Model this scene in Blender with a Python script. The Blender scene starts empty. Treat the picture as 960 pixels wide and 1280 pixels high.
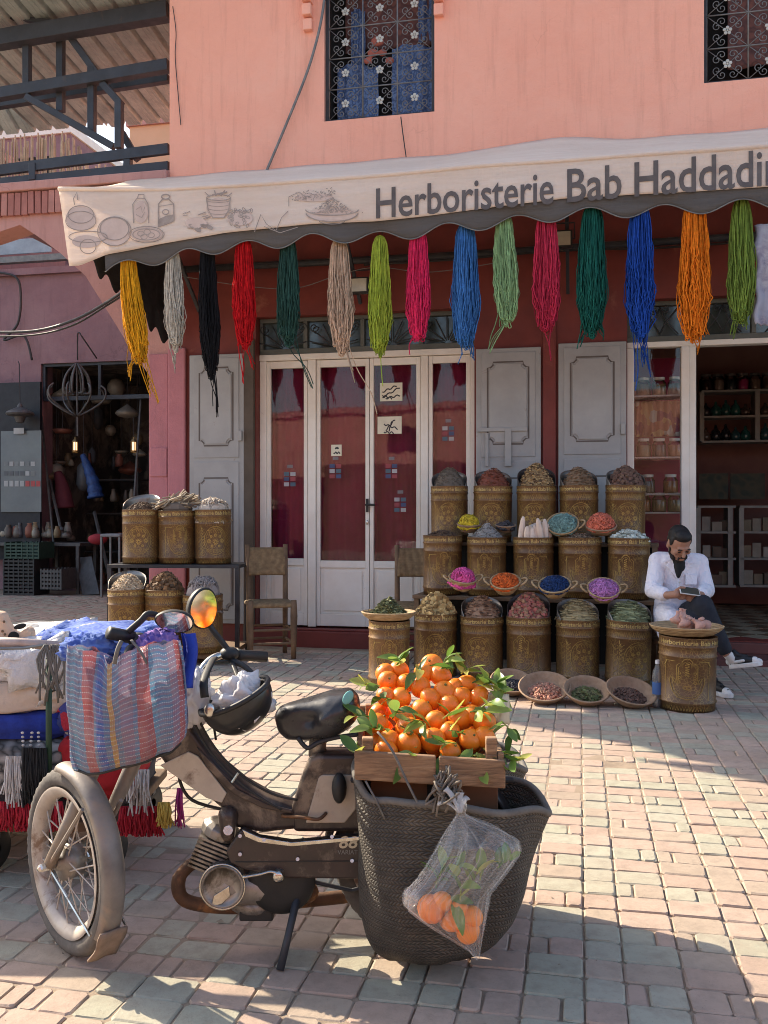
import bpy, bmesh, math, random
from mathutils import Vector, Matrix, noise
V = Vector; R = math.radians; PI = math.pi; TAU = math.tau
random.seed(11)
sc = bpy.context.scene
col = sc.collection

# ------------------------------------------------------------------ camera
CAMZ = 1.3; FPX = 1150.0            # eye height and focal length (in pixels of a 960 wide frame)
cam = bpy.data.cameras.new('camera'); camo = bpy.data.objects.new('camera', cam)
col.objects.link(camo)
cam.sensor_fit = 'HORIZONTAL'; cam.sensor_width = 36; cam.lens = 36*FPX/960
cam.clip_start = .05; cam.clip_end = 3000
camo.location = (0, 0, CAMZ); camo.rotation_euler = (PI/2, 0, 0)
sc.camera = camo

# ------------------------------------------------------------------ daylight
SUN = V((-.788, .616, .671)).normalized()        # towards the sun: behind the shops, high on the west side
world = bpy.data.worlds.new('World'); sc.world = world; world.use_nodes = True
wn = world.node_tree; bg = wn.nodes['Background']
sky = wn.nodes.new('ShaderNodeTexSky'); sky.sky_type = 'NISHITA'; sky.sun_disc = False
sky.sun_elevation = math.asin(SUN.z); sky.sun_rotation = math.atan2(SUN.x, SUN.y) % TAU
sky.air_density = 1.0; sky.dust_density = 2.0; sky.ozone_density = .4
wn.links.new(sky.outputs[0], bg.inputs[0]); bg.inputs[1].default_value = .135
sl = bpy.data.lights.new('sun', 'SUN'); sl.energy = 4.0; sl.angle = R(.5); sl.color = (1, .87, .68)
so = bpy.data.objects.new('sun', sl); col.objects.link(so)
so.rotation_euler = (-SUN).to_track_quat('-Z', 'Y').to_euler(); so.location = (-8, 6, 9)
vs = sc.view_settings; vs.view_transform = 'Standard'; vs.look = 'None'; vs.exposure = 1.38; vs.gamma = 1.0
vs.use_curve_mapping = False
sc.cycles.filter_width = 1.0; sc.cycles.max_bounces = 8; sc.cycles.diffuse_bounces = 4; sc.cycles.transparent_max_bounces = 12
sc.cycles.glossy_bounces = 4; sc.cycles.transmission_bounces = 6

# ------------------------------------------------------------------ places
def P(px, py, Y):                    # the point at depth Y that stands at that place of the 960x1280 view
    return V(((px-480)/FPX*Y, Y, CAMZ-(py-640)/FPX*Y))
def G(px, py, z=0.0):                # the point on the level z
    Y = (CAMZ-z)*FPX/(py-640); return V(((px-480)/FPX*Y, Y, z))
FA = R(12)                           # the shop front turns away by 12 degrees
FU = V((math.cos(FA), -math.sin(FA), 0)); FN = V((-math.sin(FA), -math.cos(FA), 0)); FO = V((-.464, 8.9, 0))
def F(u, v, z): return FO + FU*u + FN*v + V((0, 0, z))
def fp(px, py, v=0.0):               # u, z on the plane v metres in front of the shop front
    d = V(((px-480)/FPX, 1, (640-py)/FPX)); c = V((0, 0, CAMZ))
    t = (v + (FO-c).dot(FN))/d.dot(FN); p = c+d*t
    return (p-FO).dot(FU), p.z
def fu(px, v=0.0): return fp(px, 640, v)[0]

# ------------------------------------------------------------------ mesh helpers
class MB:
    def __init__(s): s.v = []; s.f = []; s.mi = []; s.m = 0; s.uv = {}
    def add(s, vs, fs):
        b = len(s.v); s.v += [tuple(p) for p in vs]
        for f in fs: s.f.append(tuple(i+b for i in f)); s.mi.append(s.m)
        return b
    def box(s, x0, x1, y0, y1, z0, z1):
        s.add([(x0,y0,z0),(x1,y0,z0),(x1,y1,z0),(x0,y1,z0),(x0,y0,z1),(x1,y0,z1),(x1,y1,z1),(x0,y1,z1)],
              [(3,2,1,0),(4,5,6,7),(0,1,5,4),(1,2,6,5),(2,3,7,6),(3,0,4,7)]); return s
    def beam(s, a, b, w, h, up=V((0,0,1))):     # a bar from a to b
        a = V(a); b = V(b); d = (b-a).normalized()
        x = d.cross(up)
        if x.length < 1e-4: x = d.cross(V((0,1,0)))
        x.normalize(); y = x.cross(d)
        c = [x*(w/2*i)+y*(h/2*j) for i, j in ((-1,-1),(1,-1),(1,1),(-1,1))]
        s.add([a+k for k in c]+[b+k for k in c], [(3,2,1,0),(4,5,6,7),(0,1,5,4),(1,2,6,5),(2,3,7,6),(3,0,4,7)]); return s
    def tube(s, pts, r, n=8, cap=True, closed=False, flat=1.0):
        pts = [V(p) for p in pts]; k = len(pts)
        rs = r if isinstance(r, (list, tuple)) else [r]*k
        up = None; rings = []
        for i, p in enumerate(pts):
            if closed: d = pts[(i+1) % k]-pts[i-1]
            else: d = pts[min(i+1,k-1)]-pts[max(i-1,0)]
            if d.length < 1e-9: d = V((0,0,1))
            d.normalize()
            if up is None:
                up = V((0,0,1)) if abs(d.z) < .9 else V((0,1,0))
            up = up-d*up.dot(d)
            if up.length < 1e-5: up = d.orthogonal()
            up.normalize(); x = d.cross(up)
            rings.append([p+(x*math.cos(TAU*j/n)+up*(math.sin(TAU*j/n)*flat))*rs[i] for j in range(n)])
        vv = [q for ring in rings for q in ring]; ff = []
        for i in range(k if closed else k-1):
            a = i*n; b = ((i+1) % k)*n
            for j in range(n): ff.append((a+j, a+(j+1) % n, b+(j+1) % n, b+j))
        if cap and not closed: ff.append(tuple(range(n-1,-1,-1))); ff.append(tuple((k-1)*n+j for j in range(n)))
        s.add(vv, ff); return s
    def lathe(s, prof, n=24, M=None, a0=0.0, a1=TAU, sx=1.0, sy=1.0):
        full = abs(a1-a0-TAU) < 1e-6; m = n if full else n+1; vv = []; ff = []
        for r, z in prof:
            for j in range(m):
                a = a0+(a1-a0)*j/n; vv.append(V((r*math.cos(a)*sx, r*math.sin(a)*sy, z)))
        for i in range(len(prof)-1):
            for j in range(n):
                k = (j+1) % m; ff.append((i*m+j, i*m+k, (i+1)*m+k, (i+1)*m+j))
        if M is not None: vv = [M @ q for q in vv]
        s.add(vv, ff); return s
    def ell(s, c, r, n=12, m=8, M=None):
        if not isinstance(r, (tuple, list)): r = (r, r, r)
        c = V(c); vv = []; ff = []
        for i in range(1, m):
            t = PI*i/m
            for j in range(n):
                a = TAU*j/n; vv.append(V((r[0]*math.sin(t)*math.cos(a), r[1]*math.sin(t)*math.sin(a), r[2]*math.cos(t))))
        T = len(vv); vv += [V((0,0,r[2])), V((0,0,-r[2]))]
        for i in range(m-2):
            for j in range(n): ff.append((i*n+j, (i+1)*n+j, (i+1)*n+(j+1) % n, i*n+(j+1) % n))
        for j in range(n):
            ff.append((T, j, (j+1) % n)); ff.append((T+1, (m-2)*n+(j+1) % n, (m-2)*n+j))
        if M is not None: vv = [M @ q for q in vv]
        s.add([c+q for q in vv], ff); return s
    def cap(s, a, b, ra, rb, n=12):             # tapered capsule
        a = V(a); b = V(b); d = (b-a)
        L = d.length; d = d.normalized(); pts = []; rs = []
        for t in (-1, -.8, -.45, 0): pts.append(a+d*ra*t); rs.append(max(.0008, ra*math.sqrt(max(0, 1-t*t))))
        for t in (0, .45, .8, 1): pts.append(b+d*rb*t); rs.append(max(.0008, rb*math.sqrt(max(0, 1-t*t))))
        s.tube(pts, rs, n); return s
    def grid(s, nu, nv, fn, uv=False, flip=False):
        b = len(s.v)
        for i in range(nu+1):
            for j in range(nv+1):
                if uv: s.uv[len(s.v)] = (i/nu, j/nv)
                s.v.append(tuple(fn(i/nu, j/nv)))
        for i in range(nu):
            for j in range(nv):
                a = b+i*(nv+1)+j; q = (a, a+nv+1, a+nv+2, a+1)
                s.f.append(q[::-1] if flip else q); s.mi.append(s.m)
        return s
    def prism(s, poly, d0, d1, fn):             # outline (a,b) pushed from depth d0 to d1; fn(a,b,d) -> point
        n = len(poly)
        s.add([fn(a, b, d0) for a, b in poly]+[fn(a, b, d1) for a, b in poly],
              [tuple(range(n-1,-1,-1)), tuple(range(n, 2*n))]+[(i, (i+1) % n, n+(i+1) % n, n+i) for i in range(n)]); return s
    def strip(s, line, w, fn, closed=False):    # a flat ribbon along a 2D line, fn(a,b) -> point
        k = len(line); vv = []; ff = []
        for i, (x, y) in enumerate(line):
            p = line[(i-1) % k] if (closed or i > 0) else line[i]; q = line[(i+1) % k] if (closed or i < k-1) else line[i]
            dx, dy = q[0]-p[0], q[1]-p[1]; L = math.hypot(dx, dy) or 1
            nx, ny = -dy/L*w/2, dx/L*w/2; vv += [fn(x+nx, y+ny), fn(x-nx, y-ny)]
        for i in range(k if closed else k-1):
            a = 2*i; b = 2*((i+1) % k); ff.append((a, a+1, b+1, b))
        s.add(vv, ff); return s
    def mesh(s, name, mats, smooth=False):
        me = bpy.data.meshes.new(name); me.from_pydata(s.v, [], s.f); me.update()
        for m in (mats if isinstance(mats, (list, tuple)) else [mats]): me.materials.append(m)
        if max(s.mi, default=0) > 0: me.polygons.foreach_set('material_index', s.mi)
        if smooth: me.polygons.foreach_set('use_smooth', [True]*len(me.polygons))
        if s.uv:
            l = me.uv_layers.new(name='UVMap')
            for lp in me.loops:
                if lp.vertex_index in s.uv: l.data[lp.index].uv = s.uv[lp.vertex_index]
        return me
    def build(s, name, mats, parent=None, smooth=False, world=False, bevel=0, **kw):
        return put(name, s.mesh(name, mats, smooth), parent, world, bevel, **kw)

def put(name, me, parent=None, world=False, bevel=0, loc=None, rot=None, label=None, cat=None, group=None, kind=None, fix=False):
    o = bpy.data.objects.new(name, me); col.objects.link(o)
    if loc is not None: o.location = loc
    if rot is not None: o.rotation_euler = rot
    if parent is not None:
        o.parent = parent
        if world and parent.parent is None and parent.type == 'EMPTY':
            o.matrix_parent_inverse = Matrix.LocRotScale(parent.location, parent.rotation_euler, None).inverted()
    if bevel:
        b = o.modifiers.new('edge', 'BEVEL'); b.width = bevel; b.segments = 2; b.limit_method = 'ANGLE'; b.angle_limit = R(40)
    if fix:
        bm = bmesh.new(); bm.from_mesh(me); bmesh.ops.remove_doubles(bm, verts=bm.verts, dist=1e-5)
        bmesh.ops.recalc_face_normals(bm, faces=bm.faces); bm.to_mesh(me); bm.free()
    tag(o, label, cat, group, kind); return o
def tag(o, label=None, cat=None, group=None, kind=None):
    for k, x in (('label', label), ('category', cat), ('group', group), ('kind', kind)):
        if x: o[k] = x
    return o
def thing(name, label, cat, loc=(0,0,0), rotz=0.0, group=None):
    o = bpy.data.objects.new(name, None); col.objects.link(o); o.location = loc; o.rotation_euler = (0,0,rotz)
    o.empty_display_size = .1; return tag(o, label, cat, group)
def dup(root, loc, rotz=0.0, label=None, group=None, scale=None):
    def rec(o, par):
        c = o.copy(); col.objects.link(c); c.parent = par
        for ch in [x for x in allobj if x.parent == o]: rec(ch, c)
        return c
    allobj = list(root.children_recursive)
    r = rec(root, None); r.location = loc; r.rotation_euler = (0,0,rotz)
    if label: r['label'] = label
    if group: r['group'] = group
    if scale: r.scale = scale
    return r
def remesh(o, vox, it=6, fac=.5):
    m = o.modifiers.new('skin', 'REMESH'); m.mode = 'VOXEL'; m.voxel_size = vox; m.use_smooth_shade = True
    if it: s = o.modifiers.new('soft', 'SMOOTH'); s.iterations = it; s.factor = fac
    return o
def bez(p0, p1, p2, p3, n=10):
    p0, p1, p2, p3 = V(p0), V(p1), V(p2), V(p3)
    return [p0*(1-t)**3+p1*(3*t*(1-t)**2)+p2*(3*t*t*(1-t))+p3*t**3 for t in [i/n for i in range(n+1)]]
def spline(pts, n=6):                           # smooth line through points
    pts = [V(p) for p in pts]; out = []
    for i in range(len(pts)-1):
        a = pts[max(i-1,0)]; b = pts[i]; c = pts[i+1]; d = pts[min(i+2,len(pts)-1)]
        for k in range(n):
            t = k/n
            out.append((b*2+(c-a)*t+(a*2-b*5+c*4-d)*t*t+(b*3-a-c*3+d)*t**3)*.5)
    out.append(pts[-1]); return out
def lerp(a, b, t): return a+(b-a)*t
def interp(tab, x):
    if x <= tab[0][0]: return tab[0][1]
    for (a, p), (b, q) in zip(tab, tab[1:]):
        if x <= b: return p+(q-p)*(x-a)/(b-a)
    return tab[-1][1]

# ------------------------------------------------------------------ materials
class NT:
    def __init__(s, name):
        s.m = bpy.data.materials.new(name); s.m.use_nodes = True; s.t = s.m.node_tree; s.n = s.t.nodes
        s.b = s.n['Principled BSDF']; s.o = s.n['Material Output']
    def new(s, typ, **kw):
        x = s.n.new('ShaderNode'+typ)
        for k, v in kw.items(): setattr(x, k, v)
        return x
    def link(s, a, b): s.t.links.new(a, b)
    def pos(s, scale=1.0, rnd=True, obj=False):
        if obj: v = s.new('TexCoord').outputs['Object']
        else: v = s.new('NewGeometry').outputs['Position']
        if rnd:
            oi = s.new('ObjectInfo'); mm = s.new('MATH' if False else 'Math', operation='MULTIPLY'); mm.inputs[1].default_value = 37.0
            s.link(oi.outputs['Random'], mm.inputs[0]); ad = s.new('VectorMath', operation='ADD')
            s.link(v, ad.inputs[0]); s.link(mm.outputs[0], ad.inputs[1]); v = ad.outputs[0]
        return v
    def noise(s, vec, scale, detail=4, rough=.6, dist=0):
        x = s.new('TexNoise'); x.inputs['Scale'].default_value = scale; x.inputs['Detail'].default_value = detail
        x.inputs['Roughness'].default_value = rough; x.inputs['Distortion'].default_value = dist; s.link(vec, x.inputs['Vector']); return x.outputs['Fac']
    def ramp(s, fac, stops):
        x = s.new('ValToRGB'); e = x.color_ramp.elements
        while len(e) < len(stops): e.new(.5)
        for el, (p, c) in zip(e, stops): el.position = p; el.color = (*c, 1) if len(c) == 3 else c
        s.link(fac, x.inputs[0]); return x.outputs[0]
    def mix(s, fac, a, b, mode='MIX'):
        x = s.new('MixRGB', blend_type=mode)
        for i, q in ((0, fac), (1, a), (2, b)):
            if hasattr(q, 'is_linked'): s.link(q, x.inputs[i])
            elif i == 0: x.inputs[0].default_value = q
            else: x.inputs[i].default_value = (*q, 1)
        return x.outputs[0]
    def map(s, x, a, b, c, d):
        q = s.new('MapRange'); 
        for i, k in enumerate((a, b, c, d)): q.inputs[i+1].default_value = k
        s.link(x, q.inputs[0]); return q.outputs[0]
    def math(s, op, a, b=0.0):
        q = s.new('Math', operation=op)
        for i, k in enumerate((a, b)):
            if hasattr(k, 'is_linked'): s.link(k, q.inputs[i])
            else: q.inputs[i].default_value = k
        return q.outputs[0]
    def bump(s, h, strength=.3, dist=.01):
        x = s.new('Bump'); x.inputs['Strength'].default_value = strength; x.inputs['Distance'].default_value = dist
        s.link(h, x.inputs['Height']); s.link(x.outputs[0], s.b.inputs['Normal']); return x
def mk(name, c, c2=None, scale=6, rough=.75, metal=0.0, bump=0.0, bscale=60, bdist=.004, spec=.4, c3=None, s3=2.5, t3=.62,
       coat=0.0, obj=False, trans=0.0, island=0.0, sheen=0.0):
    n = NT(name); b = n.b; vec = n.pos(obj=obj)
    c2 = c2 or tuple(x*.72 for x in c)
    f = n.noise(vec, scale, 6, .65)
    out = n.ramp(f, [(.3, c2), (.68, c)])
    if c3:
        g = n.noise(vec, s3, 8, .7, .4); out = n.mix(n.map(g, t3-.06, t3+.06, 0, 1), out, c3)
    if island:
        ge = n.new('NewGeometry'); hs = n.new('HueSaturation')
        n.link(n.map(ge.outputs['Random Per Island'], 0, 1, 1-island, 1+island), hs.inputs['Value']); n.link(out, hs.inputs['Color']); out = hs.outputs[0]
    n.link(out, b.inputs['Base Color']); b.inputs['Metallic'].default_value = metal
    b.inputs['Specular IOR Level'].default_value = spec; b.inputs['Coat Weight'].default_value = coat
    if sheen: b.inputs['Sheen Weight'].default_value = sheen
    rr = n.noise(vec, scale*2.3, 4); n.link(n.map(rr, .3, .7, max(0, rough-.1), min(1, rough+.1)), b.inputs['Roughness'])
    if bump: n.bump(n.noise(vec, bscale, 5, .6), bump, bdist)
    if trans:
        tr = n.new('BsdfTranslucent'); mx = n.new('MixShader'); mx.inputs[0].default_value = trans
        n.link(out, tr.inputs[0]); n.link(b.outputs[0], mx.inputs[1]); n.link(tr.outputs[0], mx.inputs[2]); n.link(mx.outputs[0], n.o.inputs[0])
    return n.m
def glass(name, tint=(1,1,1), ior=1.8, rough=.02, body=0.0):
    n = NT(name); t = n.new('BsdfTransparent'); t.inputs[0].default_value = (*tint, 1)
    g = n.new('BsdfGlossy'); g.inputs['Roughness'].default_value = rough
    fr = n.new('Fresnel'); fr.inputs[0].default_value = ior; mx = n.new('MixShader')
    vec = n.pos(); bp = n.new('Bump'); bp.inputs['Strength'].default_value = .06; bp.inputs['Distance'].default_value = .01
    n.link(n.noise(vec, 3, 2), bp.inputs['Height']); n.link(bp.outputs[0], g.inputs['Normal'])
    n.link(fr.outputs[0], mx.inputs[0]); n.link(t.outputs[0], mx.inputs[1]); n.link(g.outputs[0], mx.inputs[2])
    out = mx.outputs[0]
    if body:
        d = n.new('BsdfDiffuse'); d.inputs[0].default_value = (.8,.8,.8,1); m2 = n.new('MixShader'); m2.inputs[0].default_value = body
        n.link(out, m2.inputs[1]); n.link(d.outputs[0], m2.inputs[2]); out = m2.outputs[0]
    n.link(out, n.o.inputs[0]); return n.m
def plaster(name, c, c2, c3, stain=(.3,.2,.17)):
    n = NT(name); vec = n.pos(rnd=False)
    a = n.noise(vec, 1.1, 8, .7, .5); out = n.ramp(a, [(.3, c2), (.55, c), (.8, c3)]); out = n.mix(n.map(n.noise(vec, 4.5, 9, .75, .3), .56, .66, 0, .35), out, c2); out = n.mix(n.map(n.noise(vec, 30, 4, .7), .66, .74, 0, .5), out, stain)
    mp = n.new('Mapping'); mp.inputs['Scale'].default_value = (7, 7, .55); n.link(vec, mp.inputs[0])
    st = n.noise(mp.outputs[0], 1.6, 6, .7); out = n.mix(n.map(st, .52, .78, 0, .55), out, stain)
    vo = n.new('TexVoronoi', feature='DISTANCE_TO_EDGE'); vo.inputs['Scale'].default_value = .55
    wv = n.new('VectorMath', operation='ADD'); nn = n.new('TexNoise'); nn.inputs['Scale'].default_value = 2.2; nn.inputs['Detail'].default_value = 6
    n.link(vec, nn.inputs[0]); n.link(nn.outputs['Color'], wv.inputs[0]); n.link(vec, wv.inputs[1]); n.link(wv.outputs[0], vo.inputs['Vector'])
    cr = n.map(vo.outputs['Distance'], 0, .006, 1, 0); gate = n.map(n.noise(vec, .8, 2), .53, .6, 0, .45)
    out = n.mix(n.math('MULTIPLY', cr, gate), out, stain)
    n.link(out, n.b.inputs['Base Color']); n.b.inputs['Roughness'].default_value = .9; n.b.inputs['Specular IOR Level'].default_value = .2
    h = n.math('ADD', n.noise(vec, 9, 6, .6), n.math('MULTIPLY', n.noise(vec, 90, 3), .25)); n.bump(h, .45, .025)
    return n.m
M = {}
M['salmon'] = plaster('salmon_plaster', (.86,.42,.305), (.83,.38,.27), (.87,.465,.345), (.60,.28,.20))
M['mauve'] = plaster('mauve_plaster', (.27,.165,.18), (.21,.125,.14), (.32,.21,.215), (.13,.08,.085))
M['archpink'] = plaster('arch_plaster', (.50,.27,.235), (.43,.22,.19), (.55,.33,.28), (.25,.13,.11))
M['pier'] = plaster('pier_plaster', (.45,.19,.21), (.38,.155,.175), (.50,.26,.27), (.22,.11,.12))
M['maroon'] = mk('maroon_paint', (.20,.037,.028), (.13,.025,.02), 2.5, .6, bump=.2, bscale=12, c3=(.26,.09,.06), s3=3, t3=.68)
M['white_paint'] = mk('white_door_paint', (.82,.78,.71), (.70,.64,.56), 3, .5, bump=.15, bscale=30, c3=(.42,.33,.26), s3=7, t3=.70)
M['grey_paint'] = mk('grey_shutter_paint', (.36,.36,.355), (.29,.29,.285), 3, .55, bump=.15, bscale=25, c3=(.22,.15,.11), s3=6, t3=.70)
M['groove'] = mk('shutter_groove', (.13,.11,.10), rough=.8)
M['iron'] = mk('dark_iron', (.05,.05,.055), (.03,.03,.032), 8, .55, .3, bump=.2, bscale=80)
M['steel'] = mk('painted_steel', (.055,.06,.07), (.035,.038,.045), 4, .5, .2, bump=.15, c3=(.12,.075,.05), s3=5, t3=.68)
M['grille'] = mk('grey_grille', (.22,.22,.21), (.13,.13,.13), 12, .5, .3)
M['lead'] = mk('white_rosette', (.55,.55,.5), rough=.5)
M['wood'] = mk('weathered_wood', (.20,.12,.065), (.10,.06,.035), 9, .8, bump=.4, bscale=45)
n = NT('crate_wood'); vec = n.pos(); mp = n.new('Mapping'); mp.inputs['Scale'].default_value = (2.5, 14, 30); n.link(vec, mp.inputs[0]); g = n.noise(mp.outputs[0], 2.6, 7, .7, .8)
c = n.ramp(g, [(.32, (.09,.05,.028)), (.5, (.26,.145,.075)), (.7, (.42,.26,.14))]); c = n.mix(n.map(n.noise(vec, 6, 5), .45, .7, 0, .6), c, (.14,.09,.06)); n.link(c, n.b.inputs['Base Color']); n.b.inputs['Roughness'].default_value = .85; n.bump(g, .7, .006); M['oldwood'] = n.m
M['black'] = mk('black_rubber', (.025,.024,.023), (.015,.015,.015), 10, .55, bump=.15)
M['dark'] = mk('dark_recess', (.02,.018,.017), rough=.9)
M['chrome'] = mk('worn_chrome', (.62,.60,.56), (.4,.36,.3), 14, .25, 1.0, bump=.08, c3=(.28,.18,.11), s3=14, t3=.64)
M['mirror'] = mk('mirror_glass', (.9,.88,.85), (.88,.86,.83), 1, .03, 1.0)
M['glass'] = glass('window_glass', ior=1.40)
M['jarglass'] = glass('jar_glass', (.9,.92,.9), 1.5)
M['curtain'] = mk('maroon_curtain', (.19,.006,.045), (.13,.004,.03), 3, .85)
# ================================================================== ground and paving
ground = MB(); ground.grid(1, 1, lambda a, b: (-400+800*a, -400+800*b, -.0065))
M['sand'] = mk('joint_sand', (.34,.26,.185), (.22,.165,.12), 20, .95, bump=.5, bscale=150)
ground.build('ground', M['sand'], kind='structure')
def pavmat(name, c, c2):
    n = NT(name); vec = n.pos(rnd=False); ge = n.new('NewGeometry'); oi = n.new('ObjectInfo')
    rnd = n.math('FRACT', n.math('ADD', ge.outputs['Random Per Island'], oi.outputs['Random']))
    base = n.mix(n.map(rnd, 0, 1, 0, 1), c, c2)
    base = n.mix(n.map(n.noise(vec, 14, 7, .75), .45, .75, 0, .6), base, (.20,.16,.125))
    base = n.mix(n.map(n.noise(vec, 1.3, 6, .65), .48, .70, 0, .55), base, (.29,.225,.17))
    sp = n.noise(vec, 160, 2); base = n.mix(n.map(sp, .66, .74, 0, .5), base, (.16,.13,.11))
    n.link(base, n.b.inputs['Base Color']); n.b.inputs['Roughness'].default_value = .85; n.b.inputs['Specular IOR Level'].default_value = .25
    n.bump(n.math('ADD', n.noise(vec, 22, 5, .6), n.math('MULTIPLY', n.noise(vec, 140, 3), .3)), .45, .007); return n.m
PAV = [pavmat('rose_paver', (.41,.295,.23), (.44,.33,.262)), pavmat('sage_paver', (.36,.345,.26), (.395,.365,.285)), pavmat('sand_paver', (.41,.325,.25), (.38,.30,.23))]
def paver_verts(w, d, jit):
    g = .0026; w = w/2-g; d = d/2-g; out = []
    for inset, z in ((0, -.03), (0, -.0045), (.0042, 0)):
        a, b = w-inset, d-inset; c = .009
        for x, y in ((-a+c,-b),(a-c,-b),(a,-b+c),(a,b-c),(a-c,b),(-a+c,b),(-a,b-c),(-a,-b+c)): out.append((x+jit.uniform(-.0022,.0022), y+jit.uniform(-.0022,.0022), z))
    ff = [tuple(range(16, 24))]
    for r in (0, 8):
        for j in range(8): ff.append((r+j, r+(j+1) % 8, r+8+(j+1) % 8, r+8+j))
    return out, ff
rg = random.Random(3)
W_, N_, PIT = .163, .109, .1165
pav = []
k0 = int(math.floor((-6.5-2.317)/.435)); k1 = int((7.0-2.317)/.435)+1
for k in range(k0, k1):
    base = 2.317+k*.435
    for c, (off, w) in enumerate(((0, N_), (N_, W_), (N_+W_, W_))):
        ph = rg.choice((0, 0, 0, 1)) if c == 0 else 0
        for r in range(-52, 70):
            v = r*PIT+.45; u = base+off
            if v < .25 and u > -2.0: continue
            if v < -4.4 or v > 7.9: continue
            if c and (r % 3 == (k % 2)):
                s = w*.36 if (r//3+c) % 2 else w*.64
                pav.append((u, v, s)); pav.append((u+s, v, w-s))
            else: pav.append((u, v, w))
def seen(u, v):
    p = F(u, v, 0)
    return p.y > 1 and abs(p.x/p.y) < .425 and 640+1.3*FPX/p.y < 1290
order = sorted(range(len(pav)), key=lambda i: -F(pav[i][0], pav[i][1], 0).y if False else (0 if seen(pav[i][0]+.05, pav[i][1]) else 1, F(pav[i][0], pav[i][1], 0).y))
single = set(order[:300])
pavroot = tag(bpy.data.objects.new('pavement', None), kind='structure'); col.objects.link(pavroot)
cache = {}
mass = MB()
for i, (u, v, w) in enumerate(pav):
    m = rg.choices((0, 1, 2), (.44, .33, .23))[0]
    p = F(u+w/2, v, rg.uniform(-.0035, .0025)+.0035*math.sin(u*2.1)*math.cos(v*1.7)); tilt = (rg.gauss(0, .010), rg.gauss(0, .010), -FA+rg.gauss(0, .007))
    if i in single:
        key = (round(w, 3), m, rg.randrange(4))
        if key not in cache:
            q = MB(); vv, ff = paver_verts(w, PIT, rg); q.add(vv, ff); cache[key] = q.mesh('paver', PAV[m])
        put('paver', cache[key], pavroot, loc=p, rot=tilt)
    else:
        vv, ff = paver_verts(w, PIT, rg); T = Matrix.LocRotScale(p, Matrix.Rotation(tilt[2], 3, 'Z') @ Matrix.Rotation(tilt[0], 3, 'X') @ Matrix.Rotation(tilt[1], 3, 'Y'), None)
        mass.m = m; mass.add([T @ V(x) for x in vv], ff)
mass.build('paving_stones', PAV, pavroot, kind='stuff')
lit = MB(); rl_ = random.Random(44)
for i in range(420):
    p = F(rl_.uniform(-2.5, 4.5), rl_.uniform(.8, 7.4), .003); s = rl_.uniform(.002, .006)*(2.6 if i % 30 == 0 else 1); a = rl_.uniform(0, TAU); b = rl_.uniform(.3, 1)
    lit.add([p+V((s*math.cos(a+k*PI/2)*(1 if k % 2 else b), s*math.sin(a+k*PI/2)*(1 if k % 2 else b), rl_.uniform(0, .003))) for k in range(4)], [(0,1,2,3)])
lit.build('litter', mk('dry_litter', (.34,.28,.2), (.12,.09,.06), 30, .9, island=.6), label='tiny dry scraps and grit scattered over the paving', cat='litter', kind='stuff')

# ================================================================== the herbalist's building
UL = fu(212); UR = 7.2
ZT = 8.6
hb = thing('shop_building', 'salmon plastered herbalist shop building with white glazed doors and grey shutters', 'building', FO, -FA)
def wall_holes(u0, u1, z0, z1, holes, depth, mb=None):   # front skin at y=0 with openings and their reveals
    mb = mb or MB(); xs = sorted({u0, u1, *[h[0] for h in holes], *[h[1] for h in holes]}); zs = sorted({z0, z1, *[h[2] for h in holes], *[h[3] for h in holes]})
    for a, b in zip(xs, xs[1:]):
        for c, d in zip(zs, zs[1:]):
            if any(h[0]-1e-6 <= a and b <= h[1]+1e-6 and h[2]-1e-6 <= c and d <= h[3]+1e-6 for h in holes): continue
            mb.add([(a,0,c),(b,0,c),(b,0,d),(a,0,d)], [(0,1,2,3)])
    for a, b, c, d in holes:
        mb.add([(a,0,c),(a,depth,c),(a,depth,d),(a,0,d)], [(0,1,2,3)]); mb.add([(b,0,c),(b,0,d),(b,depth,d),(b,depth,c)], [(0,1,2,3)])
        mb.add([(a,0,c),(b,0,c),(b,depth,c),(a,depth,c)], [(0,1,2,3)]); mb.add([(a,0,d),(a,depth,d),(b,depth,d),(b,0,d)], [(0,1,2,3)])
    return mb
w1 = (fu(405), fu(543), fp(470,146)[1]-.0, fp(470,146)[1]+1.55)
w2 = (fu(880), fu(880)+1.12, fp(880,104)[1], fp(880,104)[1]+1.55)
ZM = 4.45
mb = wall_holes(UL, UR, ZM, ZT, [w1, w2], .22)
mb.add([(UL,0,ZM),(UL,0,ZT),(UL,6,ZT),(UL,6,ZM)], [(0,1,2,3)]); mb.add([(UR,0,ZM),(UR,6,ZM),(UR,6,ZT),(UR,0,ZT)], [(0,1,2,3)])
mb.add([(UL,0,ZT),(UR,0,ZT),(UR,6,ZT),(UL,6,ZT)], [(0,1,2,3)]); mb.add([(UL,6,0),(UL,6,ZT),(UR,6,ZT),(UR,6,0)], [(0,1,2,3)])
mb.build('upper_wall', M['salmon'], hb)
# lower wall, dark red, with the openings of the shop
ua, ub, uc, ud = fu(320), fu(593), fu(784), fu(872)
ztr = 3.22; zdoor = 2.80
dset = (ua, ub, .16, ztr); oset = (uc, 5.6, .16, ztr)
mb = wall_holes(UL, UR, 0, ZM, [dset, oset], .3)
mb.add([(UL,0,0),(UL,0,ZM),(UL,6,ZM),(UL,6,0)], [(0,1,2,3)]); mb.add([(UR,0,0),(UR,6,0),(UR,6,ZM),(UR,0,ZM)], [(0,1,2,3)])
mb.build('lower_wall', M['maroon'], hb)
mb = MB(); mb.box(UL+.02, UR-.02, -.035, -.002, ZM-.05, ZM+.02); mb.build('ledge', M['maroon'], hb)
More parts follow.
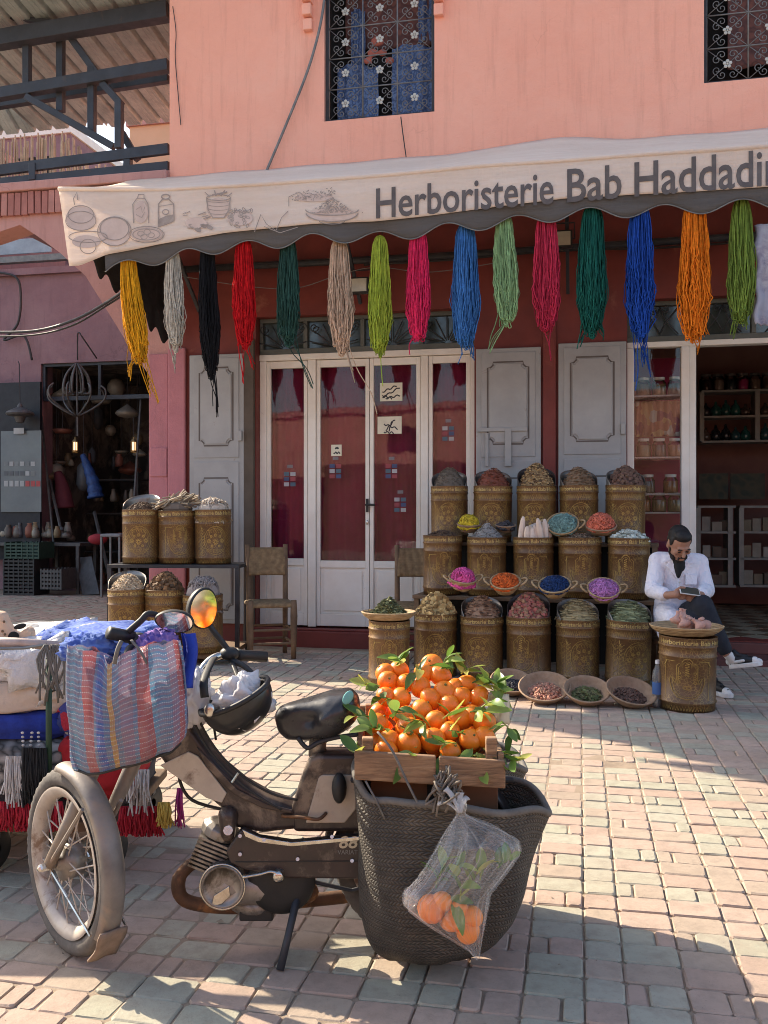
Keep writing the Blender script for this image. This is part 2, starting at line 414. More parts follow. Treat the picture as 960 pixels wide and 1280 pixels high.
# step under the doors
mb = MB(); mb.box(ua-.05, ub+.05, -.09, .0, -.01, .15); mb.box(ua-.02, ub+.02, -.05, .02, .15, .17)
mb.build('door_step', M['maroon'], hb, bevel=.008)
M['redstep'] = mk('red_floor', (.17,.06,.05), (.11,.045,.04), 5, .7, bump=.2)
mb = MB(); mb.box(uc-.1, UR, -.42, -.003, -.01, .055); mb.box(uc-.1, UR, -.06, .0, .055, .15); mb.build('shop_step', M['redstep'], hb, bevel=.008)

# --- upper windows with scroll grilles
def flower(q, c, r):
    for k in range(5):
        a = TAU*k/5+.3; q.ell(V(c)+V((r*math.cos(a), 0, r*math.sin(a))), (r*.62, .006, r*.62), 8, 5)
    q.ell(c, (r*.4, .01, r*.4), 6, 4)
def spiral(cx, cz, r, turns, a0, sgn, n=16): return [V((cx+r*(1-.8*t)*math.cos(a0+sgn*TAU*turns*t), 0, cz+r*(1-.8*t)*math.sin(a0+sgn*TAU*turns*t))) for t in [i/n for i in range(n+1)]]
def scroll_mesh(w, h):
    q = MB(); rr = .0042
    for sx in (-1, 1):
        for sz in (-1, 1):
            q.tube([(0, 0, 0), (sx*w*.48, 0, sz*h*.48)], rr*.9, 5)
    for k in range(4):
        ax = k*PI/2
        for s in (-1, 1):
            pts = spiral(0, 0, .2*w, 1.15, 0, 1)
            M2 = Matrix.Rotation(-ax, 4, 'Y'); sp = [M2 @ V((s*(.135*w+p.x*.55), 0, .30*h+p.z*.55)) for p in pts]
            q.tube(sp, rr, 5)
    return q
def window(hole, nm, cols, rows, bits):
    a, b, c, d = hole; wroot = MB(); t = .03
    for x0, x1, z0, z1 in ((a, b, c, c+t), (a, b, d-t, d), (a, a+t, c+t, d-t), (b-t, b, c+t, d-t)): wroot.box(x0, x1, .05, .09, z0, z1)
    fr = wroot.build('window_frame', M['iron'], hb)
    cw, ch = (b-a-2*t)/cols, (d-c-2*t)/rows
    q = MB()
    for i in range(cols+1): q.tube([(a+t+i*cw, .07, c+t), (a+t+i*cw, .07, d-t)], .0075, 6)
    for j in range(rows+1): q.tube([(a+t, .066, c+t+j*ch), (b-t, .066, c+t+j*ch)], .0065, 6)
    gr = q.build('grille', M['grille'], hb, smooth=True)
    sm = scroll_mesh(cw, ch).mesh('scroll', M['grille'], True); fm = MB(); flower(fm, (0, -.012, 0), .026); fm = fm.mesh('rosette', M['lead'], True)
    for i in range(cols):
        for j in range(rows):
            l = (a+t+(i+.5)*cw, .068, c+t+(j+.5)*ch); s = put('scroll', sm, gr, loc=l); put('rosette', fm, gr, loc=l)
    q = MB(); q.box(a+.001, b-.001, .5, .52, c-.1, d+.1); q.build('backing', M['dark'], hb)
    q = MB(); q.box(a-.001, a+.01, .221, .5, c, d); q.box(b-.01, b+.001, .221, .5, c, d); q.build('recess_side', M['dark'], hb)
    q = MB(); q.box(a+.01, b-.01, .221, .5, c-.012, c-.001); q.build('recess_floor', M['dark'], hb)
window(w1, 'w1', 3, 5, 0); window(w2, 'w2', 3, 5, 0)
def cloth(name, label, pts_fn, mat, nu=24, nv=24, group=None):
    q = MB(); q.grid(nu, nv, pts_fn); o = q.build(name, mat, smooth=True, label=label, cat='textile', group=group)
    s = o.modifiers.new('thick', 'SOLIDIFY'); s.thickness = .006; return o
def lattice_mat(name, c, c2, sc_=26):
    n = NT(name); vec = n.pos(rnd=False); vo = n.new('TexVoronoi', feature='SMOOTH_F1'); vo.inputs['Scale'].default_value = sc_; n.link(vec, vo.inputs['Vector'])
    out = n.ramp(vo.outputs['Distance'], [(.25, c), (.42, c2), (.6, c)]); out = n.mix(n.map(n.noise(vec, 9, 4), .4, .7, 0, .6), out, c2)
    n.link(out, n.b.inputs['Base Color']); n.b.inputs['Roughness'].default_value = .9; return n.m
M['bluecloth'] = lattice_mat('blue_pattern', (.16,.25,.45), (.05,.09,.2), 30)
M['rugred'] = lattice_mat('brown_rug', (.20,.085,.07), (.10,.05,.05), 14)
a, b, c, d = w1
for i, (x0, x1, z0, z1, mt, nm, lb) in enumerate(((.05, .44, 0, .42, 'bluecloth', 'folded_textile', 'blue patterned cloth bundle low behind the grille beside the white flowers, short'),
        (.56, .97, 0, .52, 'bluecloth', 'folded_textile', 'taller blue patterned cloth bundle standing low behind the scroll window grille'),
        (.17, .30, .43, .80, 'bluecloth', 'folded_textile', 'narrow blue patterned cloth strip hanging behind the scroll grille'),
        (.80, .97, .56, .9, 'bluecloth', 'folded_textile', 'small blue patterned cloth hanging high behind the scroll grille'),
        (.10, .92, .55, 1.0, 'rugred', 'hanging_rug', 'brown and red rug draped behind the upper part of the scroll grille'))):
    yy = .30+.03*i
    def fn(s, t, x0=x0, x1=x1, z0=z0, z1=z1, yy=yy): return F(lerp(a, b, lerp(x0, x1, s)), -(yy+.02*math.sin(s*17)+.015*math.sin(t*9+s*4)), lerp(c, d, lerp(z0, z1, t))+.02*math.sin(s*5))
    cloth(nm, lb, fn, M[mt])
q = MB(); 
for k, (px, py, r) in enumerate(((472,52,.07),(466,66,.06),(478,66,.05),(487,76,.05),(460,76,.05))): u, z = fp(px, py, -.24); q.ell(F(u, -.24, z), (r, .03, r*.7), 10, 6)
o = q.build('folded_textile', mk('coral_cloth', (.5,.16,.12), rough=.9), smooth=True, label='crumpled coral cloth heap behind the window flowers', cat='textile'); remesh(o, .012, 2)
cloth('hanging_rug', 'dark red folded rug behind the grille of the farther window', lambda s, t: F(lerp(w2[0]+.25, w2[1], s), -(.32+.03*math.sin(s*15)), lerp(w2[2]+.25, w2[3], t)), M['rugred'])
# corbels beside the window head
for px in (386, 549):
    q = MB(); u = fu(px)
    for k in range(4): q.box(u-.045, u+.045, -.16+.035*k-.001*k, .01, 6.36-.13*k, 6.47-.13*k)
    q.build('corbel', M['salmon'], hb, bevel=.008)
# --- door set: frame, mullions, leaves
yd = .10
q = MB(); xs = [fu(p) for p in (320, 328.5, 380, 391, 523, 533, 586, 593)]
for x0, x1 in ((xs[0], xs[1]), (xs[2]+.005, xs[3]), (xs[4], xs[5]), (xs[6], xs[7])): q.box(x0+.002, x1, yd, yd+.1, .17, zdoor)
q.box(xs[0]+.002, xs[7], yd-.012, yd+.11, zdoor, zdoor+.06)
q.build('door_frame', M['white_paint'], hb, bevel=.006)
q = MB(); q.box(ua+.003, ub-.003, yd+.0, yd+.06, zdoor+.061, zdoor+.115); q.box(ua+.003, ub-.003, yd, yd+.06, ztr-.04, ztr-.001)
for px in (322, 378, 450, 524, 590): u = fu(px); q.box(max(ua+.003, u-.02), min(ub-.003, u+.02), yd-.004, yd+.06, zdoor+.115, ztr-.04)
M['greyblue'] = mk('transom_paint', (.12,.125,.11), rough=.6); q.build('transom_frame', M['greyblue'], hb, bevel=.004)
M['dullglass'] = mk('dusty_glass', (.055,.065,.055), (.03,.035,.03), 3, .15, spec=.8)
q = MB(); q.box(ua+.003, ub-.003, yd+.04, yd+.045, zdoor+.12, ztr-.045); q.build('transom_glass', M['dullglass'], hb)
for px in (350, 414, 487, 557):
    q = MB(); u0, z0 = fu(px), zdoor+.125
    for k in range(7):
        a = PI*(k+.5)/7; q.tube([V((u0+.035*math.cos(a), yd-.005, z0+.03*math.sin(a))), V((u0+.18*math.cos(a), yd-.005, z0+.17*math.sin(a))), V((u0+.25*math.cos(a), yd-.005, z0+.24*math.sin(a)))], .006, 5)
    for s in (-1, 1): q.tube([p+V((0, yd-.005, 0)) for p in spiral(u0+s*.2, z0+.19, .05, 1.2, 0, s)], .006, 5)
    q.build('transom_grille', M['iron'], hb, smooth=True)
def leaf(x0, x1, z0, z1, gz, parent=hb, nm='door_leaf', st=.038, panel=True, mat='white_paint'):
    q = MB(); y0, y1 = yd+.015, yd+.06
    q.box(x0, x0+st, y0, y1, z0, z1); q.box(x1-st, x1, y0, y1, z0, z1); q.box(x0+st, x1-st, y0+.002, y1-.002, z1-.07, z1); q.box(x0+st, x1-st, y0+.002, y1-.002, gz-.07, gz)
    if panel:
        q.box(x0+st, x1-st, y0+.002, y1-.002, z0, z0+.12); q.box(x0+st, x1-st, y0+.018, y1-.01, z0+.12, gz-.07)
        q.box(x0+st+.035, x1-st-.035, y0+.008, y0+.019, z0+.15, gz-.10)
    o = q.build(nm, M[mat], parent, bevel=.004)
    g = MB(); g.box(x0+st, x1-st, y0+.02, y0+.024, gz, z1-.07); g.build('pane', M['glass'], o); return o
gz = fp(420, 701, -yd)[1]
fl = leaf(xs[1]+.002, xs[2], .18, zdoor-.004, fp(350, 698, -yd)[1], nm='side_light')
xm = fu(458.5)
l1 = leaf(xs[3]+.003, xm-.003, .18, zdoor-.006, gz); l2 = leaf(xm+.003, xs[4]-.003, .18, zdoor-.006, gz)
fr_ = leaf(xs[5]+.002, xs[6]-.002, .18, zdoor-.004, fp(560, 700, -yd)[1], nm='side_light')
q = MB(); hz = fp(459, 631)[1]; q.box(xm-.032, xm-.008, yd-.002, yd+.014, hz-.07, hz+.06); q.tube([(xm-.02, yd+.01, hz), (xm-.02, yd-.05, hz), (xm+.07, yd-.055, hz)], .011, 8)
q.build('handle', M['black'], l1); q = MB(); q.ell((xm-.02, yd+.004, hz-.17), (.014, .012, .024), 8, 6); q.build('lock_plate', M['chrome'], l1)
for x0, x1 in ((xs[1], xs[2]), (xs[3], xm), (xm, xs[4]), (xs[5], xs[6])):
    q = MB(); q.grid(48, 2, lambda s, t: (lerp(x0, x1, s), yd+.19+.008*math.sin(s*31)+.006*math.sin(s*13+1), lerp(.2, zdoor, t))); q.build('curtain', M['curtain'], hb, smooth=True)
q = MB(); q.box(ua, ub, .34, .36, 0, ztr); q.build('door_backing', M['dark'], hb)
# paper notices and payment stickers on the panes
def quad(q, px0, py0, px1, py1, v):
    (a, z1), (b, z0) = fp(px0, py0, v), fp(px1, py1, v); q.box(a, b, -v-.002, -v, z0, z1)
M['paper'] = mk('yellowed_paper', (.74,.70,.58), (.62,.58,.46), 8, .8); M['ink'] = mk('black_ink', (.04,.04,.05), rough=.7)
def notice(px0, py0, px1, py1, lines):
    q = MB(); quad(q, px0, py0, px1, py1, -yd+.005+.01-.044)
    o = q.build('paper_notice', M['paper'], hb); k = MB(); vv = -yd-.03+.0035
    for (x0, y0, x1, y1) in lines: 
        l = [fp(x0+(x1-x0)*t, y0+(y1-y0)*t+1.2*math.sin(t*14), vv) for t in [i/10 for i in range(11)]]
        k.strip(l, .012, lambda a, b: (a, -vv, b))
    k.build('writing', M['ink'], o)
notice(475, 479, 503, 501, [(478,497,500,484),(478,490,496,482),(482,498,500,494),(478,494,490,498)])
notice(472, 521, 502, 542, [(482,538,494,524),(480,530,497,536),(486,539,490,526),(480,540,492,541)])
notice(414, 556, 427, 570, [(419,560,423,560),(417,566,425,566)])
SC = [mk('sticker_%s' % k, c, rough=.4) for k, c in (('blue', (.05,.07,.18)), ('white', (.42,.40,.44)), ('red', (.30,.05,.07)), ('teal', (.07,.12,.18)), ('grey', (.2,.17,.2)))]
for (sx, sy) in ((355,590),(412,580),(482,580),(493,622),(553,533)):
    for i in range(2):
        for j in range(3):
            q = MB(); quad(q, sx+i*8, sy+j*6.5, sx+i*8+6.4, sy+j*6.5+4.8, -yd-.031); q.build('card_sticker', SC[(i*2+j+sx) % 4], hb)
    q = MB(); quad(q, sx+4, sy-9, sx+11, sy-5, -yd-.031); q.build('card_sticker', SC[4], hb)

# --- grey shutters folded back on the wall
def shutter(px0, px1, ptop, zb, tilt=0.0, panels=((.10,.40),(.44,.93)), bar=False):
    x0, x1 = fu(px0, .05), fu(px1, .05); z1 = fp((px0+px1)/2, ptop, .05)[1]; q = MB()
    q.box(x0, x1, -.055, -.012, zb, z1)
    o = q.build('shutter', M['grey_paint'], hb, bevel=.006); H = z1-zb; w = x1-x0
    q = MB(); 
    for t0, t1 in ((0.015, .385), (.40, .985)): q.box(x0+.05, x1-.05, -.064, -.054, z1-H*t1, z1-H*t0)
    q.build('raised_board', M['grey_paint'], o, bevel=.004)
    for t0, t1 in ((.05, .34), (.46, .95)):
        a, b, c, d = x0+.11, x1-.11, z1-H*t1, z1-H*t0; r = .05
        ln = [(a+r, d), (b-r, d), (b-r, d-r*.5), (b-r*.5, d-r), (b, d-r), (b, c+r), (b-r*.5, c+r), (b-r, c+r*.5), (b-r, c), (a+r, c), (a+r, c+r*.5), (a+r*.5, c+r), (a, c+r), (a, d-r), (a+r*.5, d-r), (a+r, d-r*.5)]
        g = MB(); g.strip(ln, .014, lambda x, z: (x, -.0665, z), True); g.build('moulding_groove', M['groove'], o)
        g = MB(); g.prism([(x+(.016 if x < (a+b)/2 else -.016), z+(.016 if z < (c+d)/2 else -.016)) for x, z in ln], -.064, -.075, lambda x, z, y: (x, y, z)); g.build('panel', M['grey_paint'], o, bevel=.005)
    if bar:
        g = MB(); zz = fp(620, 538)[1]; g.box(x0+.02, x1-.12, -.092, -.066, zz-.018, zz+.018); g.box(x0+.27, x0+.33, -.097, -.076, zz-.34, zz+.01); g.box(x0+.09, x0+.12, -.09, -.076, zz-.34, zz-.03)
        g.build('lock_bar', M['grey_paint'], o, bevel=.004)
    else:
        g = MB(); zz = fp(777, 537)[1]; g.box(x1-.05, x1-.01, -.09, -.06, zz-.05, zz+.05); g.build('latch', M['grey_paint'], o, bevel=.006)
    return o
shutter(237, 305, 443, .2); shutter(595, 676, 435, .2, bar=True); shutter(698, 783, 428, .2)
q = MB(); q.box(fu(306), fu(319), -.05, .02, .02, 3.0); q.build('door_post', mk('brown_post', (.10,.075,.055), rough=.7), hb, bevel=.006)
q = MB(); q.box(fu(678.5), fu(695), -.04, -.002, 0, 3.05); q.build('maroon_post', M['maroon'], hb, bevel=.006)
# --- showcase and open doorway
q = MB(); xs2 = [fu(p) for p in (784, 793.5, 853, 872)]
q.box(xs2[0]+.002, xs2[1], yd, yd+.1, .17, zdoor); q.box(xs2[2], xs2[3]-.06, yd-.02, yd+.12, .17, zdoor); q.box(xs2[3]-.06, xs2[3], yd+.0, yd+.14, .17, zdoor)
q.box(xs2[0]+.002, 5.6, yd-.012, yd+.1, zdoor, zdoor+.05); q.box(xs2[1], xs2[2], yd+.005, yd+.09, .17, .55)
q.build('shopfront_frame', M['white_paint'], hb, bevel=.006)
q = MB(); q.box(xs2[1], xs2[2], yd+.04, yd+.045, .55, zdoor); q.build('showcase_glass', M['glass'], hb)
q = MB(); q.box(uc+.003, 5.597, yd, yd+.06, zdoor+.051, zdoor+.10); q.box(uc+.003, 5.597, yd, yd+.06, ztr-.04, ztr-.001)
for px in (786, 866, 945): u = fu(px); q.box(max(uc+.003, u-.02), u+.02, yd-.004, yd+.06, zdoor+.10, ztr-.04)
q.build('transom_frame', M['greyblue'], hb, bevel=.004)
q = MB(); q.box(uc+.003, 5.597, yd+.04, yd+.045, zdoor+.1, ztr-.045); q.build('transom_glass', M['dullglass'], hb)
for px in (826, 905, 985):
    q = MB(); u0, z0 = fu(px), (zdoor+ztr)/2+.03
    for s in (-1, 1):
        q.tube([V((u0, yd-.006, z0-.12)), V((u0+s*.05, yd-.006, z0-.02)), V((u0+s*.16, yd-.006, z0+.12))], .007, 5); q.tube([V((u0, yd-.006, z0+.12)), V((u0+s*.05, yd-.006, z0)), V((u0+s*.16, yd-.006, z0-.13))], .007, 5)
        q.tube([p+V((0, yd-.006, 0)) for p in spiral(u0+s*.045, z0+.1, .035, 1.2, PI/2, -s)], .006, 5)
    q.build('transom_grille', M['iron'], hb, smooth=True)
# interior shell of the open shop
q = MB(); X0, X1, D = uc+.02, 6.6, 3.6
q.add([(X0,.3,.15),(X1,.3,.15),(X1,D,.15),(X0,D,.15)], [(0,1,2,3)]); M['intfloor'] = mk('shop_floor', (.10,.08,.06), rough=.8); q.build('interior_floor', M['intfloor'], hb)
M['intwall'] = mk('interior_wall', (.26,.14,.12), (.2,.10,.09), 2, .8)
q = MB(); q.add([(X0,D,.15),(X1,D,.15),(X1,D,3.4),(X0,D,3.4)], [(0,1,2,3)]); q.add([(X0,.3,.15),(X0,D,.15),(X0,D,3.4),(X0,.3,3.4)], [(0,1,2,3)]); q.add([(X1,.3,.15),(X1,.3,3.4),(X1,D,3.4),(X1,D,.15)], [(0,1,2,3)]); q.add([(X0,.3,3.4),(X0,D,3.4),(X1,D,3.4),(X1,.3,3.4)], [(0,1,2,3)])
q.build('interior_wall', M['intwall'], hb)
tl = [mk('cream_tile', (.42,.36,.25), rough=.35, bump=.05), mk('brown_tile', (.16,.105,.06), rough=.35)]
tm = []
for m in tl: t = MB(); s = .158; t.add([(-s,0,-.01),(0,-s,-.01),(s,0,-.01),(0,s,-.01),(-s+.006,0,0),(0,-s+.006,0),(s-.006,0,0),(0,s-.006,0)], [(4,5,6,7),(0,1,5,4),(1,2,6,5),(2,3,7,6),(3,0,4,7)]); tm.append(t.mesh('floor_tile', m))
for i in range(24):
    for j in range(20):
        x = 2.95+i*.16; y = .32+j*.16
        if (i+j) % 2 or not (ud-.1 < x < 6.3) or y > 3.3: continue
        put('floor_tile', tm[(j//1) % 2], hb, loc=(x, y, .162))

# ================================================================== arch house and roofed terrace beside it
ah = thing('arch_building', 'mauve arched gateway building with brick band joined to the salmon shop', 'building', F(-3, 0, 0), -FA)
OX = -3
hn = [(187,640),(187,470),(166,440),(140,398),(107,345),(75,316),(48,296),(25,281)]
arch = [fp(px, py, 0) for px, py in hn]; ap = arch[-1]
ar = arch+[(ap[0]-(u-ap[0])*2.6, z) for u, z in arch[-2::-1]]        # mirrored past the apex
ar[0] = (ar[0][0], -.02); ar[-1] = (ar[-1][0], -.02)
zt = 4.74; ur = UL-.002; ulft = -4.0; th = .3
poly_r = [(ur, -.02), (ur, zt), (ap[0], zt)]+[(u, z) for u, z in ar[len(arch)-1::-1]]
poly_l = [(ap[0], zt), (ulft, zt), (ulft, ap[1]-.14), (ap[0], ap[1])]
q = MB()
for pl in (poly_r, poly_l): q.prism([(u-OX, z) for u, z in pl], 0, th, lambda a, b, d: (a, d, b))
q.build('arch_wall', M['archpink'], ah); q = MB(); q.tube([(ulft+.05-OX, .15, -.02), (ulft+.05-OX, .15, ap[1]-.1)], .045, 10); q.build('prop_post', M['steel'], ah, smooth=True)
q = MB(); zp = fp(200, 443)[1]; u0, u1 = fu(187.5), fu(237)-.03
q.box(u0-OX+.001, ur-OX-.003, -.03, -.002, -.02, zp); q.box(u0-OX+.02, ur-OX-.01, -.045, -.03, fp(200, 596)[1], fp(200, 560)[1]); q.build('pier_facing', M['pier'], ah, bevel=.012)
q = MB(); q.box(UL-OX+.0, u1-OX, -.05, -.003, -.02, zp+.05); q.build('pier_return', M['pier'], ah, bevel=.012)
bm_ = [mk('arch_brick_a', (.42,.17,.14), rough=.9, bump=.3), mk('arch_brick_b', (.48,.22,.18), rough=.9, bump=.3)]
zb0, zb1 = 4.39, 4.62; brk = []
for m in bm_: t = MB(); t.box(-.032, .032, -.045, 0, 0, zb1-zb0); brk.append(t.mesh('brick', m))
rb = random.Random(5)
n = int((ur-ulft)/.078)
for i in range(n):
    put('brick', brk[rb.randrange(2)], ah, loc=(ulft+.04+i*.078-OX, -.001+rb.uniform(-.004, .004), zb0+rb.uniform(-.004, .004)), rot=(0, rb.gauss(0, .012), 0))
q = MB(); q.box(ulft-OX, ur-OX, -.075, th+.05, zb1+.012, zb1+.105); q.build('coping', M['archpink'], ah, bevel=.012)
# --- terrace roof: steel frame and corrugated sheets
tr = thing('terrace_canopy', 'dark steel terrace frame with corrugated metal roof above the arched gateway', 'canopy', F(-3, 0, 4.8), -FA)
def fl_(px, py, v): u, z = fp(px, py, v); return V((u-OX, -v, z-4.8))
def bar(nm, a, b, v, w, h, v2=None): q = MB(); q.beam(fl_(*a, v), fl_(*b, v if v2 is None else v2), w, h); return q.build(nm, M['steel'], tr, bevel=.004)
def ext(a, b, x): t = (x-a[0])/(b[0]-a[0]); return (x, a[1]+(b[1]-a[1])*t)
for nm, a, b, v, w, h in (('rail', (212,208), (0,229), -.25, .05, .10), ('rail', (212,186), (0,213), -.25, .05, .11), ('beam', (212,82), (0,118), -.35, .10, .12), ('beam', (212,98), (0,131), -.75, .09, .08), ('beam', (212,14), (0,50), -.30, .14, .17)):
    bar(nm, (211.0, ext(a, b, 211.0)[1]), ext(a, b, -22), v, w, h)
for px, y0, y1, v in ((34, 40, 112, -.36), (76, 30, 140, -.44), (115, 85, 168, -.40), (149, 126, 186, -.30), (42, 205, 226, -.25), (160, 190, 212, -.27)): bar('post', (px, y0), (px, y1), v, .075, .075)
for a, b, v in (((82,38),(121,92),-.40), ((128,104),(152,131),-.36), ((33,121),(143,184),-.34), ((152,165),(172,200),-.9)): bar('brace', a, b, v, .07, .07)
bar('beam', (0, 20), (100, 33), -.36, .05, .05)
n = NT('corrugated_sheet'); vec = n.pos(); c = n.ramp(n.noise(vec, 3, 6, .7), [(.3, (.22,.26,.26)), (.6, (.36,.41,.40)), (.8, (.45,.50,.48))]); n.link(c, n.b.inputs['Base Color']); n.b.inputs['Roughness'].default_value = .7; n.b.inputs['Metallic'].default_value = .1
n.bump(n.noise(vec, 30, 4), .2, .01); M['corr'] = n.m
zr0, zr1 = 6.78, 6.34
def ridge(x):
    t = (x/.25) % 1.0; a = .06 if t < .12 else (.06*(1-(t-.12)/.08) if t < .20 else (0 if t < .92 else .06*(t-.92)/.08))
    return a+(.006 if .5 < t < .54 or .7 < t < .74 else 0)
for k in range(4):
    x0 = ur-OX-.01-1.0*k; q = MB()
    q.grid(100, 1, lambda s, t: (x0-s*1.02, (-.75 if k < 3 else 1.7)+t*((3.15 if k < 3 else .7)+.05*math.sin(k*2)), lerp(zr0, zr1, t)-4.8+ridge(x0-s*1.02)+.003*k)); o = q.build('roof_sheet', M['corr'], tr)
    s = o.modifiers.new('t', 'SOLIDIFY'); s.thickness = .004
q = MB(); q.box(-4.2-OX, ur-OX-.01, .9, 5.0, -.17, -.05); q.build('terrace_floor', M['mauve'], tr)  # slab added to block sky light and darken the courtyard below
# --- neighbours seen under the roof
nb = thing('distant_house', 'pale orange flat roofed house seen under the terrace roof', 'house', F(-6.1, -9, 0), -FA)
q = MB(); q.box(-.75, 3, 0, 3, 0, 9.3); q.build('wall', mk('pale_orange_wall', (.72,.44,.27), (.62,.37,.22), 1, .9), nb)
q = MB(); q.box(-.1, .2, -.03, .05, 8.1, 8.5); q.build('window', M['dark'], nb)
q = MB(); q.box(-.8, 3.05, -.06, 3.05, 9.3, 9.42); q.build('parapet', M['archpink'], nb)
nb2 = thing('distant_house', 'weathered rose house with pale parapet behind the cane screen', 'house', F(-11.4, -11, 0), -FA)
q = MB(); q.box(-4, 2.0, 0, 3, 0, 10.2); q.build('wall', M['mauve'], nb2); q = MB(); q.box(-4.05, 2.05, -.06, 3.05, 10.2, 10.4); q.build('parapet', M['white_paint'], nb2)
q = MB()
for i in range(5): q.box(-.3+i*.4, -.1+i*.4, -.03, .02, 9.2, 9.7)
q.build('window', M['dark'], nb2)
cs = thing('cane_screen', 'dry cane fence leaning on the terrace behind the black rails', 'fence', F(-6.4, -5.35, 5.95), -FA)
rr = random.Random(4); M['cane'] = mk('dry_cane', (.42,.32,.22), (.27,.2,.14), 6, .85, island=.25)
q = MB()
for i in range(150):
    x = -2.2+i*.0252; q.tube([(x+rr.uniform(-.02,.02), rr.uniform(-.02,.02), 0), (x+rr.uniform(-.07,.07), rr.uniform(-.03,.03), 1.62+rr.uniform(-.14,.12)-max(0, (i-100)*.024))], .014, 5)
q.build('cane', M['cane'], cs, kind='stuff')
for z in (.25, .6): q = MB(); q.tube([(-2.3, -.03, z), (1.7, -.03, z+.03)], .022, 6); q.build('rail', M['cane'], cs)
# --- back of the courtyard with the metalworker's shop
VB = -5.2
cy = thing('courtyard_building', 'shaded mauve workshop building behind the arched gateway', 'building', F(0, VB, 0), -FA)
c0, c1, cz = fu(51, VB), fu(196, VB), fp(120, 452, VB)[1]
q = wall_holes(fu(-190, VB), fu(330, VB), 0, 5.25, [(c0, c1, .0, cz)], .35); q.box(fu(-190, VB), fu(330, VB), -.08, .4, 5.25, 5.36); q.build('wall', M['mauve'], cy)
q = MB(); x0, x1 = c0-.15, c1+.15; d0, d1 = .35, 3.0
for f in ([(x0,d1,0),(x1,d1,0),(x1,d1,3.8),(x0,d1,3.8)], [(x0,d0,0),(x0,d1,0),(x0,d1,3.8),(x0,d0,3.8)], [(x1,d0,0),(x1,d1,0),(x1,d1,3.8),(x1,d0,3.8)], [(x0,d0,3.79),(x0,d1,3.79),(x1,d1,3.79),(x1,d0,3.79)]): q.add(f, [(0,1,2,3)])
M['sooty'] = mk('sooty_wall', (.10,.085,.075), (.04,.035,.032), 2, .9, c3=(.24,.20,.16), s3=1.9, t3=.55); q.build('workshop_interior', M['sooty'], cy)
q = MB(); q.box(c0, c1, .05, .12, cz-.62, cz-.55); q.box(c0, c1, .05, .12, cz-.05, cz)
for t in (0, .5, 1): x = lerp(c0+.03, c1-.03, t); q.box(x-.025, x+.025, .045, .115, cz-.56, cz-.04)
q.build('lintel_frame', M['steel'], cy, bevel=.004)
q = MB(); lx0, lz0 = fp(-30, 322, VB); lx1, lz1 = fp(66, 300, VB)
for i in range(7): z = lerp(lz0, lz1, i/6)-.0; q.box(lx0, lx1, -.06, -.03, z, z+.035)
q.box(lx0-.05, lx1+.05, -.05, -.005, lz0-.1, lz0-.04); q.build('louver_window', mk('blue_louver', (.30,.38,.45), rough=.5), cy)
q = MB(); z0 = fp(40, 329, VB)[1]; q.box(fu(-190, VB), fu(120, VB), -.12, -.001, z0, z0+.1); q.build('eaves_ledge', M['grille'], cy)
th_ = thing('tall_house', 'tall mauve house standing farther along the courtyard', 'house', F(-15, VB-.1, 0), -FA)  # out-of-view block added to keep the sun off the courtyard ground
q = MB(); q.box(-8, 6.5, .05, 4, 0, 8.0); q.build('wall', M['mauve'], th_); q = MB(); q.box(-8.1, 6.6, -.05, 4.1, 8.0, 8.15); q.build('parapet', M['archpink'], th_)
# --- sunlit house across the street (behind the viewer, seen in the panes and mirrors)
M['oppwall'] = plaster('opposite_plaster', (.62,.33,.25), (.56,.28,.2), (.66,.38,.3), (.35,.17,.12))
op = thing('opposite_building', 'sunlit salmon house with parapet across the street', 'building', (0, -11, 0), R(3))
q = MB(); q.box(-16, 14, -5, 0, 0, 4.7); q.build('wall', M['oppwall'], op)
q = MB(); q.box(-16.1, 14.1, -5, .1, 4.7, 4.9); q.build('parapet', M['archpink'], op)
for i, (x, w, h) in enumerate(((-15.5, 4.2, 2.5), (-11, 5.1, 2.9), (-5.6, 3.4, 2.3), (-2.0, 4.6, 2.8), (2.9, 3.9, 2.4), (7.1, 6.2, 2.7))): q = MB(); q.box(x, x+w, -.02, .9, 0, h); q.build('shop_stall', M['wood'] if i % 2 else M['maroon'], op)  # unseen dark boxes added to darken the lower pane reflections
for x in (-9, -4.5, .5, 5): q = MB(); q.box(x, x+1.1, -.02, .03, 3.3, 4.2); q.build('window', M['dark'], op)
pass
# ================================================================== awning
def text_geo(s, offset=0.0, res=3):
    c = bpy.data.curves.new('t', 'FONT'); c.body = s; c.offset = offset; c.resolution_u = res; c.fill_mode = 'FRONT'
    o = bpy.data.objects.new('t', c); col.objects.link(o); dg = bpy.context.evaluated_depsgraph_get(); dg.update()
    me = bpy.data.meshes.new_from_object(o.evaluated_get(dg)); vv = [tuple(x.co) for x in me.vertices]; ff = [tuple(p.vertices) for p in me.polygons]
    bpy.data.objects.remove(o); bpy.data.curves.remove(c); bpy.data.meshes.remove(me)
    xs = [p[0] for p in vv]; return vv, ff, min(xs), max(xs)
AV = 1.3
foldT = [fp(x, y, AV) for x, y in ((75,238),(130,238),(212,238),(300,233),(380,228),(460,222),(600,209),(760,198),(960,184),(1200,168),(1400,158))]
botT = [fp(x, y, AV) for x, y in ((92,334),(134,319),(198,306),(283,292),(386,282),(470,277),(600,263),(710,249),(830,242),(960,235),(1200,222),(1400,214))]
u0, u1 = foldT[0][0], foldT[-1][0]
fz = lambda u: interp(foldT, u); bz = lambda u: interp(botT, u)
wav = lambda u, t: .014*math.sin(u*3.1+t*2)*t+.003*math.sin(u*9.7+1+t*5)*t*(1-.4*t)
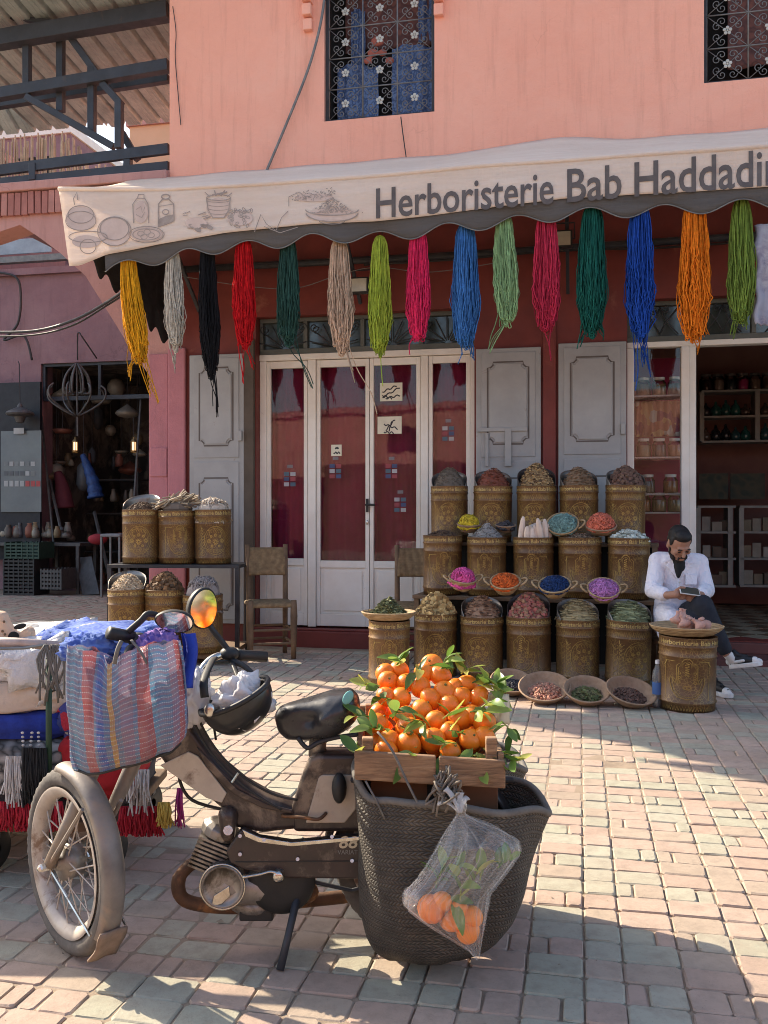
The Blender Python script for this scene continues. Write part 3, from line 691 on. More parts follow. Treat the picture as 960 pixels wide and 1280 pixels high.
def bank(u, t):   # t: 0 fold .. 1 bottom edge
    e = .11*max(0, 1-(u-u0)/.5)*t
    w = wav(u, t)
    return F(u+e*(1 if u < u0+.5 else 0), AV+.02+w, lerp(fz(u), bz(u), t)+.002*math.sin(u*5))
def fabric(name, c, c2, trans, c3=None):
    n = NT(name); vec = n.pos(rnd=False); mp = n.new('Mapping'); mp.inputs['Scale'].default_value = (1, 1, 9); n.link(vec, mp.inputs[0])
    o_ = n.ramp(n.noise(mp.outputs[0], 1.4, 7, .7), [(.3, c2), (.65, c)])
    if c3: o_ = n.mix(n.map(n.noise(vec, 2.3, 7, .7), .58, .75, 0, .55), o_, c3)
    mp2 = n.new('Mapping'); mp2.inputs['Scale'].default_value = (3, 3, .5); n.link(vec, mp2.inputs[0])
    n.link(o_, n.b.inputs['Base Color']); n.b.inputs['Roughness'].default_value = .8; n.b.inputs['Specular IOR Level'].default_value = .15
    h = n.math('ADD', n.noise(mp.outputs[0], 1.1, 5), n.math('MULTIPLY', n.noise(mp2.outputs[0], 2.0, 4), .8)); bp = n.bump(h, .5, .04)
    tb = n.new('BsdfTranslucent'); mx = n.new('MixShader'); mx.inputs[0].default_value = trans
    n.link(o_, tb.inputs[0]); n.link(bp.outputs[0], tb.inputs['Normal']); n.link(n.b.outputs[0], mx.inputs[1]); n.link(tb.outputs[0], mx.inputs[2]); n.link(mx.outputs[0], n.o.inputs[0]); return n.m
M['canvas'] = fabric('cream_canvas', (.90,.80,.71), (.82,.70,.60), .40, (.80,.62,.53))
M['valance'] = fabric('grey_valance', (.115,.11,.108), (.085,.08,.078), .06)
M['banner_ink'] = mk('faded_ink', (.085,.075,.075), (.13,.115,.11), 12, .8); M['sketch'] = mk('sketch_ink', (.24,.20,.18), (.40,.34,.30), 18, .8); M['sketch_grey'] = mk('sketch_wash', (.60,.48,.42), (.50,.39,.34), 10, .85)
aw = thing('shop_awning', 'faded cream canvas awning with herbalist lettering and scalloped grey valance', 'awning', F(0, 0, 3.4), -FA)
q = MB(); NU = 150
q.grid(NU, 12, lambda s, t: F(lerp(u0, u1, s), lerp(.03, AV+.02, t), lerp(4.66+.005*math.sin(s*60)+.07*math.exp(-((lerp(u0,u1,s)-2.05)/.5)**2), fz(lerp(u0, u1, s))+.002*math.sin(lerp(u0, u1, s)*5), t)-.05*math.sin(PI*t)*(1-t)*(1+.25*math.sin(s*37))))
M['canopy'] = fabric('sunbleached_canopy', (.95,.83,.70), (.88,.74,.60), .35, (.84,.68,.55))  # canvas colour lifted lighter and warmer to offset the grey shade on top
o = q.build('canopy', M['canopy'], aw, smooth=True, world=True); o.modifiers.new('t', 'SOLIDIFY').thickness = .003
q = MB(); q.grid(NU, 14, lambda s, t: bank(lerp(u0, u1, s), t)); ban = q.build('banner', M['canvas'], aw, smooth=True, world=True); ban.modifiers.new('t', 'SOLIDIFY').thickness = .003
q = MB(); q.tube([bank(lerp(u0, u1, i/120), 0)+V((0, 0, .004)) for i in range(121)], .02, 8); q.build('fold_hem', M['canvas'], aw, smooth=True, world=True)
q = MB(); uv0 = u0+.42
def val(s, t):
    u = lerp(uv0, u1, s); p = bank(u, .97); sc_ = .125+.045*math.cos((u-2.1)*TAU/.56)
    return p+FN*(-.012-.03*t+.015*math.sin(u*6)*t)+V((0, 0, .02-(sc_+.02)*t))
q.grid(360, 4, val); o = q.build('valance', M['valance'], aw, smooth=True, world=True); o.modifiers.new('t', 'SOLIDIFY').thickness = .004
q = MB(); q.tube([val(s/360, 1)+FN*.004 for s in range(361)], .0055, 5); q.build('valance_trim', M['grille'], aw, world=True, smooth=True)
# side flap hanging under the open end
q = MB()
def side(s, t):
    v = lerp(1.24, .06, s); top = lerp(3.75, 4.5, s); bot = lerp(3.46, 2.98, s)+.05*math.cos(s*TAU*6)
    return F(lerp(u0+.30, UL+.02, s)+.02*math.sin(s*9+t*4), v, lerp(top, bot, t))
q.grid(60, 6, side); o = q.build('side_flap', mk('black_flap', (.02,.02,.022), rough=.85), aw, smooth=True, world=True); o.modifiers.new('t', 'SOLIDIFY').thickness = .004
q = MB(); q.tube([F(u0+.5, AV-.03, 3.66), F(2.5, AV-.03, 3.80), F(u1-.2, AV-.03, 3.84)], .022, 8); q.build('front_bar', M['steel'], aw, world=True, smooth=True)
for u in (-1.4, .25, 2.2, 4.4):
    q = MB(); q.beam(F(u, .03, 3.3), F(u, .62, 3.78), .03, .03); q.beam(F(u, .62, 3.78), F(u, AV-.03, 3.78), .03, .03); q.build('folding_arm', M['steel'], aw, world=True)
q = MB(); q.tube([F(UL+.05, .05, 3.72), F(1, .06, 3.70), F(5.5, .05, 3.73)], .035, 8); q.build('roller_tube', M['iron'], aw, world=True, smooth=True)
# lettering
base = lambda px: 272.5-(px-470)*.0845
caph = lambda px: 36.5+(px-470)*.0165
def onban(px, py, off=.006):
    u, z = fp(px, py, AV+.02); t = min(1, max(0, (fz(u)-z)/max(.01, fz(u)-bz(u)))); off += .003
    w = wav(u, t); u, z = fp(px, py, AV+.02+w+off); return F(u, AV+.02+w+off, z)
q = MB()
for wd, x0, x1 in (('Herboristerie', 470, 692), ('Bab', 709, 777), ('Haddadin', 793, 977)):
    vv, ff, a, b = text_geo(wd, .013)
    q.add([onban(lerp(x0, x1, (x-a)/(b-a)), base(lerp(x0, x1, (x-a)/(b-a)))-y/.69*caph(lerp(x0, x1, (x-a)/(b-a)))) for x, y, _ in vv], ff)
q.build('lettering', M['banner_ink'], ban)
# sketched bowls, bottles and herbs printed on the banner
def circ(cx, cy, rx, ry, a0=0, a1=TAU, n=28, rot=0.0):
    return [(cx+rx*math.cos(a0+(a1-a0)*i/n)*math.cos(rot)-ry*math.sin(a0+(a1-a0)*i/n)*math.sin(rot), cy+rx*math.cos(a0+(a1-a0)*i/n)*math.sin(rot)+ry*math.sin(a0+(a1-a0)*i/n)*math.cos(rot)) for i in range(n+1)]
sk = MB(); fl = MB()
def S(line, w=1.1): sk.strip(line, w, lambda a, b: onban(a, b, .008))
def Fl(line, m): m.add([onban(a, b, .0055) for a, b in line], [tuple(range(len(line)))])
for e in ((101,273,19,15),(143,289,20,18),(108,302,18,8),(273,260,15,13),(183,293,20,9),(176,265,9,14),(300,273,16,9),(415,268,30,8),(392,247,24,5),(245,279,14,7)): fl = MB(); Fl(circ(*e)[:-1], fl); fl.build('sketch_shading', M['sketch_grey'], ban)
for e in ((101,268,16,11),(101,276,19,12),(110,296,24,7),(143,289,21,18),(143,286,18,14),(183,293,22,10),(183,293,17,7),(273,247,15,3.5),(110,308,10,9)): S(circ(*e), 1.0)
for e in ((176,292,4,3),(184,290,4,3.4),(189,294,4,3),(180,296,4,3)): S(circ(*e), .9)
S([(93,256),(92,248),(96,240),(97,250)]); S([(258,247),(260,262),(266,272),(280,272),(286,262),(288,247)], 1.3)
for k in range(4): S(circ(273,250+k*5,15-k*.9,3,0,PI), .8)
S([(167,279),(166,255),(171,248),(181,248),(185,255),(186,279)]); S([(172,248),(173,243),(180,243),(180,248)])
S([(198,284),(198,255),(203,249),(211,249),(217,255),(217,276)], 1.5); S(circ(207,246,5,3), 1.6); Fl([(198,284),(198,274),(207,270),(217,268),(217,277),(208,281)], sk); S([(198,258),(217,255)], .7)
S(circ(207,265,4,3)); S([(170,262),(176,258),(178,266),(181,259)], .8); S([(170,268),(177,272),(181,265)], .8)
S([(262,246),(256,240)]); S([(270,245),(268,238)], 1.6); S([(276,245),(281,238)], 1.6); S([(284,246),(290,241)]); S([(265,244),(284,240)], 2)
rk = random.Random(9)
for k in range(26): x, y = rk.uniform(288, 318), rk.uniform(262, 283); S(circ(x, y, rk.uniform(2, 4), 1.4, 0, TAU, 8, rk.uniform(0, 3)), .7)
for k in range(14): x, y = rk.uniform(228, 262), rk.uniform(266, 286); S([(x, y), (x+rk.uniform(3, 9), y+rk.uniform(-4, 2))], .9)
for x, y in ((240,283),(247,287),(254,282),(262,284)): Fl(circ(x, y, 5, 2.6, 0, TAU, 10, .5), sk)
S([(318,290),(326,268),(333,280),(345,288),(352,272),(360,264)], .9); S([(330,283),(350,291),(372,284)], .9); S([(361,258),(361,246),(374,240),(383,247)], .8)
S(circ(415,262,33,7,0,PI), 1.4); S(circ(415,265,33,12,.15,PI-.15), 1.4); S(circ(415,276,16,4,0,PI), .9)
for k in range(230):
    x = rk.gauss(415, 11); h = 20*max(0, 1-abs(x-415)/28); y = 266-rk.random()*h; S([(x, y), (x+rk.uniform(-2.4, 2.4), y+rk.uniform(-1.6, 1.6))], .9)
for k in range(110): x = rk.uniform(366, 418); y = 248+rk.gauss(0, 3)-(x-366)*.13; S([(x, y), (x+rk.uniform(-2, 3), y+rk.uniform(-2, 2))], .9)
sk.build('sketch_lines', M['sketch'], ban)
# wires behind the skeins
def wire(label, pts, r=.006, mat='iron', name='wire', n=6): q = MB(); q.tube(spline(pts, n), r, 6); return q.build(name, M[mat], smooth=True, label=label, cat='wire')
def fpt(px, py, v): u, z = fp(px, py, v); return F(u, v, z)
wire('thin slack wire strung under the awning behind the skeins', [fpt(225,345,.5), fpt(310,358,.6), fpt(370,360,.6), fpt(420,345,.6), fpt(470,334,.6), fpt(540,340,.6), fpt(640,325,.6)], .0035, 'grille')
wire('black cable running under the awning past the floodlight', [fpt(455,331,.2), fpt(560,325,.2), fpt(640,318,.2), fpt(720,312,.2), fpt(820,310,.2), fpt(960,300,.2)], .010, 'black')
wire('grey conduit hanging down the salmon wall beside the window', [fpt(408,-60,.05), fpt(404,10,.05), fpt(388,78,.05), fpt(360,150,.05), fpt(327,228,.05)], .013, 'grille')
wire('thin black wire falling from the window sill to the awning', [fpt(501,146,.03), fpt(504,170,.03), fpt(509,206,.04)], .005, 'black')
wire('double black cable sagging from the awning end across the gateway', [F(u0+.55, 1.0, 3.35), fpt(130,380,.7), fpt(90,401,.6), fpt(40,414,.5), fpt(-30,415,.4)], .014, 'iron')
wire('second sagging cable below the double black one across the gateway', [F(u0+.55, .98, 3.32), fpt(130,384,.66), fpt(90,407,.56), fpt(40,419,.46), fpt(-30,421,.36)], .009, 'black')
wire('thin crack-like wire down the corner of the salmon wall', [fpt(216,8,.012), fpt(220,40,.012), fpt(219,70,.012), fpt(222,110,.012), fpt(226,156,.012)], .004, 'iron')
# floodlights
for (px, py, v, lb) in ((447,357,.45,'small black floodlight under the awning behind the beige skein'), (700,299,.6,'black floodlight with pale lens above the red post')):
    t = thing('floodlight', lb, 'lamp', fpt(px, py, v), -FA, 'floodlights under the awning'); 
    q = MB(); q.box(-.105, .105, -.02, .04, -.075, .075); q.build('housing', M['black'], t, bevel=.01)
    q = MB(); q.box(-.088, .088, -.026, -.019, -.058, .058); q.build('lens', mk('pale_lens', (.62,.58,.45), rough=.2), t)
    q = MB(); q.tube([(-.11, .0, 0), (-.12, .06, .02), (-.12, .08, .16), (.12, .08, .16), (.12, .06, .02), (.11, 0, 0)], .008, 6); q.build('bracket', M['iron'], t)
# ================================================================== yarn skeins
def skein(px, yt, yb, w, colr, lb, tails=(), drift=0.0, n=95, seed=0, rad=.0041, v=1.2, tangle=0.0, kink=1.0):
    rr = random.Random(seed+px); top = fpt(px, yt, v); Y = top.y; s = Y/FPX; L = (yb-yt)*s; W = w*s*1.0
    t = thing('yarn_skein', lb, 'yarn', top, -FA, 'dyed yarn skeins hanging from the awning')
    q = MB()
    for i in range(n):
        a = rr.uniform(0, TAU); f = math.sqrt(rr.random()); ln = L*rr.uniform(.80, 1.0)*(1-.10*f*f); ph = rr.uniform(0, 6); ph2 = rr.uniform(0, 6); da = rr.gauss(0, .35); pts = []
        N = 15
        for k in range(N+1):
            x = k/N; prof = interp([(0,.20),(.04,.30),(.14,.37),(.45,.46),(.8,.52),(1,.36)], x)
            aa = a+da*x; wob = (.004*kink+.03*W)*math.sin(ph+x*9)*x
            pts.append(V((W*prof*f*math.cos(aa)+wob+drift*s*x*x+tangle*rr.gauss(0, .012)*x, .8*W*prof*f*math.sin(aa)+.004*math.sin(ph2+x*11), .012-.0*f-ln*x+(.02*(1-f*f)*max(0, 1-x*12))+tangle*rr.gauss(0, .01)*x)))
        if rr.random() < .75:   # fold back into a loop
            e = pts[-1]; rl = rr.uniform(.006, .014); dr = -1 if e.x > drift*s else 1
            for b in (40, 95, 140, 175): pts.append(e+V((dr*rl*(1-math.cos(R(b))), rr.uniform(-.006, .006), -rl*math.sin(R(b)))))
            e = pts[-1]
            for b in (1, 2, 3): pts.append(e+V((dr*.004*b-.2*drift*s*b*.1, 0, .035*b)))
        q.tube(pts, rad*rr.uniform(.8, 1.15), 4, cap=False)
    mt = mk('yarn_%d' % px, colr, tuple(c*.62 for c in colr), 30, .9, island=.36, trans=.12, spec=.15)
    q.build('strands', mt, t, smooth=True)
    for k, (tx, ty, m) in enumerate(tails):
        q = MB(); e = V(((tx-px)*s, 0, -(ty-yt)*s))
        for j in range(m):
            b = V((rr.uniform(-.3, .3)*W+drift*s*.7, -.02+rr.uniform(-.02, .02), -L*.78)); c = e+V((rr.gauss(0, .012), rr.gauss(0, .01), rr.uniform(0, .12)))
            q.tube(spline([b, lerp(b, c, .4)+V((rr.gauss(0, .014), 0, -.02)), lerp(b, c, .75)+V((rr.gauss(0, .01), 0, .01)), c], 5), rad*.95, 4)
        q.build('loose_tail', mt, t, smooth=True)
    q = MB(); 
    for sx in (-1, 1): q.tube([(sx*.012, 0, -.03), (sx*.02, .005, .06), (sx*.006, .02, .22)], .002, 4)
    q.build('string', M['iron'], t); return t
yarns = [(160,326,462,27,(.83,.40,.02),'golden yellow yarn skein with long loose tails at the open awning end',[(200,508,3),(190,500,3),(161,480,6)],16,90),
 (216,326,442,25,(.60,.55,.45),'undyed cream yarn skein beside the golden one',[(218,470,6)],4,90),
 (259,316,478,26,(.014,.014,.016),'black yarn skein hanging beside the red one',[(272,526,8)],6,100),
 (305,315,440,29,(.66,.015,.02),'bright scarlet red yarn skein',[(302,492,3),(318,468,3)],1,90),
 (360,313,437,29,(.035,.095,.075),'dusky dark green yarn skein hanging before the door transom',[(392,492,3)],0,85),
 (424,315,448,30,(.66,.47,.33),'beige yarn skein with one long trailing strand',[(470,530,1),(442,480,3)],4,95),
 (475,313,450,28,(.40,.50,.06),'lime green yarn skein over the door leaf',[(480,490,1)],0,95),
 (523,303,431,30,(.80,.035,.13),'hot pink yarn skein',[(512,447,2)],0,95),
 (582,297,440,34,(.06,.20,.50),'cornflower blue yarn skein with an orange strand',[(576,462,2),(590,455,5)],0,95),
 (630,284,412,30,(.32,.52,.25),'pale mint green yarn skein above the barred shutter',[(612,444,4),(626,418,4)],4,85),
 (683,279,420,33,(.60,.04,.09),'crimson rose yarn skein over the red post',[(689,456,2)],0,95),
 (740,274,426,38,(.015,.13,.10),'deep teal green yarn skein with forked end',[(724,436,8),(752,434,5)],0,105),
 (800,272,432,34,(.02,.085,.42),'royal blue yarn skein over the showcase',[(792,494,2),(812,472,4),(805,460,5)],0,105),
 (868,268,432,38,(.90,.25,.02),'tangled bright orange yarn skein',[(872,446,5),(884,436,4)],0,105),
 (927,265,410,32,(.20,.30,.055),'olive green yarn skein beside the printed scarf',[(915,432,5),(934,418,4)],0,95)]
for i, (px, yt, yb, w, c, lb, tl_, dr, nn) in enumerate(yarns): skein(px, yt-14, yb, w, c, lb, tl_, dr, nn+135, i, tangle=(1.0 if px in (868, 800) else .55))
# orange strand laid in the blue skein
n = NT('printed_scarf'); vec = n.pos(rnd=False); f = n.noise(vec, 9, 7, .7, .6); f2 = n.noise(vec, 3, 3)
n.link(n.mix(n.map(f2, .45, .6, 0, .8), n.ramp(f, [(.3, (.08,.065,.09)), (.45, (.26,.24,.30)), (.6, (.42,.41,.44)), (.75, (.34,.2,.14))]), (.32,.34,.42)), n.b.inputs['Base Color']); n.b.inputs['Roughness'].default_value = .9
q = MB(); s0 = fpt(944, 282, 1.15); s1 = fpt(1010, 404, 1.15); uA, zA = fp(943, 282, 1.15); uB, zB = fp(1005, 404, 1.15)
q.grid(30, 40, lambda s, t: F(lerp(uA, uB, s)+.012*math.sin(t*19), 1.15+.03*math.sin(s*9+t*2)+.01*math.sin(s*25), lerp(zA, zB, t)+.008*math.sin(s*40)*(t > .9)))
o = q.build('printed_scarf', n.m, smooth=True, label='printed grey and violet scarf hanging after the olive skein', cat='scarf'); o.modifiers.new('t', 'SOLIDIFY').thickness = .006
# ================================================================== spice tins
BR, BH = .165, .49
n = NT('tin_paint'); vec = n.pos(); tc = n.new('TexCoord'); 
f = n.noise(vec, 5, 6, .7); c = n.ramp(f, [(.3, (.085,.040,.016)), (.55, (.15,.075,.028)), (.8, (.235,.125,.046))])
fine = n.new('TexVoronoi', feature='DISTANCE_TO_EDGE'); fine.inputs['Scale'].default_value = 46; n.link(tc.outputs['Object'], fine.inputs['Vector'])
c = n.mix(n.math('MULTIPLY', n.map(fine.outputs['Distance'], .0, .10, 1, 0), n.map(n.noise(tc.outputs['Object'], 9, 3), .42, .55, 0, .62)), c, (.40,.25,.075))
n.link(c, n.b.inputs['Base Color']); n.b.inputs['Metallic'].default_value = .15; n.b.inputs['Roughness'].default_value = .45
n.bump(n.noise(vec, 40, 4), .12, .004); M['tin'] = n.m
M['gold'] = mk('gold_print', (.40,.26,.075), (.24,.15,.045), 25, .45, .4); M['goldlight'] = mk('pale_gold_print', (.55,.40,.15), (.38,.26,.09), 25, .4, .3); M['guard'] = mk('zinc_guard', (.30,.28,.25), (.20,.18,.16), 8, .45, .7, c3=(.16,.11,.07), s3=6, t3=.6)
M['guard_dark'] = mk('dark_guard', (.07,.055,.05), rough=.5)
q = MB(); q.lathe([(0, .004), (BR-.004, .004), (BR, 0), (BR, .05), (BR+.006, .056), (BR+.006, .064), (BR, .07), (BR, .355), (BR+.004, .359), (BR+.004, .366), (BR, .370), (BR, .42), (BR+.006, .426), (BR+.006, .434), (BR, .438), (BR+.003, BH-.006), (BR+.006, BH-.002), (BR+.002, BH), (BR-.008, BH-.002), (BR-.008, BH-.05), (0, BH-.05)], 40)
tin_body = q.mesh('tin_body', M['tin'], True)
tb2 = tin_body
def wrap(r): return lambda a, b: (r*math.sin(a/r), -r*math.cos(a/r), b)
vv, ff, a_, b_ = text_geo('Herboristerie Bab Haddadin', .012, 2)
q = MB(); wl = .50; W = wrap(BR+.0052); q.add([W(-wl/2+(x-a_)/(b_-a_)*wl, .444+y*.044) for x, y, _ in vv], ff); tin_text = q.mesh('lettering', M['goldlight'])
def orn_flower():
    q = MB(); W = wrap(BR+.003)
    def st(l, w=.0035, c=False): q.strip(l, w, W, c)
    st([(.105*math.cos(a), .215+.125*math.sin(a)) for a in [TAU*i/40 for i in range(40)]], .004, True)
    for cx, cz, r in ((-.062,.21,.021),(.062,.21,.021),(0,.20,.026),(0,.262,.015),(-.033,.165,.012),(.033,.165,.012),(-.04,.25,.012),(.04,.25,.012)):
        for k in range(8):
            a = TAU*k/8; st([(cx+.3*r*math.cos(a), cz+.3*r*math.sin(a)), (cx+r*math.cos(a+.2), cz+r*math.sin(a+.2))], .0085)
    st([(.09*math.cos(a), .215+.108*math.sin(a)) for a in [TAU*i/40 for i in range(40)]], .0025, True); st([(-.094, .145), (.094, .145)], .003)
    for k in range(6):
        x = -.075+.03*k; st([(x+.012*math.cos(t)*(1-t*.1), .125+.012*math.sin(t)) for t in [i*.5 for i in range(12)]], .0035)
        st([(x*.7+.009*math.cos(t), .298+.014*math.sin(t)) for t in [i*.6 for i in range(9)]], .003)
    for s in (-1, 1):
        st([(s*(.045+.02*t+.01*math.sin(t*7)), .26+.05*t) for t in [i/8 for i in range(9)]], .005); st([(s*(.13+.012*math.sin(z*60)), z) for z in [.31+.003*i for i in range(14)]], .006)
    for s in (-1, 1):
        for k in range(9): z = .09+.028*k; st([(s*(.118+.022*math.sin(t)), z+.012*math.cos(t*1.3)) for t in [i*.5 for i in range(9)]], .0035)
        for k in range(6): z = .1+.04*k; st([(s*(.17+.02*math.sin(t)), z+.018*math.cos(t)) for t in [i*.6 for i in range(10)]], .003)
    for k in range(23): x = -.18+.0163*k; st([(x, .376), (x+.008, .412), (x+.0163, .376)], .0035)
    for k in range(23): x = -.18+.0163*k; st([(x, .012), (x+.008, .042), (x+.0163, .012)], .003)
    return q
def orn_hand():
    q = MB(); W = wrap(BR+.003)
    def st(l, w=.0035, c=False): q.strip(l, w, W, c)
    out = [(-.05,.10),(-.085,.14),(-.105,.2),(-.10,.235),(-.085,.22),(-.068,.19),(-.06,.22),(-.06,.31),(-.045,.325),(-.03,.31),(-.03,.335),(-.015,.352),(0,.356),(.015,.352),(.03,.335),(.03,.31),(.045,.325),(.06,.31),(.06,.22),(.068,.19),(.085,.22),(.10,.235),(.105,.2),(.085,.14),(.05,.10),(0,.088)]
    st(out, .005, True); st([(x*.82, .2+(z-.2)*.88) for x, z in out], .003, True)
    st([(.022*math.cos(a), .165+.011*math.sin(a)) for a in [TAU*i/16 for i in range(16)]], .005, True); st([(-.004, .165), (.004, .165)], .008)
    for k in range(5): st([(.012*math.sin(t*6+k), .24+.018*k+.014*t) for t in [i/8 for i in range(9)]], .0055)
    for s in (-1, 1):
        for k in range(3): st([(s*(.045+.008*math.cos(t)), .20+.03*k+.008*math.sin(t)) for t in [i*.7 for i in range(10)]], .004)
        st([(s*.135, z) for z in (.08, .34)], .003); st([(s*(.14+.01*math.sin(z*90)), z) for z in [.30+.003*i for i in range(14)]], .005)
        st([(s*x, .335) for x in (.07, .135)], .003)
    for k in range(20): x = -.16+.0163*k; st([(x, .012), (x+.008, .042), (x+.0163, .012)], .003)
    return q
orns = [orn_flower().mesh('gold_ornament', M['gold']), orn_hand().mesh('gold_ornament', M['gold'])]
def guard(h, mat):
    q = MB(); N = 28
    def fn(s, t):
        a = lerp(R(-25), R(205), s); top = .84*h*math.sin(max(0, min(1, s))*PI)**.75
        r = BR-.004+.0*t; return (r*math.cos(a), r*math.sin(a), BH-.02+t*(top+.02))
    q.grid(N, 4, fn); me = q.mesh('back_guard', mat, True); return me
guards = {(h, k): guard(h, M[k]) for h in (.17, .20) for k in ('guard', 'guard_dark')}
# heaps: a dome plus hundreds of separate pieces
def heap(kind, r, h, size, n, seed, power=1.0, lean=0.0):
    rr = random.Random(seed); q = MB()
    def z(x, y):
        d = min(1, math.hypot(x, y)/r); return h*(1-d**power if power < 1.5 else (1-d*d)**1.0)*(1+lean*(y/r))
    q.grid(14, 14, lambda s, t: (lambda a, d: (d*r*.985*math.cos(a), d*r*.985*math.sin(a), z(d*r*math.cos(a), d*r*math.sin(a))-.006))(s*TAU, t), flip=True)
    for i in range(n):
        a = rr.uniform(0, TAU); d = math.sqrt(rr.random())*r*.97; x, y = d*math.cos(a), d*math.sin(a); c = V((x, y, z(x, y)+rr.uniform(-.2, .6)*size)); s = size*1.22*rr.uniform(.6, 1.35)
        E = Matrix.Rotation(rr.uniform(0, TAU), 3, 'Z') @ Matrix.Rotation(rr.uniform(-1, 1), 3, 'X')
        if kind == 'grain': k = [(1,0,0),(-1,0,0),(0,.7,0),(0,-.7,0),(0,0,.6),(0,0,-.6)]; fs = [(0,2,4),(2,1,4),(1,3,4),(3,0,4),(2,0,5),(1,2,5),(3,1,5),(0,3,5)]
        elif kind == 'nut': k = [(a1*.8, b1*.7, c1*.7) for a1 in (-1,1) for b1 in (-1,1) for c1 in (-1,1)]; fs = [(0,1,3,2),(4,6,7,5),(0,4,5,1),(2,3,7,6),(0,2,6,4),(1,5,7,3)]
        elif kind == 'leaf': k = [(-1.5,0,0),(-.3,.5,.25),(1.5,0,0),(-.3,-.5,.25)]; fs = [(0,3,2,1)]
        elif kind == 'stick': k = [(-2.2,-.16,-.1),(2.2,-.16,0),(2.2,.16,0),(-2.2,.16,-.1),(-2.2,0,.2),(2.2,0,.3)]; fs = [(0,1,5,4),(2,3,4,5),(0,3,2,1),(1,2,5),(3,0,4)]
        q.add([c+E @ (V(p)*s) for p in k], fs)
    return q
def tangle(r, h, strands, rad, seed, over=0.0, squash=1.0):
    rr = random.Random(seed); q = MB()
    q.ell((0, 0, h*.25), (r*.9, r*.9, h*.62), 14, 8)
    for i in range(strands):
        c = V((rr.uniform(-.6, .6)*r, rr.uniform(-.6, .6)*r, 0)); a = rr.uniform(0, TAU); pts = []; n = 14; rad_l = rr.uniform(.25, .75)*r
        for k in range(n):
            b = a+k*rr.uniform(.25, .6); x = c.x+rad_l*math.cos(b); y = c.y+rad_l*math.sin(b); d = math.hypot(x, y)/r
            if d > 1: x /= d; y /= d; d = 1
            pts.append(V((x, y, h*math.sqrt(max(.02, 1-d*d*.95))+rr.gauss(0, .004)-over*(max(0, d-.75)*4)*h)))
        q.tube(spline(pts, 2), rad, 4, cap=False)
    return q
HM = {}
def hm(key, c, c2):
    n = NT('heap_'+key); ge = n.new('NewGeometry'); d = tuple(x*.38 for x in c2); l = tuple(min(.9, x*1.55) for x in c)
    n.link(n.ramp(ge.outputs['Random Per Island'], [(0, d), (.3, c2), (.6, c), (.85, l), (1, d)]), n.b.inputs['Base Color']); n.b.inputs['Roughness'].default_value = .8; HM[key] = n.m
for k, c, c2 in (('herb', (.22,.23,.11), (.11,.12,.05)), ('ginger', (.52,.36,.15), (.36,.22,.08)), ('mixed', (.34,.20,.12), (.16,.09,.06)), ('rosebud', (.30,.09,.075), (.42,.25,.15)), ('straw', (.42,.34,.18), (.26,.2,.1)), ('greenleaf', (.27,.30,.16), (.15,.17,.08)),
                 ('brownseed', (.12,.07,.04), (.08,.045,.03)), ('greysalt', (.28,.26,.24), (.2,.19,.18)), ('grey', (.15,.12,.09), (.1,.08,.06)), ('whitechunk', (.5,.52,.46), (.32,.34,.28)), ('dustybrown', (.20,.14,.09), (.13,.09,.06)), ('redpetal', (.22,.065,.04), (.28,.12,.07)), ('chamomile', (.33,.22,.10), (.18,.11,.06)),
                 ('leafmix', (.22,.14,.08), (.3,.2,.13)), ('blackpod', (.11,.06,.045), (.2,.12,.08)), ('olive', (.03,.028,.032), (.06,.055,.06)), ('hazel', (.40,.17,.11), (.5,.27,.17)), ('greenbits', (.12,.14,.05), (.2,.18,.08)), ('pepper', (.10,.055,.04), (.16,.09,.06)),
                 ('bark', (.20,.105,.045), (.13,.07,.03)), ('palegrain', (.56,.43,.28), (.42,.31,.2)), ('root', (.36,.29,.2), (.16,.12,.09))): hm(k, c, c2)
cnt = [0]
def tin(loc, label, content, gd=None, orn=0, group='painted spice tins', sc_=1.0, hh=.1, kind='grain', size=.011, n=420, text=True, rz=0.0, lean=.35, power=2, tex=None):
    cnt[0] += 1
    t = thing('spice_tin', label, 'tin', loc, rz, group); t.scale = (sc_*random.uniform(.97, 1.03), sc_*random.uniform(.97, 1.03), random.uniform(.985, 1.015)); t.rotation_euler = (random.gauss(0, .006), random.gauss(0, .01), rz+random.uniform(-.15, .15))
    put('body', tin_body, t); 
    if text: put('lettering', tin_text, t, rot=(0, 0, random.uniform(-.35, .35)))
    put('ornament', orns[orn], t, rot=(0, 0, random.uniform(-.3, .3)))
    if gd:
        g = put('back_guard', guards[gd], t); g.modifiers.new('t', 'SOLIDIFY').thickness = .004
    if content:
        q = heap(kind, BR-.008, hh, size, n, cnt[0], power, lean); put('filling', q.mesh('filling', HM[content]), t, loc=(0, 0, BH-.025), kind='stuff')
    return t
def gp(px, Y, z=0.0): return V(((px-480)/FPX*Y, Y, z))
RZ = -.1
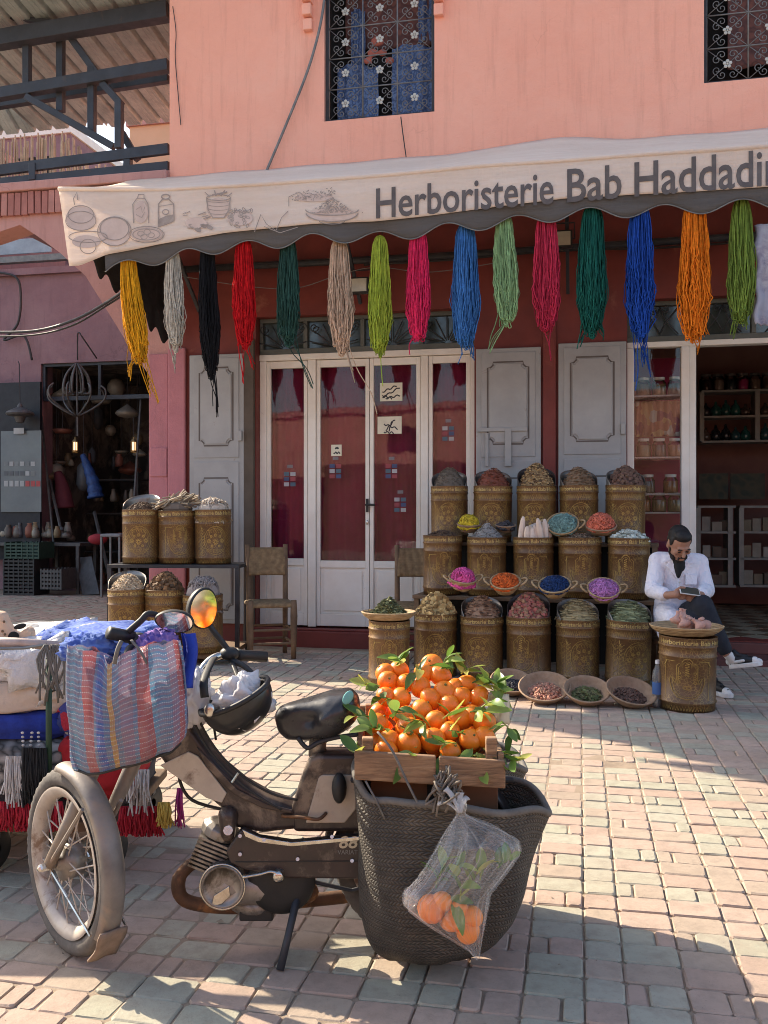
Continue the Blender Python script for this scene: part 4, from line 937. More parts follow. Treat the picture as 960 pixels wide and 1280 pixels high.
# front row on the paving
tin(gp(545,7.35), 'spice tin heaped with golden ginger lumps', 'ginger', None, 0, hh=.16, kind='nut', size=.0155, n=260, rz=RZ)
tin(gp(602,7.25), 'spice tin of pinkish brown dried petals with zinc guard in the row on the paving', 'mixed', (.17,'guard'), 0, hh=.175, n=520, kind='leaf', size=.010, rz=RZ)
tin(gp(661,7.15), 'spice tin of dark red rose buds with dark guard', 'rosebud', (.20,'guard_dark'), 1, hh=.19, kind='nut', size=.010, n=420, rz=RZ)
tin(gp(722,7.05), 'spice tin of pale straw coloured stalks with zinc guard', 'straw', (.17,'guard'), 0, hh=.165, kind='stick', size=.010, n=480, rz=RZ)
tin(gp(784,6.92), 'spice tin of grey green dried leaves with zinc guard', 'greenleaf', (.17,'guard'), 0, hh=.155, kind='stick', size=.012, n=380, rz=RZ)
t1 = tin(gp(486,6.95), 'spice tin carrying a wicker tray of dried herbs beside the white doors', None, None, 1, sc_=.94, rz=.1)
t2 = tin(gp(858,6.12), 'spice tin with wicker tray of clay pieces before the seated man', None, None, 1, sc_=1.08, rz=-.25)
# second tier
Z2, Z3 = .61, 1.04
tin(gp(553,7.75,Z2), 'spice tin with flat dark brown seed heap on the middle tier', 'brownseed', None, 1, hh=.06, size=.008, n=500, rz=RZ)
tin(gp(608,7.65,Z2), 'spice tin with grey powder cone on the middle tier', 'greysalt', None, 1, hh=.15, size=.006, n=500, rz=RZ, power=1)
t3 = tin(gp(667,7.55,Z2), 'spice tin full of upright white chalk stones on the middle tier', 'brownseed', None, 1, hh=.02, size=.008, n=150, rz=RZ)
tin(gp(725,7.45,Z2), 'spice tin with low dusty heap under the coral basket', 'dustybrown', None, 1, hh=.05, size=.009, n=400, rz=RZ)
tin(gp(785,7.33,Z2), 'spice tin of whitish mineral chunks on the middle tier', 'whitechunk', None, 1, hh=.07, kind='nut', size=.013, n=220, rz=RZ)
# top tier
tin(gp(562,8.12,Z3), 'spice tin of fine grey brown powder on the top tier', 'grey', (.17,'guard'), 0, hh=.19, size=.006, n=600, rz=RZ)
tin(gp(615,8.02,Z3), 'spice tin of rusty red petals on the top tier', 'redpetal', (.17,'guard'), 0, hh=.175, kind='leaf', size=.009, n=520, rz=RZ)
tin(gp(671,7.92,Z3), 'spice tin of chamomile heads with dark guard on the top tier', 'chamomile', (.20,'guard_dark'), 0, hh=.21, size=.011, n=480, rz=RZ)
tin(gp(724,7.82,Z3), 'spice tin of mixed brown leaves with zinc guard on the top tier', 'leafmix', (.17,'guard'), 0, hh=.175, kind='leaf', size=.010, n=480, rz=RZ)
tin(gp(781,7.71,Z3), 'spice tin of dark pods at the end of the top tier', 'blackpod', (.17,'guard'), 0, hh=.175, kind='nut', size=.012, n=320, rz=RZ)
# display stand under the tiers
st = thing('display_stand', 'stepped dark wooden stand carrying the tins beside the shop door', 'stand', gp(670, 7.7), R(-17.5))
def board(x0, x1, y0, y1, z, th=.03): q = MB(); q.box(x0, x1, y0, y1, z-th, z); return q.build('shelf_board', M['wood'], st, bevel=.004)
board(-.98, .98, -.34, .17, Z2-.002); board(-.98, .98, .12, .48, Z3-.002)
for x in (-.95, 0, .95):
    for y, z in ((-.30, Z2), (.14, Z3), (.45, Z3)): q = MB(); q.box(x-.02, x+.02, y-.02, y+.02, 0, z-.03); q.build('leg', M['wood'], st)
q = MB(); q.box(-.97, .97, .20, .215, .02, Z3-.035); q.build('back_panel', M['dark'], st)
# seats, trays and baskets
n = NT('wicker'); vec = n.pos(); wv = n.new('TexWave', wave_type='BANDS', bands_direction='Z'); wv.inputs['Scale'].default_value = 28; wv.inputs['Distortion'].default_value = 2.5; wv.inputs['Detail'].default_value = 3; n.link(vec, wv.inputs['Vector'])
c = n.ramp(n.noise(vec, 14, 5), [(.3, (.34,.21,.10)), (.7, (.58,.41,.22))]); c = n.mix(n.map(wv.outputs['Fac'], .1, .5, .45, 0), c, (.15,.085,.04)); n.link(c, n.b.inputs['Base Color']); n.b.inputs['Roughness'].default_value = .75
n.bump(wv.outputs['Fac'], .5, .004); M['wicker'] = n.m
M['darkwicker'] = mk('brown_wicker', (.36,.235,.15), (.24,.15,.09), 20, .8, bump=.4, bscale=70)
def coil(prof, k, amp=.0035):            # wicker: coils along the profile
    out = []
    for i in range(len(prof)-1):
        for j in range(k):
            for t, s in ((j/k, 0), ((j+.5)/k, 1)):
                (r0, z0), (r1, z1) = prof[i], prof[i+1]; d = math.hypot(r1-r0, z1-z0) or 1
                out.append((lerp(r0, r1, t)+s*amp*(z1-z0)/d, lerp(z0, z1, t)-s*amp*(r1-r0)/d))
    out.append(prof[-1]); return out
def bowl(name, loc, r, h, label, mat, fillkey=None, tiltx=0.0, tilty=0.0, rb=.6, fill=None, group=None, handles=False, fh=.5, cat='basket', inner=None):
    t = thing(name, label, cat, loc, 0, group); t.rotation_euler = (tiltx, tilty, random.uniform(-.3, .3))
    prof = [(.001, 0), (r*rb, 0), (r*lerp(rb, 1, .6), h*.5), (r, h)]; ins = [(r-.010, h-.002), (r*lerp(rb, 1, .6)-.010, h*.5), (r*rb-.01, .010), (.001, .010)]
    q = MB(); q.lathe(coil(prof, 5)+[(r+.006, h+.004), (r-.004, h+.009)]+coil(ins, 5, .0025), 32); q.build('weave', mat, t, smooth=True)
    if handles:
        for s in (-1, 1):
            q = MB(); q.tube([V((s*(r+.05*math.sin(a)), .045*math.cos(a), h-.01+.03*math.sin(a))) for a in [PI*i/12 for i in range(13)]], .0075, 6); q.build('handle', M['wicker'], t, smooth=True)
    if fill is not None: put('filling', fill, t, loc=(0, 0, h*fh), kind='stuff')
    return t
# trays on the two lone tins
tw = [(.10, 0), (.19, .035), (.215, .06)]
def tray(tt, r, label):
    q = MB(); l = tt.location+V((0, 0, BH+.004)); t = thing('wicker_tray', label, 'tray', l)
    q.lathe(coil([(.001, 0), (r*.72, 0), (r*.92, .028), (r, .05)], 5)+[(r+.005, .054), (r-.005, .058)]+coil([(r-.012, .046), (r*.72-.005, .010), (.001, .010)], 5, .002), 36); q.build('weave', M['wicker'], t, smooth=True); return t
tray(t1, .205, 'shallow wicker tray of dried herbs on the tin beside the white doors')
q = heap('leaf', .155, .15, .014, 750, 77, 1, 0); hh_ = put('herb_heap', q.mesh('herb_heap', HM['herb']), loc=t1.location+V((0, 0, BH+.018)), label='heap of dried green grey herbs on the wicker tray', cat='herbs')
tray(t2, .235, 'shallow wicker tray of clay pieces before the seated man')
M['clay'] = mk('pink_clay', (.55,.31,.24), (.45,.25,.2), 20, .9, bump=.3)
rr = random.Random(8)
for k in range(13):
    a = rr.uniform(0, TAU); d = rr.uniform(0, .13); q = MB()
    q.lathe([(.001,-.02),(.036,-.012),(.05,.008),(.03,.022),(.014,.04),(.011,.06),(.017,.07),(.001,.072)], 10); 
    E = (rr.uniform(-1.2, 1.2), rr.uniform(-1.2, 1.2), rr.uniform(0, 6)) if k > 2 else (rr.uniform(-.3,.3), rr.uniform(-.3,.3), 0)
    put('clay_pot', q.mesh('clay_pot', M['clay'], True), loc=t2.location+V((d*math.cos(a), d*math.sin(a)-.01, BH+.05+.03*(k < 3)+.015*rr.random())), rot=E, label='small pink clay piece on the wicker tray', cat='clay pot', group='clay pieces on the tray')
# chalk stones in the tin
M['chalk'] = mk('white_chalk', (.68,.55,.45), (.58,.46,.38), 12, .9, bump=.3)
for k, (dx, dy, h, tx) in enumerate(((-.115,-.06,.20,.1),(-.07,-.10,.12,-.1),(-.03,-.115,.11,.05),(.005,-.10,.13,.1),(.045,-.11,.19,.22),(.085,-.085,.18,-.02),(.12,-.04,.14,-.06),(-.03,0,.17,1.3),(.05,.02,.16,.1))):
    q = MB(); q.tube([(0,0,0),(0,0,h*.5),(0,0,h*.85),(0,0,h)], [.028,.027,.02,.009], 7); put('chalk_stone', q.mesh('chalk_stone', M['chalk']), loc=t3.location+V((dx, dy, BH-.035+(.1 if k == 7 else 0))), rot=(.05, tx, k), bevel=.004, label='pale chalk stone standing in the tin', cat='stone', group='chalk stones in one tin')
yb = lambda c, nm: mk(nm, c, tuple(x*.6 for x in c), 30, .9, island=.42)
def bpos(px, py, Y): return P(px, py, Y)
for (px, py, Y, r, c, nm, hd, tx, over, lb) in ((577,735,7.28,.095,(.75,.10,.32),'pink',True,.35,.3,'small wicker basket of bright pink yarn with loop handles'), (632,738,7.20,.10,(.70,.13,.02),'orange',True,.5,0,'small wicker basket of orange red yarn with loop handles'),
        (694,742,7.10,.105,(.01,.035,.12),'navy',True,.5,0,'small wicker basket of navy blue yarn with loop handles'), (754,746,7.02,.105,(.50,.20,.46),'violet',True,.6,0,'small wicker basket of lilac yarn with loop handles'),
        (586,664,7.80,.085,(.62,.46,.03),'yellow',False,.2,.2,'small dark bowl of yellow yarn on the middle tier tins'), (704,664,7.55,.11,(.20,.33,.29),'sage',True,.75,0,'tilted wicker basket of sage green strings'), (751,666,7.45,.105,(.66,.17,.10),'coral',False,.35,.1,'shallow basket of coral red strings')):
    r *= 1.16; q = tangle(r*.95, r*(1.0 if over else .62), 60, .0055, px, over); bowl('yarn_basket', bpos(px, py, Y), r, .085 if hd else .06, lb, M['darkwicker'] if nm in ('yellow','coral') else M['wicker'], None, tx, 0, .6, q.mesh('yarn_fill', yb(c, 'fill_'+nm), True), 'small yarn baskets on the tiers', hd, .62)
q = heap('nut', .08, .04, .012, 90, 3, 2, 0); bowl('seed_bowl', bpos(632, 664, 7.72), .085, .05, 'small dark bowl of black seeds behind the powder cone', M['darkwicker'], None, .2, 0, .6, q.mesh('s', HM['olive']), fh=.6)
for (px, py, r, key, kd, sz, lb) in ((641,873,.145,'olive','grain',.012,'round wicker bowl of black olives leaning on the tins'), (685,881,.175,'hazel','grain',.012,'large round wicker bowl of reddish hazelnuts on the paving'), (738,885,.155,'greenbits','leaf',.013,'round wicker bowl of dark green dried bits on the paving'), (792,887,.165,'pepper','grain',.011,'round wicker bowl of dark peppercorns on the paving')):
    g = G(px, py); q = heap(kd, r*.70, .03, sz, 300, px, 2, 0); b = bowl('wicker_bowl', g+V((0, .12, .03)), r, .085, lb, M['darkwicker'], None, .42, 0, .5, q.mesh('s', HM[key]), 'wicker bowls of seeds on the paving', False, .30)
# water bottle behind the lone tin
t = thing('water_bottle', 'clear plastic water bottle with blue label between the tins', 'bottle', G(822, 884)); q = MB(); q.lathe([(.001,0),(.033,0),(.035,.02),(.033,.1),(.035,.2),(.03,.24),(.013,.28),(.013,.3)], 16); q.build('body', glass('plastic_bottle', (.85,.9,.95), 1.4, body=.12), t, smooth=True)
q = MB(); q.lathe([(.0355,.09),(.0355,.17)], 16); q.build('label_band', mk('blue_label', (.06,.14,.35), rough=.4), t, smooth=True); q = MB(); q.lathe([(.015,.29),(.015,.315),(.001,.315)], 12); q.build('cap', mk('white_cap', (.7,.7,.7), rough=.4), t)
# ------------------------------------------------ table of tins beside the gateway
tg = 'tins on the low table'
TY = 8.45; tz = CAMZ-(704-640)/FPX*TY
tin(gp(177,TY,tz), 'tin of dark grain with tall zinc guard on the low table', 'brownseed', (.17,'guard'), 0, tg, 1, .09, 'grain', .008, 400)
tt2 = tin(gp(222,TY-.02,tz), 'tin with bundled dry roots on the low table', None, None, 1, tg)
tt3 = tin(gp(267,TY-.05,tz), 'tin topped with cream yarn hanks on the low table', None, None, 0, tg)
LY = 8.0
tin(gp(160,LY,.14), 'tin of pale grain with zinc guard under the low table', 'palegrain', (.17,'guard'), 0, tg, 1, .14, 'grain', .009, 500)
tin(gp(206,LY,.14), 'tin of brown bark chips under the low table', 'bark', None, 0, tg, 1, .15, 'nut', .014, 300)
tt6 = tin(gp(254,LY-.1,.10), 'tin topped with grey string under the low table', None, None, 1, tg)
rr = random.Random(12)
q = MB()
for i in range(150):
    a = rr.gauss(0, .3); x = rr.uniform(-.13, .1); z = rr.uniform(.0, .10)*(1-abs(x)/.2); L = rr.uniform(.08, .14); c = V((x, rr.uniform(-.1, .1), z+.03)); d = V((math.cos(a+.5), rr.uniform(-.3, .3), math.sin(a+.3)*.8)).normalized(); q.tube([c-d*L, c+V((0,0,.01)), c+d*L], .007, 4)
q.ell((0,0,.02), (.14,.14,.08), 10, 6)
q.build('root_bundle', HM['root'], loc=tt2.location+V((0,0,BH-.01)), label='bundle of dry striped roots heaped in a tin on the table', cat='roots')
for tt, c, lb, h, s in ((tt3, (.62,.52,.42), 'cream and pink yarn hanks heaped on a table tin', .13, 5), (tt6, (.34,.29,.27), 'grey string hanks spilling over a tin under the table', .18, 6)):
    q = tangle(.16, h, 60, .006, s, .8); q.build('yarn_hanks', yb(c, 'hank_%d' % s), smooth=True, loc=tt.location+V((0,0,BH-.03)), label=lb, cat='yarn')
tb = thing('low_table', 'dark metal table with lower shelf carrying six tins', 'table', gp(222, 8.42), R(-4))
q = MB(); q.box(-.58, .62, -.22, .24, tz-.03, tz-.001); q.build('table_top', M['iron'], tb, bevel=.003)
q = MB(); q.box(-.58, .62, -.62, .20, .06, .099); q.build('lower_shelf', M['wood'], tb, bevel=.003)
for x in (-.56, .60):
    for y in (-.2, .22): q = MB(); q.box(x-.018, x+.018, y-.018, y+.018, 0, tz-.03); q.build('leg', M['iron'], tb)
# ================================================================== rush seated chairs
n = NT('rush_weave'); vec = n.pos(rnd=False, obj=True); wv = n.new('TexWave', wave_type='BANDS', bands_direction='X'); wv.inputs['Scale'].default_value = 30; wv.inputs['Distortion'].default_value = 1; n.link(vec, wv.inputs['Vector']); wz = n.new('TexWave', wave_type='BANDS', bands_direction='Z'); wz.inputs['Scale'].default_value = 14; n.link(vec, wz.inputs['Vector'])
c = n.ramp(n.noise(vec, 25, 5), [(.3, (.17,.105,.05)), (.7, (.33,.22,.11))]); c = n.mix(n.map(wv.outputs['Fac'], .05, .4, .6, 0), c, (.08,.05,.025)); n.link(c, n.b.inputs['Base Color']); n.b.inputs['Roughness'].default_value = .8
n.bump(n.math('ADD', wv.outputs['Fac'], n.math('MULTIPLY', wz.outputs['Fac'], .6)), .5, .004); M['rush'] = n.m
def chair(label, loc, rz):
    t = thing('rush_chair', label, 'chair', loc, rz, 'rush seated chairs at the shop door')
    for s in (-1, 1):
        q = MB(); q.tube([(s*.19, -.19, 0), (s*.19, -.19, .2), (s*.192, -.192, .38), (s*.19, -.19, .52)], [.022,.027,.032,.026], 9); q.build('leg', M['wood'], t, smooth=True)
        q = MB(); q.tube([(s*.165, .19, 0), (s*.168, .19, .5), (s*.175, .24, 1.0)], [.022,.025,.022], 9); q.build('leg', M['wood'], t, smooth=True)
    for z in (.14, .26):
        for a, b in (((-.19,-.19),(.19,-.19)), ((-.19,-.19),(-.167,.19)), ((.19,-.19),(.167,.19)), ((-.167,.19),(.167,.19))): q = MB(); q.tube([(*a, z), (*b, z)], .012, 7); q.build('stretcher', M['wood'], t)
    q = MB(); q.lathe([(.001,.50),(.15,.51),(.285,.495),(.30,.475),(.285,.455),(.001,.46)], 4, Matrix.Rotation(PI/4, 4, 'Z')); q.build('rush_seat', M['rush'], t, bevel=.012)
    q = MB(); q.grid(14, 8, lambda s, u: (lerp(-.168, .168, s), .195+.06*u+.03*math.sin(PI*s)-.01, lerp(.72, .97, u))); o = q.build('rush_back', M['rush'], t, smooth=True); m = o.modifiers.new('t', 'SOLIDIFY'); m.thickness = .03; m.offset = 0
chair('rush seated wooden chair standing before the glazed side light', gp(337, 8.28), R(14))
chair('rush seated wooden chair half hidden behind the herb tray tin', gp(517, 8.05), R(-8))
# ================================================================== seated man
M['skin'] = mk('skin', (.36,.19,.125), (.31,.155,.10), 20, .55, bump=.05)
M['hair'] = mk('black_hair', (.012,.010,.009), rough=.6, bump=.6, bscale=220); M['beard'] = mk('black_beard', (.018,.013,.011), rough=.8, bump=.6, bscale=260)
n = NT('white_coat_cotton'); vec = n.pos(rnd=False); n.b.inputs['Base Color'].default_value = (.70,.68,.74,1); n.b.inputs['Roughness'].default_value = .85
n.bump(n.math('ADD', n.noise(vec, 7, 4, .5, 1.2), n.math('MULTIPLY', n.noise(vec, 22, 3), .3)), .8, .035); M['coat'] = n.m
M['navy'] = mk('dark_trouser_cloth', (.014,.016,.024), (.02,.022,.03), 8, .85, bump=.4, bscale=14, bdist=.02); M['blackcloth'] = mk('black_shirt', (.012,.012,.013), rough=.9)
M['shoewhite'] = mk('white_leather', (.72,.71,.69), rough=.45); M['shoeblack'] = mk('black_leather', (.015,.015,.016), rough=.4)
man = thing('person', 'man in white coat and dark trousers sitting cross legged looking at a phone', 'person', V((P(848, 780, 6.9).x, 6.9, 0)))
hc = P(849, 680, 6.76); HRm = Matrix.Rotation(R(8), 3, 'Z') @ Matrix.Rotation(R(36), 3, 'X') @ Matrix.Rotation(R(-3), 3, 'Y')
hp = lambda x, y, z: hc+HRm @ V((x, y, z))
def hell(q, c, r, n=16, m=12): q.ell(hp(*c), r, n, m, HRm)
sh_l, sh_r = P(823, 702, 6.93), P(873, 704, 6.93); el_l, el_r = P(816, 738, 6.80), P(883, 738, 6.80); wr_l, wr_r = P(834, 744, 6.60), P(876, 744, 6.62)
hip_l, hip_r = P(838, 776, 6.96), P(853, 774, 6.96); kn_l, kn_r = P(866, 776, 6.55), P(878, 756, 6.52); an_l, an_r = P(888, 848, 6.62), P(908, 816, 6.44)
q = MB()
hell(q, (0, .012, .025), (.077, .096, .10)); hell(q, (0, -.012, -.035), (.062, .078, .085)); hell(q, (0, -.045, -.085), (.038, .04, .034)); hell(q, (0, -.078, .018), (.05, .018, .014))
q.cap(hp(0, -.088, .008), hp(0, -.108, -.032), .009, .0145, 10); hell(q, (0, -.09, -.075), (.026, .013, .009), 10, 8); hell(q, (0, -.088, -.062), (.022, .011, .006), 10, 8)
for s in (-1, 1):
    hell(q, (s*.078, .012, -.01), (.011, .022, .032), 10, 8); hell(q, (s*.042, -.068, -.022), (.025, .02, .022), 10, 8); hell(q, (s*.031, -.082, .004), (.016, .008, .008), 8, 6)
q.cap(hp(0, .025, -.075), P(848, 706, 6.90), .056, .062)
q.cap(P(848, 712, 6.93), P(846, 765, 6.97), .13, .125); q.cap(sh_l, sh_r, .06, .06)
for a, b, c in ((sh_l, el_l, wr_l), (sh_r, el_r, wr_r)): q.cap(a, b, .05, .042); q.cap(b, c, .042, .028)
for a, b, c in ((hip_l, kn_l, an_l), (hip_r, kn_r, an_r)): q.cap(a, b, .078, .058); q.cap(b, c, .058, .036)
# hands folded around the phone
def hand(wr, palm, fdir, side, curl):
    fdir = fdir.normalized(); q.cap(wr, palm, .027, .030); sd = side.normalized()
    for k, (L, o) in enumerate(((.066, .032), (.074, .011), (.070, -.010), (.056, -.030))):
        b = palm+sd*o+fdir*.02; m1 = b+fdir*L*.55+curl*.004; m2 = b+fdir*L*.85+curl*.02; e = b+fdir*L*.9+curl*.042
        q.cap(b, m1, .0098, .009, 8); q.cap(m1, m2, .009, .0085, 8); q.cap(m2, e, .0085, .0075, 8)
    t0 = palm+sd*.03-fdir*.005; t1 = t0+sd*.022+fdir*.028; t2 = t1+fdir*.03+curl*.006; q.cap(t0, t1, .0125, .0105, 8); q.cap(t1, t2, .0105, .009, 8)
pl_l, pl_r = P(846, 743, 6.55), P(872, 744, 6.56)
hand(wr_l, pl_l, V((1, -.1, -.05)), V((0, -.15, 1)), V((.1, .9, .2)).normalized()); hand(wr_r, pl_r, V((-1, -.15, -.22)), V((0, .1, 1)), V((-.1, .9, .3)).normalized())
body = q.build('body', M['skin'], man, world=True, smooth=True); remesh(body, .0055, 3)
# hair, brows, beard, eyes
q = MB(); hell(q, (0, .028, .052), (.080, .092, .082), 20, 14); hell(q, (0, -.025, .092), (.064, .058, .042), 18, 12); hell(q, (0, .055, .01), (.072, .060, .06), 18, 12)
for s in (-1, 1): hell(q, (s*.071, -.008, .035), (.011, .026, .038), 10, 8)
o = q.build('hair', M['hair'], man, world=True, smooth=True); remesh(o, .007, 3)
q = MB(); hell(q, (0, -.062, -.104), (.036, .027, .02), 14, 10); hell(q, (0, -.097, -.054), (.027, .008, .006), 10, 6)
for s in (-1, 1): hell(q, (s*.049, -.038, -.084), (.016, .034, .022), 12, 8); hell(q, (s*.0635, -.004, -.045), (.008, .014, .04), 10, 8); hell(q, (s*.027, -.091, -.068), (.006, .012, .018), 8, 6)
o = q.build('beard', M['beard'], man, world=True, smooth=True); remesh(o, .005, 2)
for s in (-1, 1):
    q = MB(); hell(q, (s*.031, -.090, .016), (.021, .006, .0055), 10, 6); q.build('eyebrow', M['hair'], man, world=True, smooth=True)
    q = MB(); hell(q, (s*.031, -.086, -.008), (.012, .006, .0045), 10, 6); q.build('eye', M['blackcloth'], man, world=True, smooth=True)
# coat
q = MB(); q.cap(P(847, 712, 6.93), P(846, 748, 6.94), .145, .15, 18); q.cap(P(845, 752, 6.95), P(844, 778, 6.96), .158, .17, 18); q.cap(sh_l, sh_r, .078, .078, 14); q.cap(P(835, 704, 6.9), P(861, 704, 6.9), .085, .085)
for a, b, c in ((sh_l, el_l, lerp(el_l, wr_l, .72)), (sh_r, el_r, lerp(el_r, wr_r, .72))): q.cap(a, b, .07, .062, 14); q.cap(b, c, .060, .05, 14)
q.cap(P(833, 768, 6.85), P(842, 774, 6.62), .095, .075, 14); q.cap(P(830, 775, 6.9), P(834, 792, 6.72), .08, .07, 14)
coat = q.build('white_coat', M['coat'], man, world=True, smooth=True); remesh(coat, .010, 5)
q = MB(); q.cap(P(848, 704, 6.80), P(848, 720, 6.772), .050, .016); q.cap(P(848, 706, 6.86), P(848, 708, 6.81), .060, .052); o = q.build('black_shirt', M['blackcloth'], man, world=True, smooth=True); remesh(o, .006, 2)
def plate(nm, pts, Ys, mat, th=.012):
    q = MB(); n = len(pts); a = [P(x, y, Y) for (x, y), Y in zip(pts, Ys)]
    q.add(a+[p+V((0, th, 0)) for p in a], [tuple(range(n)), tuple(range(2*n-1, n-1, -1))]+[(i, n+i, n+(i+1) % n, (i+1) % n) for i in range(n)]); return q.build(nm, mat, coat, bevel=.004, fix=True)
plate('lapel', [(837,691),(829,702),(836,703),(833,707),(847,724),(846,716),(840,699)], [6.85,6.80,6.79,6.79,6.775,6.765,6.79], M['coat']); plate('lapel', [(858,692),(868,704),(862,705),(864,709),(848,724),(850,716),(856,701)], [6.85,6.80,6.79,6.79,6.775,6.765,6.79], M['coat'])
plate('pocket', [(857,718),(872,718),(871,731),(857,731)], [6.775,6.79,6.78,6.765], M['coat'], .014)
q = MB(); q.tube([P(848, 724, 6.772), P(847, 738, 6.768), P(846, 748, 6.775)], .004, 6); q.build('placket', M['coat'], coat, smooth=True)
for y in (728, 738): q = MB(); q.ell(P(849.5, y, 6.768), (.008, .004, .008), 8, 6); q.build('button', M['lead'], coat)
for a, b in ((el_l, wr_l), (el_r, wr_r)): q = MB(); q.cap(lerp(a, b, .66), lerp(a, b, .76), .052, .051, 14); q.build('cuff', M['coat'], coat, smooth=True)
# trousers, socks, shoes
q = MB()
for a, b, c in ((hip_l, kn_l, lerp(kn_l, an_l, .93)), (hip_r, kn_r, lerp(kn_r, an_r, .92))): q.cap(a, b, .105, .076, 14); q.cap(b, c, .076, .052, 14)
o = q.build('trousers', M['navy'], man, world=True, smooth=True); remesh(o, .009, 4)
def shoe(heel, toe, up, ank):
    f = (toe-heel).normalized(); L = (toe-heel).length; up = (up-f*up.dot(f)).normalized(); s = f.cross(up)
    pt = lambda a, b, c: heel+f*(a*L)+s*(b)+up*c
    q = MB(); q.cap(ank, pt(.16, 0, .045), .034, .034); q.build('sock', M['shoewhite'], man, world=True, smooth=True)
    q = MB(); prof = [(0,.026),(.08,.036),(.3,.038),(.55,.044),(.78,.046),(.93,.036),(1,.018)]; ln = [pt(a, b, 0) for a, b in prof]+[pt(a, -b, 0) for a, b in prof[::-1]]; n = len(ln)
    q.add([p for p in ln]+[p+up*.031 for p in ln], [tuple(range(n)), tuple(range(2*n-1, n-1, -1))]+[(i, n+i, n+(i+1) % n, (i+1) % n) for i in range(n)]); so_ = q.build('shoe', M['shoewhite'], man, world=True, bevel=.006, fix=True)
    q = MB(); q.cap(pt(.12, 0, .05), pt(.16, 0, .085), .034, .036); q.cap(pt(.14, 0, .05), pt(.5, 0, .05), .036, .036); q.cap(pt(.45, 0, .048), pt(.86, 0, .036), .038, .026); o = q.build('upper', M['shoeblack'], so_, smooth=True); remesh(o, .005, 3)
    q = MB(); q.cap(pt(.93, 0, .028), pt(.80, 0, .038), .024, .031); o = q.build('toe_panel', M['shoewhite'], so_, smooth=True); remesh(o, .005, 2)
    q = MB(); q.cap(pt(.03, 0, .05), pt(.1, 0, .055), .03, .033); o = q.build('heel_panel', M['shoewhite'], so_, smooth=True); remesh(o, .005, 2)
    q = MB(); q.cap(pt(.3, 0, .085), pt(.56, 0, .07), .019, .019); q.cap(pt(.26, 0, .095), pt(.22, 0, .115), .026, .018)
    o = q.build('lace_panel', M['shoeblack'], so_, smooth=True); remesh(o, .005, 2)
    for sgn in (-1, 1): q = MB(); q.cap(pt(.24, sgn*.034, .044), pt(.50, sgn*.035, .050), .012, .010); q.build('side_panel', M['shoewhite'], so_, smooth=True)
shoe(P(913, 836, 6.46), P(953, 832, 6.33), V((-.1, .1, 1)), an_r); hl = P(886, 872, 6.66); hl.z = .002; shoe(hl, hl+V((.06, -.26, 0)), V((0, 0, 1)), an_l)
ph = thing('mobile_phone', 'pale mobile phone held in the seated man hands', 'phone', P(862, 739, 6.53)); q = MB(); q.box(-.072, .072, -.038, .038, -.005, .005); o = q.build('case', M['shoewhite'], ph, bevel=.004, rot=(R(38), R(8), 0)); q = MB(); q.box(-.066, .066, -.034, .034, .005, .0062); q.build('screen', M['dullglass'], o)
stl = thing('stool', 'low wooden stool under the seated man', 'stool', V((man.location.x, 6.98, 0))); zs = .345
q = MB(); q.lathe([(.001, zs-.04), (.17, zs-.04), (.175, zs-.02), (.17, zs), (.001, zs)], 20); q.build('seat', M['wood'], stl, smooth=True)
for k in range(4): a = PI/4+k*PI/2; q = MB(); q.tube([(.16*math.cos(a), .16*math.sin(a), 0), (.12*math.cos(a), .12*math.sin(a), zs-.03)], .018, 8); q.build('leg', M['wood'], stl)
# ================================================================== moped
BY = 2.75
B = lambda px, py, dy=0.0: P(px, py, BY+dy)
M['bikepaint'] = mk('dusty_brown_paint', (.055,.037,.031), (.03,.022,.02), 9, .42, .15, bump=.15, bscale=40, c3=(.17,.13,.10), s3=7, t3=.57, coat=.15)
M['bikecream'] = mk('dirty_cream_paint', (.46,.39,.31), (.34,.28,.22), 9, .5, bump=.1, c3=(.16,.11,.08), s3=8, t3=.62)
M['rust'] = mk('rusty_pipe', (.15,.075,.04), (.07,.04,.025), 14, .7, .3, bump=.4, c3=(.28,.13,.05), s3=10, t3=.58)
M['alu'] = mk('dirty_alloy', (.34,.31,.28), (.18,.16,.14), 14, .45, .7, bump=.2, c3=(.10,.08,.06), s3=9, t3=.58)
M['tyre'] = mk('dusty_tyre', (.15,.135,.12), (.08,.072,.065), 16, .9, bump=.4, bscale=90); M['rim'] = mk('dusty_rim', (.52,.46,.40), (.38,.32,.27), 12, .5, .3, c3=(.2,.13,.09), s3=10, t3=.6)
M['fender'] = mk('dusty_fender', (.27,.235,.205), (.15,.13,.115), 7, .5, .3, bump=.15, c3=(.28,.215,.165), s3=5, t3=.58); M['flap'] = mk('mud_flap', (.27,.19,.14), (.17,.12,.085), 20, .9, bump=.6, bscale=50)
M['vinyl'] = mk('black_vinyl', (.022,.022,.024), (.04,.04,.042), 9, .32, bump=.25, bscale=30, coat=.15)
mp_ = thing('moped', 'old dusty brown moped with cream panels leaning on its kickstand', 'moped', V((-.4, BY, 0)))
def part(nm, mat, q, par=None, **k): return q.build(nm, mat, par or mp_, world=True, **k)
